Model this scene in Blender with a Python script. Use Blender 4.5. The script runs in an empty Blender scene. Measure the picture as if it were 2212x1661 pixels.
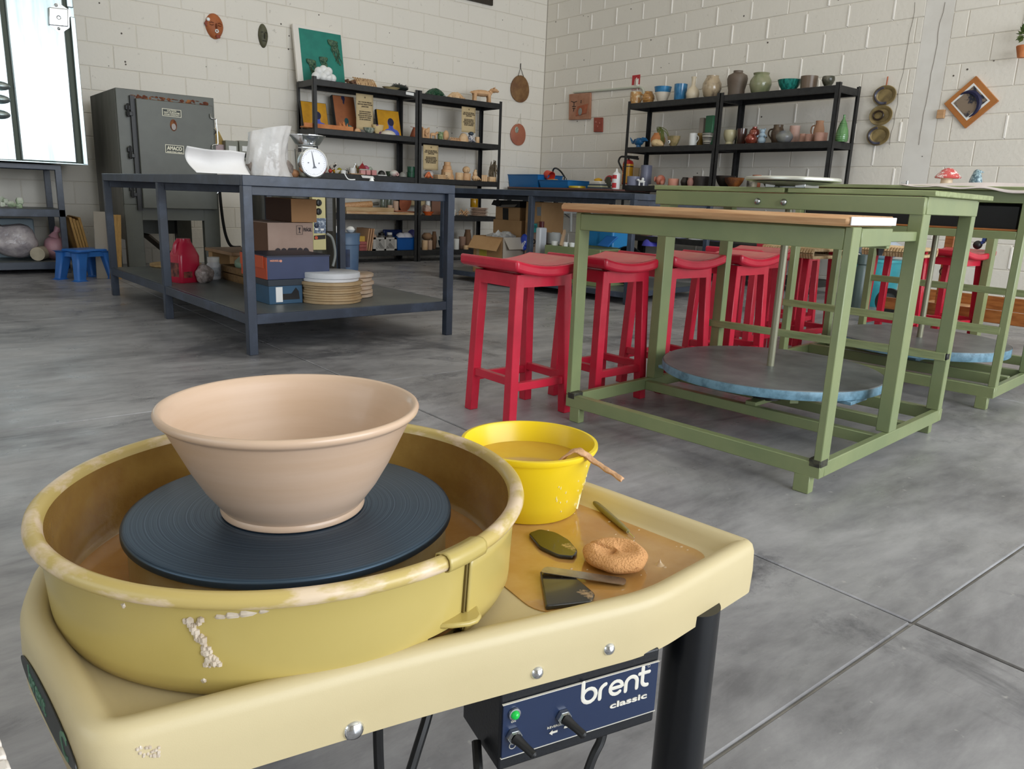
import bpy, math, random
import numpy as np
from mathutils import Matrix, Vector
random.seed(7)
S = bpy.context.scene
COL = S.collection
PI = math.pi

# ------------------------------------------------------------------ camera
F_PX, CXP, CYP, EYE = 1657.1816, 1106.0, 830.5, 0.75
RC = np.array([[0.7774090981994599, -0.6278243894917407, 0.038361829935831135],
               [-0.11957528079157312, -0.20739123820650535, -0.9709225646460118],
               [0.6175247738028969, 0.7502169088167073, -0.23630011312986154]])   # right, down, forward
cd = bpy.data.cameras.new('camera')
cam = bpy.data.objects.new('camera', cd)
COL.objects.link(cam)
cd.sensor_fit = 'HORIZONTAL'
cd.sensor_width = 36.0
cd.lens = F_PX / 2212 * 36.0
cd.clip_start = 0.02
cd.clip_end = 100
mw = Matrix.Identity(4)
for i in range(3):
    mw[i][0] = RC[0][i]
    mw[i][1] = -RC[1][i]
    mw[i][2] = -RC[2][i]
mw[0][3], mw[1][3], mw[2][3] = 0, 0, EYE
cam.matrix_world = mw
S.camera = cam

# ------------------------------------------------------------------ light
S.view_settings.view_transform = 'Standard'
S.view_settings.look = 'None'
S.view_settings.exposure = -0.28
S.view_settings.gamma = 1.0
S.view_settings.use_curve_mapping = False
W = bpy.data.worlds.new('World')
S.world = W
W.use_nodes = True
bgn = W.node_tree.nodes['Background']
bgn.inputs[0].default_value = (0.80, 0.90, 1.0, 1)
bgn.inputs[1].default_value = 1.3


def area(name, loc, rot, sx, sy, power, color):
    l = bpy.data.lights.new(name, 'AREA')
    l.shape = 'RECTANGLE'
    l.size, l.size_y = sx, sy
    l.energy = power
    l.color = color
    o = bpy.data.objects.new(name, l)
    o.location = loc
    o.rotation_euler = rot
    COL.objects.link(o)
    return o


# daylight through the big roller-door opening behind and right of the camera (wall y = -4.5)
area('door_daylight', (3.0, -4.4, 2.0), (PI / 2, 0, 0), 6.4, 3.4, 520, (0.90, 0.95, 1.0))
# daylight through the translucent roof sheets
area('roof_daylight', (2.6, 3.2, 4.55), (0, 0, 0), 6.0, 5.0, 62, (1.0, 0.97, 0.90))
# daylight through the side opening (wall x = -4.5)
area('side_daylight', (-4.4, 1.5, 1.9), (0, -PI / 2, 0), 2.6, 4.0, 34, (0.93, 1.0, 0.95))

# ------------------------------------------------------------------ helpers: pixel measurements of the photo -> points on known planes


def _ray(x, y):
    d = RC.T @ np.array([(x - CXP) / F_PX, (y - CYP) / F_PX, 1.0])
    return d


CAMP = np.array([0, 0, EYE])


def atX(x, y, X):
    d = _ray(x, y)
    return Vector(CAMP + d * X / d[0])


def atY(x, y, Y):
    d = _ray(x, y)
    return Vector(CAMP + d * Y / d[1])


def atZ(x, y, Z):
    d = _ray(x, y)
    return Vector(CAMP + d * (Z - EYE) / d[2])


def depth(P):
    return float(RC[2] @ (np.array(P) - CAMP))


def wid(px, P):
    return px * depth(P) / F_PX


# ------------------------------------------------------------------ materials
def srgb(h):
    h = h.lstrip('#')
    out = []
    for i in (0, 2, 4):
        c = int(h[i:i + 2], 16) / 255
        out.append(c / 12.92 if c <= 0.04045 else ((c + 0.055) / 1.055) ** 2.4)
    return (*out, 1)


MATS = {}


def mat(name, c, rough=0.6, metal=0.0, c2=None, scale=8.0, amt=1.0, bump=0.0, bscale=60.0, spec=0.5,
        lo=0.4, hi=0.65, stretch=None, coat=0.0, trans=0.0, alpha=1.0, sss=0.0, detail=5.0, aniso=0.0, world=False):
    if name in MATS:
        return MATS[name]
    m = bpy.data.materials.new(name)
    m.use_nodes = True
    nt = m.node_tree
    b = nt.nodes['Principled BSDF']
    b.inputs['Base Color'].default_value = srgb(c)
    b.inputs['Roughness'].default_value = rough
    b.inputs['Metallic'].default_value = metal
    b.inputs['Specular IOR Level'].default_value = spec
    b.inputs['Coat Weight'].default_value = coat
    b.inputs['Coat Roughness'].default_value = 0.08
    b.inputs['Transmission Weight'].default_value = trans
    b.inputs['Alpha'].default_value = alpha
    b.inputs['Anisotropic'].default_value = aniso
    if sss:
        b.inputs['Subsurface Weight'].default_value = sss
        b.inputs['Subsurface Radius'].default_value = (0.01, 0.006, 0.004)
    tc = nt.nodes.new('ShaderNodeTexCoord')
    mp = nt.nodes.new('ShaderNodeMapping')
    if world:
        ge = nt.nodes.new('ShaderNodeNewGeometry')
        nt.links.new(ge.outputs['Position'], mp.inputs[0])
    else:
        nt.links.new(tc.outputs['Object'], mp.inputs[0])
    if stretch:
        mp.inputs['Scale'].default_value = stretch
    if c2:
        n = nt.nodes.new('ShaderNodeTexNoise')
        n.inputs['Scale'].default_value = scale
        n.inputs['Detail'].default_value = detail
        n.inputs['Roughness'].default_value = 0.6
        nt.links.new(mp.outputs[0], n.inputs['Vector'])
        r = nt.nodes.new('ShaderNodeValToRGB')
        r.color_ramp.elements[0].position = lo
        r.color_ramp.elements[1].position = hi
        r.color_ramp.elements[0].color = srgb(c)
        a, d = srgb(c), srgb(c2)
        r.color_ramp.elements[1].color = tuple(a[i] * (1 - amt) + d[i] * amt for i in range(3)) + (1,)
        nt.links.new(n.outputs[0], r.inputs[0])
        nt.links.new(r.outputs[0], b.inputs['Base Color'])
    if bump:
        n2 = nt.nodes.new('ShaderNodeTexNoise')
        n2.inputs['Scale'].default_value = bscale
        n2.inputs['Detail'].default_value = 4
        nt.links.new(mp.outputs[0], n2.inputs['Vector'])
        bp = nt.nodes.new('ShaderNodeBump')
        bp.inputs['Strength'].default_value = bump
        bp.inputs['Distance'].default_value = 0.01
        nt.links.new(n2.outputs[0], bp.inputs['Height'])
        nt.links.new(bp.outputs[0], b.inputs['Normal'])
    MATS[name] = m
    return m


# ------------------------------------------------------------------ geometry
class Geo:
    def __init__(s):
        s.v, s.f, s.mi = [], [], []

    def add(s, vs, fs):
        o = len(s.v)
        s.v += [tuple(v) for v in vs]
        s.f += [tuple(i + o for i in f) for f in fs]
        return s

    def box(s, x0, x1, y0, y1, z0, z1, Mx=None):
        vs = [Vector(p) for p in ((x0, y0, z0), (x1, y0, z0), (x1, y1, z0), (x0, y1, z0), (x0, y0, z1), (x1, y0, z1), (x1, y1, z1), (x0, y1, z1))]
        if Mx is not None:
            vs = [Mx @ v for v in vs]
        return s.add(vs, [(0, 3, 2, 1), (4, 5, 6, 7), (0, 1, 5, 4), (1, 2, 6, 5), (2, 3, 7, 6), (3, 0, 4, 7)])

    def cbox(s, c, d, rz=0.0, Mx=None):
        m = Matrix.Translation(c) @ Matrix.Rotation(rz, 4, 'Z')
        if Mx is not None:
            m = Matrix.Translation(c) @ Mx
        return s.box(-d[0] / 2, d[0] / 2, -d[1] / 2, d[1] / 2, -d[2] / 2, d[2] / 2, m)

    def beam(s, p0, p1, w, h, up=(0, 0, 1)):
        p0, p1 = Vector(p0), Vector(p1)
        d = (p1 - p0).normalized()
        side = d.cross(Vector(up))
        if side.length < 1e-5:
            side = d.cross(Vector((0, 1, 0)))
        side.normalize()
        u = side.cross(d).normalized()
        q = []
        for p in (p0, p1):
            for a, b in ((-1, -1), (1, -1), (1, 1), (-1, 1)):
                q.append(p + side * a * w / 2 + u * b * h / 2)
        return s.add(q, [(0, 1, 2, 3), (7, 6, 5, 4), (0, 4, 5, 1), (1, 5, 6, 2), (2, 6, 7, 3), (3, 7, 4, 0)])

    def tube(s, path, r, n=8, caps=True, radii=None):
        path = [Vector(p) for p in path]
        rings = []
        prev = None
        for i, p in enumerate(path):
            t = (path[min(i + 1, len(path) - 1)] - path[max(i - 1, 0)]).normalized()
            if prev is None:
                a = t.orthogonal().normalized()
            else:
                a = (prev - t * prev.dot(t))
                a = a.normalized() if a.length > 1e-6 else t.orthogonal().normalized()
            prev = a
            b = t.cross(a)
            rr = radii[i] if radii else r
            rings.append([p + (a * math.cos(2 * PI * k / n) + b * math.sin(2 * PI * k / n)) * rr for k in range(n)])
        vs = [v for rg in rings for v in rg]
        fs = []
        for i in range(len(rings) - 1):
            for k in range(n):
                fs.append((i * n + k, i * n + (k + 1) % n, (i + 1) * n + (k + 1) % n, (i + 1) * n + k))
        if caps:
            fs.append(tuple(range(n - 1, -1, -1)))
            fs.append(tuple((len(rings) - 1) * n + k for k in range(n)))
        return s.add(vs, fs)

    def cyl(s, p0, p1, r0, r1=None, n=16):
        return s.tube([p0, p1], r0, n, True, [r0, r0 if r1 is None else r1])

    def lathe(s, prof, n=24, c=(0, 0, 0), Mx=None, a0=0.0, a1=2 * PI, wob=0.0, sx=1.0, sy=1.0):
        full = abs(a1 - a0 - 2 * PI) < 1e-6
        m = n if full else n + 1
        vs, fs = [], []
        ph = random.random() * 6
        for (r, z) in prof:
            for k in range(m):
                a = a0 + (a1 - a0) * k / n
                rr = max(r, 1e-5) * (1 + wob * math.sin(3 * a + ph))
                v = Vector((rr * math.cos(a) * sx, rr * math.sin(a) * sy, z))
                if Mx is not None:
                    v = Mx @ v
                vs.append(v + Vector(c))
        for i in range(len(prof) - 1):
            for k in range(n):
                k2 = (k + 1) % m if full else k + 1
                fs.append((i * m + k, i * m + k2, (i + 1) * m + k2, (i + 1) * m + k))
        return s.add(vs, fs)

    def ball(s, c, r, n=12, Mx=None, noise=0.0):
        if not hasattr(r, '__len__'):
            r = (r, r, r)
        vs, fs = [], []
        h = n // 2
        ph = [random.random() * 6 for _ in range(3)]
        for i in range(h + 1):
            th = PI * i / h
            for k in range(n):
                a = 2 * PI * k / n
                d = Vector((math.sin(th) * math.cos(a), math.sin(th) * math.sin(a), math.cos(th)))
                q = 1 + noise * (math.sin(5 * d.x + ph[0]) + math.sin(6 * d.y + ph[1]) + math.sin(7 * d.z + ph[2])) / 2
                v = Vector((d.x * r[0] * q, d.y * r[1] * q, d.z * r[2] * q))
                if Mx is not None:
                    v = Mx @ v
                vs.append(v + Vector(c))
        for i in range(h):
            for k in range(n):
                fs.append((i * n + k, (i + 1) * n + k, (i + 1) * n + (k + 1) % n, i * n + (k + 1) % n))
        return s.add(vs, fs)

    def prism(s, poly, z0, z1, Mx=None):
        n = len(poly)
        vs = [Vector((p[0], p[1], z0)) for p in poly] + [Vector((p[0], p[1], z1)) for p in poly]
        if Mx is not None:
            vs = [Mx @ v for v in vs]
        fs = [tuple(range(n - 1, -1, -1)), tuple(range(n, 2 * n))]
        fs += [(i, (i + 1) % n, n + (i + 1) % n, n + i) for i in range(n)]
        return s.add(vs, fs)

    def slab3(s, A, B, Cc, t):
        """box whose front face has corners A (origin), B (along), C (up); t thick behind it"""
        A, B, Cc = Vector(A), Vector(B), Vector(Cc)
        n = (B - A).cross(Cc - A).normalized()
        D = B + Cc - A
        bk = -n * t
        return s.add([A, B, D, Cc, A + bk, B + bk, D + bk, Cc + bk], [(0, 1, 2, 3), (5, 4, 7, 6), (1, 0, 4, 5), (2, 1, 5, 6), (3, 2, 6, 7), (0, 3, 7, 4)])

    def grid(s, fn, nu, nv):
        vs = [fn(i / nu, j / nv) for j in range(nv + 1) for i in range(nu + 1)]
        fs = [(j * (nu + 1) + i, j * (nu + 1) + i + 1, (j + 1) * (nu + 1) + i + 1, (j + 1) * (nu + 1) + i) for j in range(nv) for i in range(nu)]
        return s.add(vs, fs)


def chain(o):
    m = Matrix.Identity(4)
    while o is not None:
        m = o.matrix_basis @ m
        o = o.parent
    return m


def props(o, label=None, cat=None, group=None, kind=None):
    if label:
        o['label'] = label
    if cat:
        o['category'] = cat
    if group:
        o['group'] = group
    if kind:
        o['kind'] = kind
    return o


def thing(name, label, cat, loc=(0, 0, 0), rz=0.0, group=None):
    o = bpy.data.objects.new(name, None)
    o.empty_display_size = 0.1
    o.location = loc
    o.rotation_euler = (0, 0, rz)
    COL.objects.link(o)
    return props(o, label, cat, group)


def mk(name, g, m, parent=None, local=False, bevel=0.0, angle=40, solid=0.0, subsurf=0, label=None, cat=None, group=None, kind=None, loc=None, rz=0.0, segs=2):
    """g: Geo in world coordinates (default) or in the coordinates of parent / loc (local=True)"""
    vs = g.v
    if parent is not None and not local:
        inv = chain(parent).inverted()
        vs = [tuple(inv @ Vector(v)) for v in vs]
    elif parent is None and loc is not None and not local:
        inv = (Matrix.Translation(loc) @ Matrix.Rotation(rz, 4, 'Z')).inverted()
        vs = [tuple(inv @ Vector(v)) for v in vs]
    me = bpy.data.meshes.new(name)
    me.from_pydata(vs, [], g.f)
    me.validate()
    o = bpy.data.objects.new(name, me)
    for mm in (m if isinstance(m, (list, tuple)) else [m]):
        me.materials.append(mm)
    me.polygons.foreach_set('use_smooth', [True] * len(me.polygons))
    me.set_sharp_from_angle(angle=math.radians(angle))
    COL.objects.link(o)
    if parent is not None:
        o.parent = parent
    elif loc is not None:
        o.location = loc
        o.rotation_euler = (0, 0, rz)
    if solid:
        md = o.modifiers.new('solid', 'SOLIDIFY')
        md.thickness = solid
        md.offset = -1
    if bevel:
        md = o.modifiers.new('bevel', 'BEVEL')
        md.width = bevel
        md.segments = segs
        md.limit_method = 'ANGLE'
        md.angle_limit = math.radians(50)
    if subsurf:
        md = o.modifiers.new('sub', 'SUBSURF')
        md.levels = md.render_levels = subsurf
    return props(o, label, cat, group, kind)


def copy_tree(o, parent=None):
    c = o.copy()
    COL.objects.link(c)
    c.parent = parent
    for ch in list(o.children):
        copy_tree(ch, c)
    return c


def text_geo(s, size, bold=0.0, align='CENTER', space=1.0):
    cu = bpy.data.curves.new('t', 'FONT')
    cu.body = s
    cu.size = size
    cu.align_x = align
    cu.align_y = 'CENTER'
    cu.offset = bold
    cu.space_character = space
    cu.resolution_u = 3
    cu.extrude = 0.0004
    o = bpy.data.objects.new('t', cu)
    COL.objects.link(o)
    dg = bpy.context.evaluated_depsgraph_get()
    me = bpy.data.meshes.new_from_object(o.evaluated_get(dg))
    g = Geo()
    g.add([v.co.copy() for v in me.vertices], [tuple(p.vertices) for p in me.polygons])
    bpy.data.objects.remove(o)
    bpy.data.curves.remove(cu)
    bpy.data.meshes.remove(me)
    return g


def frame3(O, ex, ey):
    """4x4 matrix with x axis ex, y axis made square to it near ey, origin O"""
    ex = Vector(ex).normalized()
    ez = ex.cross(Vector(ey)).normalized()
    ey = ez.cross(ex)
    m = Matrix.Identity(4)
    for i in range(3):
        m[i][0], m[i][1], m[i][2], m[i][3] = ex[i], ey[i], ez[i], O[i]
    return m


def placed(g, Mx):
    g.v = [tuple(Mx @ Vector(v)) for v in g.v]
    return g


def lettering(s, size, m, parent, Mx, bold=0.0, name='lettering', align='CENTER', space=1.0):
    return mk(name, placed(text_geo(s, size, bold, align, space), Mx), m, parent)
# ------------------------------------------------------------------ palette
m_wall = mat('white_painted_block', '#e9e3d8', 0.75, c2='#b9b2a6', scale=22, lo=0.66, hi=0.74, amt=0.6, bump=0.25, bscale=35, world=True)
m_ridge = mat('white_mortar_ridge', '#f3eee6', 0.7, bump=0.3, bscale=40, world=True)
m_mortar = mat('white_wall_body', '#ddd6ca', 0.8, bump=0.2, bscale=30, world=True)
m_col = mat('white_plaster', '#e8e4dd', 0.75, c2='#ded9d1', scale=3, bump=0.08, bscale=14, world=True)
m_ceil = mat('ceiling_sheet', '#d9d2c0', 0.7)
m_black = mat('black_powder_coat', '#1f1f20', 0.42, c2='#2b2b2c', scale=20)
m_bench = mat('slate_blue_black_paint', '#353d4b', 0.36, c2='#4b566a', scale=7, lo=0.5, hi=0.75, bump=0.05)
m_benchtop = mat('slate_grey_shelf_sheet', '#565b5c', 0.4, c2='#666a68', scale=4)
m_green = mat('sage_green_enamel', '#868f64', 0.33, c2='#7b875f', scale=4, bump=0.05, bscale=25)
m_greenw = mat('sage_green_painted_plank', '#97a172', 0.4, c2='#7d865a', scale=5, stretch=(12, 1, 12), bump=0.1)
m_red = mat('red_pink_gloss_paint', '#c8283f', 0.26, c2='#b81f36', scale=6, bump=0.04, bscale=20)
m_redseat = mat('mottled_red_seat_paint', '#cb3f4c', 0.34, c2='#c87a6c', scale=5, lo=0.45, hi=0.7)
m_pine = mat('pine_plank', '#c79d72', 0.5, c2='#b5855a', scale=4, stretch=(18, 1.5, 18), bump=0.05)
m_pine2 = mat('orange_stained_pine', '#b0703a', 0.45, c2='#8e5226', scale=4, stretch=(14, 2, 14))
m_pinelit = mat('lit_pine_end', '#eceef0', 0.5, c2='#dcd6cf', scale=10)
m_ply = mat('plywood_edge', '#b48d4e', 0.6, c2='#8b6634', scale=10, stretch=(30, 30, 2))
m_steel = mat('bare_steel', '#b9bcbd', 0.25, metal=1.0)
m_chrome = mat('polished_chrome', '#e4e6e8', 0.12, metal=1.0)
m_fly = mat('flywheel_steel', '#8d9194', 0.42, metal=0.55, c2='#5f6468', scale=5, lo=0.35, hi=0.7, bump=0.05, bscale=30)
m_flyedge = mat('flywheel_blue_grey_edge', '#6f94a8', 0.5, c2='#4b6c7c', scale=30)
m_dark = mat('black_plastic', '#141415', 0.45)
m_white = mat('white_gloss', '#eeeeec', 0.35)
m_cream = mat('raw_buff_clay', '#ddb389', 0.8, c2='#c9986a', scale=14, bump=0.15)
m_creamlt = mat('pale_bisque_clay', '#e2c19a', 0.8, c2='#d2a878', scale=14, bump=0.15)
m_terra = mat('terracotta', '#b5694a', 0.8, c2='#9a5236', scale=9, bump=0.15)
m_terralt = mat('orange_terracotta', '#d08a56', 0.8, c2='#c07242', scale=9, bump=0.1)
m_card = mat('brown_cardboard', '#b08a5f', 0.75, c2='#a57e53', scale=4)
m_cardpink = mat('pinkish_cardboard', '#b59a8a', 0.75, c2='#ab8f7f', scale=4)
m_cardshade = mat('shaded_cardboard_side', '#6b4c38', 0.75)
m_ink = mat('black_ink', '#1c1a19', 0.6)
m_text_dark = mat('dark_brown_print', '#3b3228', 0.7)
m_kraft = mat('tan_notice_paper', '#c9b48c', 0.8, c2='#bfa87e', scale=5)

# ------------------------------------------------------------------ floor: slabs cut by joints at x = 1.43 + 2.2k and y = 0.52 + 2.18k
mf = bpy.data.materials.new('polished_concrete')
mf.use_nodes = True
nt = mf.node_tree
bf = nt.nodes['Principled BSDF']
ge = nt.nodes.new('ShaderNodeNewGeometry')


def fnoise(scale, detail, stretch=(1, 1, 1), rough=0.6, dist=0.0):
    mp = nt.nodes.new('ShaderNodeMapping')
    mp.inputs['Scale'].default_value = stretch
    nt.links.new(ge.outputs['Position'], mp.inputs[0])
    n = nt.nodes.new('ShaderNodeTexNoise')
    n.inputs['Scale'].default_value = scale
    n.inputs['Detail'].default_value = detail
    n.inputs['Roughness'].default_value = rough
    n.inputs['Distortion'].default_value = dist
    nt.links.new(mp.outputs[0], n.inputs['Vector'])
    return n


def framp(n, pts):
    r = nt.nodes.new('ShaderNodeValToRGB')
    while len(r.color_ramp.elements) < len(pts):
        r.color_ramp.elements.new(0.5)
    for e, (p, c) in zip(r.color_ramp.elements, pts):
        e.position = p
        e.color = srgb(c) if isinstance(c, str) else (c, c, c, 1)
    nt.links.new(n.outputs[0], r.inputs[0])
    return r


def fmix(a, b, fac, mode='MIX'):
    x = nt.nodes.new('ShaderNodeMix')
    x.data_type = 'RGBA'
    x.blend_type = mode
    nt.links.new(a, x.inputs[6])
    nt.links.new(b, x.inputs[7])
    if isinstance(fac, float):
        x.inputs[0].default_value = fac
    else:
        nt.links.new(fac, x.inputs[0])
    return x.outputs[2]


r1 = framp(fnoise(1.3, 8, (1, 1.6, 1), 0.65, 0.6), [(0.36, '#5f5e62'), (0.48, '#88878b'), (0.60, '#a8a7aa')])
r2 = framp(fnoise(7, 8, (0.6, 2.0, 1), 0.7, 0.3), [(0.35, '#78777a'), (0.6, '#a9a8aa')])
cmx = fmix(r1.outputs[0], r2.outputs[0], 0.45)
r3 = framp(fnoise(0.9, 9, (1, 1, 1), 0.75, 1.2), [(0.54, 0.0), (0.63, 0.8)])
r3c = nt.nodes.new('ShaderNodeRGB')
r3c.outputs[0].default_value = srgb('#55555a')
cmx = fmix(cmx, r3c.outputs[0], r3.outputs[0])
r4 = framp(fnoise(26, 3), [(0.68, 0.0), (0.75, 0.55)])
r4c = nt.nodes.new('ShaderNodeRGB')
r4c.outputs[0].default_value = srgb('#c4c1be')
cmx = fmix(cmx, r4c.outputs[0], r4.outputs[0])
nt.links.new(cmx, bf.inputs['Base Color'])
rr = framp(fnoise(5, 5), [(0.35, 0.26), (0.65, 0.48)])
nt.links.new(rr.outputs[0], bf.inputs['Roughness'])
bp = nt.nodes.new('ShaderNodeBump')
bp.inputs['Strength'].default_value = 0.06
nt.links.new(fnoise(50, 4).outputs[0], bp.inputs['Height'])
nt.links.new(bp.outputs[0], bf.inputs['Normal'])
m_joint = mat('pale_floor_joint', '#b4b1ae', 0.8, c2='#8e8b89', scale=9, world=True)

XL, XR, YF, YB, ZC = -4.5, 6.95, -4.5, 8.03, 4.6
floor = mk('floor', Geo().box(XL, XR, YF, YB, -0.12, -0.006), m_joint, kind='structure')
xs = [XL] + [1.43 + 2.2 * k for k in range(-2, 3)] + [XR]
ys = [YF] + [0.52 + 2.18 * k for k in range(-2, 4)] + [YB]
for i in range(len(xs) - 1):
    for j in range(len(ys) - 1):
        g = 0.0025
        mk('slab', Geo().box(xs[i] + g, xs[i + 1] - g, ys[j] + g, ys[j + 1] - g, -0.006, 0.0), mf, floor, bevel=0.003, segs=1)

# ------------------------------------------------------------------ walls of painted concrete block
BW, BH, Z0 = 0.41, 0.2, -0.06
wall_back = mk('wall_back', Geo().box(XL, XR + 0.2, YB + 0.006, YB + 0.2, 0, ZC), m_mortar, kind='structure')
wall_right = mk('wall_right', Geo().box(XR + 0.006, XR + 0.2, YF, YB, 0, ZC), m_mortar, kind='structure')


def block_mesh(w, h, axis):
    e, d, c = 0.0025, 0.012, 0.0045
    vs = []
    for (o, q) in ((0.0, d), (0.0, c), (c, 0.0)):
        for (a, b) in ((e + o, e + o), (w - e - o, e + o), (w - e - o, h - e - o), (e + o, h - e - o)):
            vs.append((a, q, b) if axis == 'y' else (q, a, b))
    fs = []
    for r in (0, 1):
        for k in range(4):
            f = (r * 4 + k, r * 4 + (k + 1) % 4, r * 4 + 4 + (k + 1) % 4, r * 4 + 4 + k)
            fs.append(f if axis == 'y' else f[::-1])
    f = (8, 9, 10, 11)
    fs.append(f if axis == 'y' else f[::-1])
    me = bpy.data.meshes.new('block')
    me.from_pydata(vs, [], fs)
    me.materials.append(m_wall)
    return me


def add_block(me, parent, loc):
    o = bpy.data.objects.new('block', me)
    o.location = loc
    COL.objects.link(o)
    o.parent = parent


full_y, full_x = block_mesh(BW, BH, 'y'), block_mesh(BW, BH, 'x')
rows = 17
for r in range(rows):
    z = Z0 + r * BH
    off = (BW / 2 if r % 2 else 0)
    k = 0
    while True:
        x1 = XR - k * BW - off
        x0 = x1 - BW
        if x0 < 0.1:
            break
        add_block(full_y, wall_back, (x0, YB + random.uniform(-0.0012, 0.0012), z))
        k += 1
    if off:
        add_block(block_mesh(off, BH, 'y'), wall_back, (XR - off, YB, z))
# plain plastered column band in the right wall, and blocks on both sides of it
cb0, cb1 = atX(2033, 200, XR)[1], atX(1972, 200, XR)[1]
ridge = Geo()
for r in range(rows):
    z = Z0 + r * BH
    off = (BW / 2 if r % 2 else 0)
    y1 = YB - off - 0.02
    if off:
        add_block(block_mesh(off, BH, 'x'), wall_right, (XR, YB - off, z))
        if random.random() < 0.75:
            ridge.box(XR - 0.006, XR + 0.01, YB - off - 0.008, YB - off + 0.008, z + 0.012, z + BH - 0.012)
    y1 = YB - off
    while y1 > 1.3:
        y0 = y1 - BW
        if y0 >= cb1 or y1 <= cb0:
            add_block(full_x, wall_right, (XR + random.uniform(-0.001, 0.001), y0, z))
            if random.random() < 0.78:
                ridge.box(XR - random.uniform(0.004, 0.009), XR + 0.01, y0 - 0.008, y0 + 0.009, z + 0.012, z + BH - random.uniform(0.008, 0.03))
        elif y1 > cb1 + 0.03:
            add_block(block_mesh(y1 - cb1, BH, 'x'), wall_right, (XR, cb1, z))
        if y0 < cb0 - 0.03 and y1 > cb0:
            add_block(block_mesh(cb0 - y0, BH, 'x'), wall_right, (XR, y0, z))
        y1 = y0
mk('mortar_ridge', ridge, m_ridge, wall_right, bevel=0.003, segs=1, kind='stuff')
mk('plaster_column', Geo().box(XR + 0.001, XR + 0.02, cb0, cb1, 0, 3.34), m_col, wall_right)
ck = Geo()
for (px, seed) in ((1972, 1), (2034, 2)):
    random.seed(seed)
    pts = []
    for k in range(15):
        P = atX(px - k * 4.0 + random.uniform(-2, 2) + 6, 5 + k * 22, XR)
        pts.append((XR - 0.0005, P[1], P[2]))
    ck.tube(pts, 0.0022, 4)
mk('wall_crack', ck, mat('grey_crack', '#8d877f', 0.9), wall_right)
random.seed(11)
mk('upper_wall', Geo().box(0.1, XR, YB + 0.001, YB + 0.05, Z0 + rows * BH, ZC).box(XL, 0.1, YB + 0.001, YB + 0.05, 0, ZC), m_col, wall_back)
mk('upper_wall', Geo().box(XR + 0.001, XR + 0.05, 1.2, YB, Z0 + rows * BH, ZC).box(XR + 0.001, XR + 0.05, YF, 1.3, 0, ZC), m_col, wall_right)
# small dark fixing holes dotted over both walls
pit = mat('dark_fixing_hole', '#5f574f', 0.9)
hb, hr = Geo(), Geo()
for k in range(46):
    x, z = random.uniform(0.6, 6.8), random.uniform(1.3, 3.2)
    hb.cyl((x, YB + 0.004, z), (x, YB - 0.0022, z), random.uniform(0.004, 0.009), n=6)
for k in range(40):
    y, z = random.uniform(1.6, 7.9), random.uniform(0.9, 3.2)
    hr.cyl((XR + 0.004, y, z), (XR - 0.0022, y, z), random.uniform(0.004, 0.009), n=6)
mk('fixing_hole', hb, pit, wall_back, kind='stuff')
mk('fixing_hole', hr, pit, wall_right, kind='stuff')
mk('ceiling', Geo().box(XL, XR, YF, YB, ZC, ZC + 0.1), m_ceil, kind='structure')
mk('wall_front', Geo().box(XL, -0.4, YF - 0.15, YF, 0, ZC).box(6.4, XR, YF - 0.15, YF, 0, ZC).box(-0.4, 6.4, YF - 0.15, YF, 3.8, ZC), m_col, kind='structure')
mk('wall_left', Geo().box(XL - 0.15, XL, YF, -0.8, 0, ZC).box(XL - 0.15, XL, 3.8, YB, 0, ZC).box(XL - 0.15, XL, -0.8, 3.8, 3.4, ZC), m_col, kind='structure')
# ------------------------------------------------------------------ the pottery wheel in front
WX, WY = 0.302, 0.716
TF = 0.358            # tray floor
TL = 0.380            # tray lip top
m_tray = mat('cream_moulded_plastic', '#cdbd94', 0.42, bump=0.03, bscale=900, c2='#c8b78d', scale=3)
m_traywet = mat('tray_slip_film', '#c6a068', 0.14, c2='#b3813f', scale=9, lo=0.35, hi=0.68, spec=0.6, bump=0.04, bscale=60, coat=0.5)
m_pan = mat('mustard_plastic', '#bda962', 0.3, c2='#b49f58', scale=3, coat=0.2)
m_pancl = mat('mustard_plastic_with_clay', '#c4ad69', 0.3, c2='#e0c9ac', scale=13, lo=0.5, hi=0.6, stretch=(1, 1, 3))
m_panin = mat('pan_inside_slip', '#a88748', 0.22, c2='#8f6a35', scale=11, lo=0.35, hi=0.7, coat=0.4, bump=0.12, bscale=40)
m_slip = mat('liquid_clay_slip', '#b98a50', 0.1, c2='#a5722f', scale=8, coat=0.6, bump=0.05, bscale=30)
m_clayw = mat('wet_grey_clay_smear', '#d6c9b8', 0.35, c2='#bfae99', scale=60)
m_boxblk = mat('black_enamel_box', '#14161b', 0.35, bump=0.05, bscale=300)
m_panel = mat('navy_control_panel', '#1d2c4b', 0.3)
m_wtext = mat('cream_print', '#ddd8cc', 0.5)

wheel = thing('pottery_wheel', 'cream and mustard electric pottery wheel in the foreground with a black control box', 'pottery wheel', (WX, WY, 0))


def round_poly(pts, rad, n=7):
    out = []
    N = len(pts)
    for i in range(N):
        p, a, b = Vector(pts[i]), Vector(pts[i - 1]), Vector(pts[(i + 1) % N])
        d1, d2 = (a - p).normalized(), (b - p).normalized()
        r = rad[i] if hasattr(rad, '__len__') else rad
        s0, s1 = p + d1 * r, p + d2 * r
        for k in range(n + 1):
            t = k / n
            out.append((s0 * (1 - t) ** 2 + p * 2 * t * (1 - t) + s1 * t * t))
    return out


def densify(poly, step=0.012):
    out = []
    for i in range(len(poly)):
        a, b = poly[i], poly[(i + 1) % len(poly)]
        L = (b - a).length
        if L < 1e-6:
            continue
        k = max(1, int(L / step))
        out += [a.lerp(b, j / k) for j in range(k)]
    return out


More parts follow.
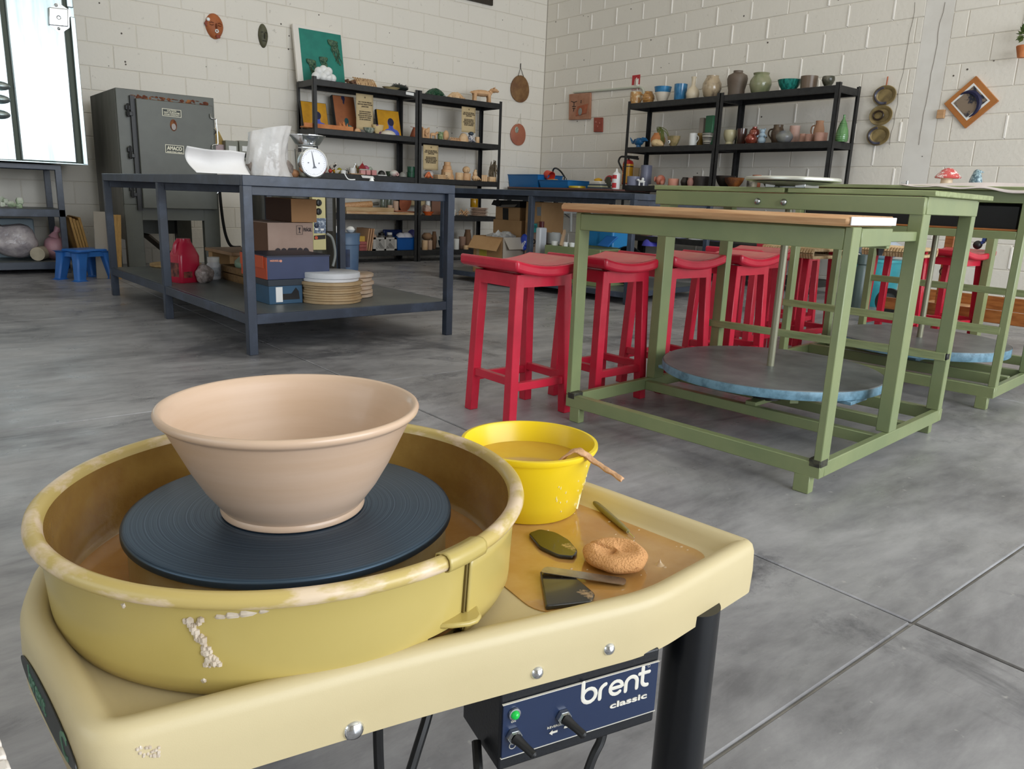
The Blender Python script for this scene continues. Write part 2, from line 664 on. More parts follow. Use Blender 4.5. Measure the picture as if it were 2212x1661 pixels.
def inset(poly, d):
    out = []
    N = len(poly)
    for i in range(N):
        t = (poly[(i + 1) % N] - poly[i - 1])
        t.normalize()
        nrm = Vector((-t.y, t.x))          # counter-clockwise outline: left is inside
        out.append(poly[i] + nrm * d)
    return out


outline = [(0.066, 0.524), (0.30, 0.4815), (0.545, 0.4255), (0.742, 0.444), (0.709, 0.735), (0.66, 0.93), (0.44, 0.985), (0.22, 0.965), (0.085, 0.85), (0.052, 0.74)]
op = densify(round_poly(outline, [0.03, 0.05, 0.035, 0.016, 0.08, 0.05, 0.05, 0.05, 0.04, 0.04]))
prof = [(0.0, 0.318), (-0.001, 0.345), (0.0, 0.368), (0.0025, 0.3755), (0.007, 0.3795), (0.013, TL), (0.019, 0.3785), (0.025, 0.372), (0.031, 0.363), (0.038, 0.359), (0.046, TF)]
g = Geo()
rings = [[(q.x, q.y, z) for q in inset(op, d)] for d, z in prof]
N = len(op)
g.add([p for r in rings for p in r], [(i * N + k, i * N + (k + 1) % N, (i + 1) * N + (k + 1) % N, (i + 1) * N + k) for i in range(len(rings) - 1) for k in range(N)])
cen = Vector((0.4, 0.68))
capp = [Vector(p) + (cen - Vector(p)).normalized() * 0.036 for p in outline]
g.add([(p.x, p.y, TF + 0.0001) for p in capp], [tuple(range(len(capp)))])
g.add([(q.x, q.y, 0.322) for q in inset(op, 0.004)], [tuple(range(N - 1, -1, -1))])
mk('tray', g, m_tray, wheel, angle=60)
# wet film of slip on the tray floor, right of the pan
film = densify(round_poly([(0.452, 0.492), (0.548, 0.468), (0.700, 0.474), (0.680, 0.735), (0.63, 0.88), (0.50, 0.90)], 0.03))
mk('slip_film', Geo().prism([(q.x, q.y) for q in film], TF + 0.0003, TF + 0.0013), m_traywet, wheel)

# splash pan: wall with a rolled lip, a notch at the right front, clip and seam
A0 = math.radians
cn0, cn1 = None, None
d1 = atZ(908, 1395, TF + 0.012) - Vector((WX, WY, 0))
d2 = atZ(1012, 1340, TF + 0.012) - Vector((WX, WY, 0))
an0, an1 = math.atan2(d1.y, d1.x), math.atan2(d2.y, d2.x)
sm = atZ(1036, 1176, 0.452) - Vector((WX, WY, 0))
asm = math.atan2(sm.y, sm.x)
pprof = [(0.196, 0.3560), (0.212, 0.3572), (0.219, 0.3620), (0.2225, 0.3700), (0.2238, 0.3800), (0.2248, 0.3950), (0.2262, 0.4200), (0.2275, 0.4380), (0.2290, 0.4440),
         (0.2330, 0.4445), (0.2372, 0.4465), (0.2390, 0.4505), (0.2378, 0.4550), (0.2340, 0.4580), (0.2290, 0.4580), (0.2245, 0.4550), (0.2225, 0.4490), (0.2225, 0.4350), (0.2205, 0.4000), (0.2185, 0.3760), (0.2120, 0.3680), (0.196, 0.3662)]
NP = 192
g = Geo()
for (r, z) in pprof:
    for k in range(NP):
        a = 2 * PI * k / NP
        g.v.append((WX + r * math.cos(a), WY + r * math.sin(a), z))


def in_notch(k):
    a = (2 * PI * (k + 0.5) / NP)
    a = (a + PI) % (2 * PI) - PI
    return an0 < a < an1


faces_o, faces_i, faces_l = [], [], []
for i in range(len(pprof) - 1):
    for k in range(NP):
        if in_notch(k) and i < 4:
            continue
        f = (i * NP + k, i * NP + (k + 1) % NP, (i + 1) * NP + (k + 1) % NP, (i + 1) * NP + k)
        (faces_l if 8 <= i <= 15 else faces_i if i > 15 else faces_o).append(f)
go, gl, gi = Geo(), Geo(), Geo()
for gg, ff in ((go, faces_o), (gl, faces_l), (gi, faces_i)):
    used = sorted({i for f in ff for i in f})
    mp = {u: n for n, u in enumerate(used)}
    gg.add([g.v[u] for u in used], [tuple(mp[i] for i in f) for f in ff])
pan = mk('splash_pan', go, m_pan, wheel, angle=70)
mk('pan_lip', gl, m_pancl, pan, angle=70).__setitem__('label', 'mustard rolled lip smeared with pale clay')
mk('pan_inside', gi, m_panin, pan, angle=70)
# second half of the pan overlaps the first at the seam
g = Geo()
ov = [(r + (0.0022 if r > 0.2275 else -0.0022 if r < 0.2262 else 0), z + (0.0018 if z > 0.4545 else -0.001 if (r > 0.23 and z < 0.447) else 0)) for r, z in pprof[8:17]]
g.lathe(ov, 18, (WX, WY, 0), a0=asm - 0.20, a1=asm)
mk('lip_overlap', g, m_pan, pan, angle=70, solid=0.0012)
g = Geo()
Pt, Pb = Vector((WX + 0.2282 * math.cos(asm - 0.055), WY + 0.2282 * math.sin(asm - 0.055), 0.443)), Vector((WX + 0.2245 * math.cos(asm - 0.055), WY + 0.2245 * math.sin(asm - 0.055), 0.372))
g.beam(Pt, Pb, 0.0022, 0.003)
mk('seam_line', g, mat('dark_seam', '#6b5a2a', 0.6), pan)
# flap of the overlapping half, standing a little proud of the wall, with a rounded foot
g = Geo()
sec = [(0.2297, 0.4435), (0.2285, 0.43), (0.2275, 0.41), (0.2265, 0.385), (0.2255, 0.374), (0.222, 0.366), (0.214, 0.364)]
g.lathe(sec, 24, (WX, WY, 0), a0=asm - 0.045, a1=asm + 0.40)
mk('pan_flap', g, m_pan, pan, angle=70, solid=0.002)
# clip tab lying in the notch
am = an0 * 0.35 + an1 * 0.65
rad, tan = Vector((math.cos(am), math.sin(am), 0)), Vector((-math.sin(am), math.cos(am), 0))
Cb = Vector((WX, WY, 0))
tab = [(-0.028, 0.219), (0.020, 0.219), (0.021, 0.228), (0.011, 0.2405), (0.003, 0.2430), (-0.006, 0.2405), (-0.018, 0.231)]
mxt = Matrix.Identity(4)
for i in range(3):
    mxt[i][0], mxt[i][1], mxt[i][2] = tan[i], rad[i], (0, 0, 1)[i]
mxt.translation = Cb
g = Geo().prism(tab, 0.384, 0.389, mxt)
mk('clip_tab', g, m_pan, pan, bevel=0.0018)
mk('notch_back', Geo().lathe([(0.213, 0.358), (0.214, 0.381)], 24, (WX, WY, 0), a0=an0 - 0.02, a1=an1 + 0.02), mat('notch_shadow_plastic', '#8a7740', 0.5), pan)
mk('pan_slip', Geo().lathe([(0.0, 0.3675), (0.20, 0.3675), (0.2175, 0.3705)], 64, (WX, WY, 0)), m_slip, pan)
# dried smears of pale clay on the pan wall (bumpy little lumps pressed on the wall)
sm_g = Geo()


def on_pan(px, py):
    lo, hi = 0.36, 0.444
    best = None
    for k in range(61):
        z = lo + (hi - lo) * k / 60
        P = atZ(px, py, z)
        r = math.hypot(P.x - WX, P.y - WY)
        e = abs(r - (0.2232 + (z - 0.38) * 0.07))
        if P.y < WY + 0.1 and (best is None or e < best[0]):
            best = (e, P)
    return best[1]


random.seed(3)
for (x0, y0, x1, y1, n, w) in ((408, 1338, 440, 1388, 26, 6), (432, 1375, 470, 1440, 34, 7), (440, 1410, 452, 1440, 12, 6), (444, 1330, 430, 1345, 3, 3)):
    for k in range(n):
        t = random.random()
        P = on_pan(x0 + (x1 - x0) * t + random.uniform(-w, w), y0 + (y1 - y0) * t + random.uniform(-w, w) * 0.6)
        r = random.uniform(0.0012, 0.0034)
        sm_g.ball(P, (r, r, r), 6, noise=0.25)
for (x0, y0, x1, y1) in ((460, 1334, 590, 1318), (432, 1470, 448, 1468), (262, 1305, 274, 1311), (455, 1508, 470, 1506)):
    n = max(2, int(abs(x1 - x0) / 5))
    pts = [on_pan(x0 + (x1 - x0) * k / n, y0 + (y1 - y0) * k / n) for k in range(n + 1)]
    rr = [0.0009 + 0.0022 * math.sin(PI * (0.15 + 0.8 * k / n)) for k in range(n + 1)]
    out = [p + (p - Vector((WX, WY, p.z))).normalized() * -0.0012 for p in pts]
    sm_g.tube(out, 0.002, 6, True, rr)
mk('clay_smear', sm_g, m_clayw, pan, label='dried pale clay smears', kind='stuff')

# wheel head and the hub under it
mh = bpy.data.materials.new('brushed_dark_wheelhead')
mh.use_nodes = True
nt = mh.node_tree
b = nt.nodes['Principled BSDF']
b.inputs['Base Color'].default_value = srgb('#33404c')
b.inputs['Metallic'].default_value = 0.75
b.inputs['Roughness'].default_value = 0.36
tc = nt.nodes.new('ShaderNodeTexCoord')
sx = nt.nodes.new('ShaderNodeSeparateXYZ')
nt.links.new(tc.outputs['Object'], sx.inputs[0])
mt = nt.nodes.new('ShaderNodeVectorMath')
mt.operation = 'LENGTH'
cx = nt.nodes.new('ShaderNodeCombineXYZ')
nt.links.new(sx.outputs[0], cx.inputs[0])
nt.links.new(sx.outputs[1], cx.inputs[1])
nt.links.new(cx.outputs[0], mt.inputs[0])
nz = nt.nodes.new('ShaderNodeTexNoise')
nz.noise_dimensions = '1D'
nz.inputs['Scale'].default_value = 700
nz.inputs['Detail'].default_value = 3
nt.links.new(mt.outputs['Value'], nz.inputs['W'])
rp = nt.nodes.new('ShaderNodeValToRGB')
rp.color_ramp.elements[0].position = 0.35
rp.color_ramp.elements[0].color = srgb('#33455a')
rp.color_ramp.elements[1].position = 0.75
rp.color_ramp.elements[1].color = srgb('#586c80')
nt.links.new(nz.outputs[0], rp.inputs[0])
nt.links.new(rp.outputs[0], b.inputs['Base Color'])
bp = nt.nodes.new('ShaderNodeBump')
bp.inputs['Strength'].default_value = 0.02
bp.inputs['Distance'].default_value = 0.001
nt.links.new(nz.outputs[0], bp.inputs['Height'])
nt.links.new(bp.outputs[0], b.inputs['Normal'])
head = mk('wheel_head', Geo().lathe([(0.0, 0.4302), (0.158, 0.4302), (0.1618, 0.4292), (0.163, 0.427), (0.163, 0.4225), (0.160, 0.420), (0.0, 0.420)], 128, (WX, WY, 0)), mh, wheel, angle=50)
mk('wheel_hub', Geo().lathe([(0.156, 0.4198), (0.1575, 0.4100), (0.158, 0.3676)], 96, (WX, WY, 0)), mat('pale_slipped_hub', '#b3ab8c', 0.4, c2='#a18c5c', scale=9), wheel)

# control box under the front edge
fd = Vector((0.976, -0.216, 0))
fn = Vector((-0.216, -0.976, 0))
Pbl = Vector((0.382, 0.461, 0))
Lb = (Vector((0.553, 0.4235, 0)) - Pbl).length
mb = Matrix.Identity(4)
for i in range(3):
    mb[i][0], mb[i][1], mb[i][2] = fd[i], -fn[i], (0, 0, 1)[i]
mb.translation = Pbl
cbx = mk('control_box', Geo().box(0, Lb, 0.002, 0.085, 0.238, 0.3215, mb), m_boxblk, wheel, bevel=0.002)
mfp = frame3(Pbl + fn * 0.0, fd, (0, 0, 1))
z0 = 0.252
mk('control_panel', Geo().box(0.002, Lb - 0.002, -0.0005, 0.003, 0.253, 0.3085, mb), m_panel, cbx)
mk('panel_edge', Geo().box(0.001, Lb - 0.001, -0.0011, 0.001, 0.3085, 0.3091, mb).box(0.001, Lb - 0.001, -0.0011, 0.001, 0.2524, 0.2530, mb), m_wtext, cbx)


def on_panel(u, z, lift=0.0009):
    return frame3(Pbl + fd * u + fn * lift + Vector((0, 0, z)), fd, (0, 0, 1))


def pan_uv(px, py):
    n = fn
    d = Vector(_ray(px, py))
    P = Vector(CAMP)
    Q = P + d * ((Pbl - P).dot(n) / d.dot(n))
    return (Q - Pbl).dot(fd), Q.z


def panel_text(s, px0, py0, px1, py1, size, bold, name='lettering', space=1.0):
    u0, zz0 = pan_uv(px0, py0)
    u1, zz1 = pan_uv(px1, py1)
    g = text_geo(s, size, bold, 'CENTER', space)
    w = max(v[0] for v in g.v) - min(v[0] for v in g.v)
    k = (u1 - u0) / w
    g.v = [(v[0] * k, v[1], v[2]) for v in g.v]
    mk(name, placed(g, on_panel((u0 + u1) / 2, (zz0 + zz1) / 2)), m_wtext, cbx)


def stroke_text(strokes, px, width_m, h_m, name):
    """letters drawn as round-ended strokes, like the rounded lettering of the panel"""
    u0, zz0 = pan_uv(*px)
    g = Geo()
    for st, r in strokes:
        pts = [on_panel(u0 + x * width_m, zz0 + y * h_m, 0.0006) @ Vector((0, 0, 0)) for x, y in st]
        n = len(pts)
        for p in (pts[0], pts[-1]):
            g.ball(p, (r, r, r), 8)
        g.tube(pts, r, 6, False)
    # flatten against the panel
    o = on_panel(u0, zz0, 0.0).translation
    vs = []
    for v in g.v:
        v = Vector(v)
        dd = (v - o).dot(fn)
        vs.append(tuple(v - fn * dd + fn * (0.0006 + dd * 0.15)))
    g.v = vs
    mk(name, g, m_wtext, cbx)


def arc(cx, cy, r, a0, a1, n=14, ry=None):
    return [(cx + r * math.cos(math.radians(a0 + (a1 - a0) * k / n)), cy + (ry or r) * math.sin(math.radians(a0 + (a1 - a0) * k / n))) for k in range(n + 1)]


# rounded lower-case word on the right of the panel (unit height = x-height)
uA, zA = pan_uv(1254, 1524)
uB, zB = pan_uv(1394, 1480)
tw = (uB - uA) / 5.1
R_ = 0.0021
st = []
x = 0.0
st.append(([(0.0, 1.55)] + [(0.0, 0.5)] + arc(0.5, 0.5, 0.5, 180, 540), R_))
st.append(([(1.32, 0.0), (1.32, 0.55)] + arc(1.82, 0.5, 0.5, 180, 100, 8), R_))
st.append(([(2.12, 0.5), (3.0, 0.5)] + arc(2.58, 0.5, 0.48, 0, 310), R_))
st.append(([(3.35, 0.0), (3.35, 0.5)] + arc(3.8, 0.52, 0.45, 180, 0, 12) + [(4.25, 0.0)], R_))
st.append(([(4.68, 1.45), (4.68, 0.4)] + arc(5.05, 0.4, 0.37, 180, 280, 8), R_))
st.append(([(4.42, 1.0), (5.2, 1.0)], R_))
stroke_text(st, (1257, 1520), tw, tw * 1.0, 'lettering')
panel_text('classic', 1316, 1525, 1396, 1500, 0.0088, 0.00022)
panel_text('ON', 1103, 1558, 1113, 1556, 0.0028, 0.0)
panel_text('REVERSE', 1181, 1572, 1212, 1563, 0.003, 0.0)
# arrows, power mark
for (px, py, s) in ((1194, 1580, -1), (1226, 1567, 1)):
    u, z = pan_uv(px, py)
    mk('arrow_mark', placed(Geo().prism([(s * 0.0045, 0), (s * 0.001, 0.0028), (s * 0.001, 0.0011), (s * -0.0045, 0.0011), (s * -0.0045, -0.0011), (s * 0.001, -0.0011), (s * 0.001, -0.0028)], 0, 0.0004), on_panel(u, z)), m_wtext, cbx)
u, z = pan_uv(1106, 1609)
Mp = on_panel(u, z)
mk('power_mark', Geo().tube([Mp @ Vector((0.0032 * math.cos(math.radians(a)), 0.0032 * math.sin(math.radians(a)), 0)) for a in range(125, 416, 12)], 0.0004, 5).tube([Mp @ Vector((0, 0.001, 0)), Mp @ Vector((0, 0.0042, 0))], 0.0004, 5), m_wtext, cbx)
u, z = pan_uv(1401, 1437)
Mp = on_panel(u, z)
mk('registered_mark', Geo().tube([Mp @ Vector((0.0014 * math.cos(a * PI / 8), 0.0014 * math.sin(a * PI / 8), 0)) for a in range(17)], 0.0002, 4), m_wtext, cbx)
# pilot lamp and two toggle switches
ml = bpy.data.materials.new('green_pilot_lamp')
ml.use_nodes = True
bl = ml.node_tree.nodes['Principled BSDF']
bl.inputs['Base Color'].default_value = srgb('#0fa23c')
bl.inputs['Emission Color'].default_value = srgb('#17b84a')
bl.inputs['Emission Strength'].default_value = 0.5
bl.inputs['Roughness'].default_value = 0.15
u, z = pan_uv(1110, 1540)
Mp = on_panel(u, z)
lamp = mk('pilot_lamp', Geo().ball(Mp @ Vector((0, 0, 0.002)), 0.0042, 12), ml, cbx, label='lit green pilot lamp')
mk('lamp_collar', placed(Geo().lathe([(0.0042, 0.0), (0.0062, 0.0), (0.0058, 0.0018), (0.0044, 0.0020)], 16), Mp), m_steel, cbx)
for (px, py, tip) in ((1108, 1586, (1130, 1607)), (1215, 1545, (1247, 1572))):
    u, z = pan_uv(px, py)
    Mp = on_panel(u, z)
    t = mk('toggle_switch', placed(Geo().lathe([(0.0, 0.006), (0.0058, 0.006), (0.0066, 0.004), (0.0074, 0.004), (0.0078, 0.0)], 6), Mp), m_steel, cbx)
    base = Mp @ Vector((0, 0, 0.004))
    tipP = Mp @ Vector((0.0105, -0.0085, 0.024))
    mk('toggle_boot', Geo().tube([base, base.lerp(tipP, 0.25), base.lerp(tipP, 0.6), base.lerp(tipP, 0.92), tipP], 0.004, 12, True, [0.0058, 0.0044, 0.0038, 0.0040, 0.002]), m_dark, t)
# cap nuts along the front of the tray
for (px, py, r) in ((764, 1577, 0.0088), (1160, 1452, 0.0066), (1315, 1401, 0.0066)):
    P = Vector(CAMP)
    d = Vector(_ray(px, py))
    fp = Vector((0.545, 0.4255, 0))
    fq = Vector((0.30, 0.4815, 0)) if px > 640 else Vector((0.066, 0.524, 0))
    if px < 900:
        fp, fq = Vector((0.30, 0.4815, 0)), Vector((0.066, 0.524, 0))
    dirv = (fp - fq).normalized()
    nn = Vector((dirv.y, -dirv.x, 0))
    Q = P + d * ((fp - P).dot(nn) / d.dot(nn))
    Mp = frame3(Q, dirv, (0, 0, 1))
    mk('dome_bolt', placed(Geo().lathe([(0.0, 0.0052), (r * 0.45, 0.0047), (r * 0.8, 0.003), (r, 0.0006), (r * 1.02, -0.001)], 20), Mp), m_chrome, wheel)
# three steel tube legs
for (x, y) in ((0.640, 0.452), (0.13, 0.56), (0.36, 0.92)):
    mk('leg', Geo().cyl((x, y, 0.0), (x, y, 0.33), 0.0285, n=32), m_dark if False else mat('black_leg_enamel', '#101216', 0.3), wheel)
# cables hanging under the tray
cb = [[(0.287, 0.515, 0.33), (0.286, 0.512, 0.28), (0.287, 0.510, 0.2), (0.287, 0.52, 0.1), (0.29, 0.6, 0.03), (0.33, 0.75, 0.012)],
      [(0.36, 0.53, 0.33), (0.345, 0.52, 0.29), (0.322, 0.51, 0.25), (0.30, 0.505, 0.2), (0.28, 0.52, 0.08), (0.27, 0.6, 0.012)],
      [(0.385, 0.50, 0.245), (0.372, 0.478, 0.228), (0.371, 0.474, 0.2), (0.38, 0.48, 0.12), (0.39, 0.52, 0.02)],
      [(0.505, 0.46, 0.25), (0.508, 0.452, 0.236), (0.505, 0.45, 0.222), (0.494, 0.45, 0.205), (0.478, 0.452, 0.16), (0.46, 0.47, 0.06), (0.45, 0.52, 0.012)]]


def smooth(path, n=6):
    P = [Vector(p) for p in path]
    out = []
    for i in range(len(P) - 1):
        p0, p1, p2, p3 = P[max(i - 1, 0)], P[i], P[i + 1], P[min(i + 2, len(P) - 1)]
        for k in range(n):
            t = k / n
            out.append(0.5 * ((2 * p1) + (p2 - p0) * t + (2 * p0 - 5 * p1 + 4 * p2 - p3) * t * t + (3 * p1 - p0 - 3 * p2 + p3) * t ** 3))
    out.append(P[-1])
    return out


for c in cb:
    mk('cable', Geo().tube(smooth(c), 0.0047, 8), m_dark, wheel)
# dark badge on the left end of the tray
Pa, Pb_ = Vector(outline[0] + (0.0,)), Vector(outline[9] + (0.0,))
bd = (Pb_ - Pa).normalized()
bn = Vector((bd.y * -1, bd.x, 0))
if bn.x > 0:
    bn = -bn
Mb = frame3(Pa + bd * 0.108 + bn * 0.0012 + Vector((0, 0, 0.3455)), -bd, (0, 0, 1))
el = [(0.087 * math.cos(t * PI / 24) , 0.0155 * math.sin(t * PI / 24)) for t in range(48)]
badge = mk('name_badge', placed(Geo().prism(el, 0, 0.0008), Mb), mat('dark_teal_badge', '#1b2b2b', 0.4, c2='#2b2726', scale=14), wheel, label='dark oval badge with green lettering')
mbt = mat('badge_green_print', '#5f8a72', 0.5)
g = text_geo('brent', 0.026, 0.0003)
mk('lettering', placed(g, Mb @ Matrix.Translation((-0.028, 0.0, 0.001))), mbt, badge)
g = text_geo('C', 0.03, 0.0006)
mk('lettering', placed(g, Mb @ Matrix.Translation((0.056, 0.0, 0.001))), mbt, badge)
# dried clay chip on the near corner
g = Geo()
random.seed(5)
for k in range(26):
    P = atY(320 + random.uniform(-20, 22), 1618 + random.uniform(-9, 14), 0.0)
    d = Vector(_ray(320 + random.uniform(-24, 24), 1622 + random.uniform(-9, 11)))
    fp, fq = Vector((0.30, 0.4815, 0)), Vector((0.066, 0.524, 0))
    dirv = (fp - fq).normalized()
    nn = Vector((dirv.y, -dirv.x, 0))
    Q = Vector(CAMP) + d * ((fp - Vector(CAMP)).dot(nn) / d.dot(nn))
    g.ball(Q, 0.0016, 6, noise=0.2)
mk('clay_smear', g, m_clayw, wheel, kind='stuff')

# ------------------------------------------------------------------ on the wheel: the big thrown bowl
m_bowl = mat('leather_hard_stoneware_clay', '#d3b79f', 0.36, c2='#ccae93', scale=3, stretch=(1, 1, 14), coat=0.25, bump=0.02, bscale=22)
zb = 0.4304
bo = [(0.0, 0.0), (0.066, 0.0), (0.0715, 0.0012), (0.0722, 0.0035), (0.0700, 0.007), (0.0745, 0.013), (0.0865, 0.0300), (0.0985, 0.0515), (0.1090, 0.0740), (0.1165, 0.0900), (0.1205, 0.0985), (0.1222, 0.1010), (0.1250, 0.1020), (0.1272, 0.1045), (0.1282, 0.1078), (0.1270, 0.1105), (0.1245, 0.1115),
      (0.1215, 0.1098), (0.1180, 0.1030), (0.1110, 0.0880), (0.1015, 0.0690), (0.0885, 0.0460), (0.0700, 0.0240), (0.0480, 0.0125), (0.0, 0.0095)]
mk('clay_bowl', Geo().lathe(bo, 128), m_bowl, None, local=True, loc=(WX, WY, zb), angle=60,
   label='large wide freshly thrown pinkish beige clay bowl on the dark wheel head', cat='bowl')

# yellow bucket of slip water
bkx, bky = 0.617, 0.710
mby = mat('yellow_bucket_plastic', '#f0cf12', 0.32, sss=0.0, c2='#efd230', scale=3)
bk = thing('water_bucket', 'small bright yellow plastic bucket of cloudy water on the tray', 'bucket', (bkx, bky, TF + 0.0014))
zt = 0.449 - TF - 0.0014
mk('bucket_body', Geo().lathe([(0.0, 0.0), (0.062, 0.0), (0.0655, 0.0025), (0.0835, zt - 0.008), (0.0862, zt - 0.0075), (0.0880, zt - 0.004), (0.0876, zt), (0.0835, zt + 0.0005), (0.0815, zt - 0.003), (0.0635, 0.006), (0.0, 0.005)], 72), mby, bk, local=True, angle=50)
mk('cloudy_water', Geo().lathe([(0.0, zt - 0.026), (0.0762, zt - 0.026)], 48), mat('cloudy_slip_water', '#c79a3c', 0.08, c2='#d0a84a', scale=8), bk, local=True)
g = Geo()
random.seed(9)
for k in range(34):
    a, z = random.uniform(-1.9, -0.5), random.uniform(0.015, zt - 0.015)
    r = 0.0655 + (0.0835 - 0.0655) * z / (zt - 0.008)
    L = random.uniform(0.001, 0.004)
    g.tube([(r * math.cos(a), r * math.sin(a), z), (r * math.cos(a + 0.01), r * math.sin(a + 0.01), z + L * 1.5)], 0.0007, 5)
g.tube([(0.0675 * math.cos(-1.05), 0.0675 * math.sin(-1.05), 0.008), (0.071 * math.cos(-0.93), 0.071 * math.sin(-0.93), 0.03)], 0.0014, 6, True, [0.0024, 0.0006])
mk('slip_splash', g, mat('pale_yellow_splash', '#f3e7b4', 0.4), bk, local=True, kind='stuff')
# chamois strip over the rim
pt = smooth([(0.612, 0.648, 0.437), (0.622, 0.643, 0.447), (0.629, 0.636, 0.4535), (0.6335, 0.6275, 0.4515), (0.638, 0.6170, 0.4455), (0.6400, 0.6000, 0.4405), (0.6405, 0.5830, 0.4375), (0.6405, 0.5680, 0.4345)], 5)
g = Geo()
n = len(pt)
ww = [0.010 * (1 - 0.72 * min(1, (k / n) * 1.5)) + 0.0015 for k in range(n)]
vs, fs = [], []
for k, p in enumerate(pt):
    for j in range(9):
        q = (j / 8 - 0.5) * 2
        vs.append(Vector(p) + Vector((0.83, 0.35, 0)).normalized() * q * ww[k] + Vector((0, 0, 0.0028 * math.cos(q * PI) * (0.6 + 0.4 * math.sin(k)))) * 0.6)
for k in range(n - 1):
    for j in range(8):
        fs.append((k * 9 + j, k * 9 + j + 1, (k + 1) * 9 + j + 1, (k + 1) * 9 + j))
g.add(vs, fs)
mk('chamois_strip', g, mat('damp_chamois_leather', '#d3a67e', 0.55, c2='#c08f63', scale=40, bump=0.3, bscale=120), None, solid=0.0022, loc=(0.629, 0.62, 0.45),
   label='damp twisted tan chamois strip hooked over the rim of the yellow bucket', cat='chamois', angle=70)

# tools on the tray
ZT = TF + 0.0014
m_rub = mat('wet_black_rubber', '#1d1b19', 0.22, c2='#b3946e', scale=28, lo=0.60, hi=0.66, coat=0.5)


def flat_tool(name, label, cat, pix, th, m, zc=0.0, rnd=0.004, hole=None, dome=0.0):
    P = [atZ(x, y, ZT + zc) for x, y in pix]
    c = sum(P, Vector()) / len(P)
    pl = round_poly([Vector((p.x - c.x, p.y - c.y)) for p in P], rnd, 5)
    return mk(name, Geo().prism([(q.x, q.y) for q in pl], 0, th), m, None, local=True, loc=(c.x, c.y, ZT + zc), bevel=th * 0.35, label=label, cat=cat)


def flipccw(p):
    return p[::-1]


flat_tool('kidney_rib', 'oval black rubber rib daubed with clay, left of the round sponge', 'pottery tool', flipccw([(1141, 1158), (1165, 1149), (1200, 1156), (1228, 1172), (1248, 1196), (1240, 1210), (1205, 1207), (1165, 1188)]), 0.0045, m_rub, rnd=0.005)
flat_tool('rubber_rib', 'square black rubber rib with a hole lying under the metal rib', 'pottery tool', flipccw([(1166, 1242), (1236, 1250), (1285, 1292), (1278, 1308), (1178, 1319)]), 0.0055, m_rub, rnd=0.003)
# metal rib leaning on the rubber one
A_, B_ = atZ(1168, 1231, ZT + 0.0085), atZ(1354, 1258, ZT + 0.0022)
dv = (B_ - A_)
L = dv.length
Mr = frame3((A_ + B_) / 2, dv, (-dv.y, dv.x, 0))
pl = round_poly([Vector((-L / 2, -0.0065)), Vector((L / 2 - 0.002, -0.0075)), Vector((L / 2, 0.0075)), Vector((-L / 2 + 0.004, 0.0085))], [0.004, 0.006, 0.006, 0.007], 5)
mk('metal_rib', placed(Geo().prism([(q.x, q.y) for q in pl], 0, 0.0009), Mr), mat('smeared_steel', '#a9a49b', 0.25, metal=0.8, c2='#8d8272', scale=30), None, loc=(A_ + B_) / 2,
   label='long steel rib with rounded ends lying across the square rubber rib', cat='pottery tool')
# sponge
c = atZ(1330, 1205, ZT + 0.008)
R = wid(70, c)
g = Geo()


def spf(u, v):
    a = u * 2 * PI
    th = v * PI
    r = R * (1 + 0.03 * math.sin(3 * a + 1) + 0.02 * math.sin(7 * a))
    x, y = math.cos(a) * math.sin(th) ** 0.7 * r, math.sin(a) * math.sin(th) ** 0.7 * r
    z = 0.0115 + 0.0115 * math.cos(th)
    rr = math.hypot(x, y) / R
    if math.cos(th) > 0:
        z -= 0.0115 * max(0, 1 - (rr / 0.72) ** 2) * (0.6 + 0.25 * math.cos(a * 2 + 0.6))
        if abs((a - 1.9 + PI) % (2 * PI) - PI) < 0.12 and rr > 0.3:
            z -= 0.005
    return (x, y, max(z, 0.0))


g.grid(spf, 64, 28)
msp = mat('orange_sponge', '#dca36b', 0.85, c2='#9a6236', scale=420, lo=0.60, hi=0.68, bump=0.5, bscale=420)
mk('sponge', g, msp, None, local=True, loc=(c.x, c.y, ZT), angle=180, label='round orange pottery sponge with a dented top on the wheel tray', cat='sponge')
# needle tool
A_, B_, N_ = atZ(1264, 1068, ZT + 0.0042), atZ(1357, 1148, ZT + 0.0035), atZ(1370, 1161, ZT + 0.002)
nt_ = thing('needle_tool', 'slim olive handled needle tool lying between the bucket and the sponge', 'pottery tool', (A_.x, A_.y, ZT))
mk('handle', Geo().tube([A_, A_.lerp(B_, 0.03), A_.lerp(B_, 0.5), A_.lerp(B_, 0.88), A_.lerp(B_, 0.9), B_], 0.0036, 14, True, [0.0028, 0.0038, 0.0041, 0.0036, 0.0031, 0.0026]), mat('olive_wet_wood', '#7d7248', 0.3, c2='#8f8556', scale=30), nt_)
mk('needle', Geo().tube([B_, B_.lerp(N_, 0.6), N_], 0.0007, 6), m_steel, nt_)
# slip drops and blobs
g = Geo()
random.seed(21)
for k in range(46):
    P = atZ(random.uniform(1170, 1560), random.uniform(1070, 1300), ZT)
    if P.x > 0.705 or P.y < 0.475 or P.x < 0.54:
        continue
    r = random.uniform(0.0006, 0.0019)
    g.ball((P.x, P.y, ZT), (r * 1.4, r, r * 0.5), 8)
P = atZ(1425, 1220, ZT)
g.lathe([(0.006, 0.0), (0.0035, 0.002), (0.0012, 0.005), (0.0003, 0.008)], 10, (P.x, P.y, ZT - 0.0005))
mk('slip_drops', g, mat('pale_slip_drop', '#d5b68d', 0.08, coat=0.8), None, loc=(0.62, 0.55, ZT), label='drops and flecks of pale slip spattered on the wet tray', cat='slip', kind='stuff')
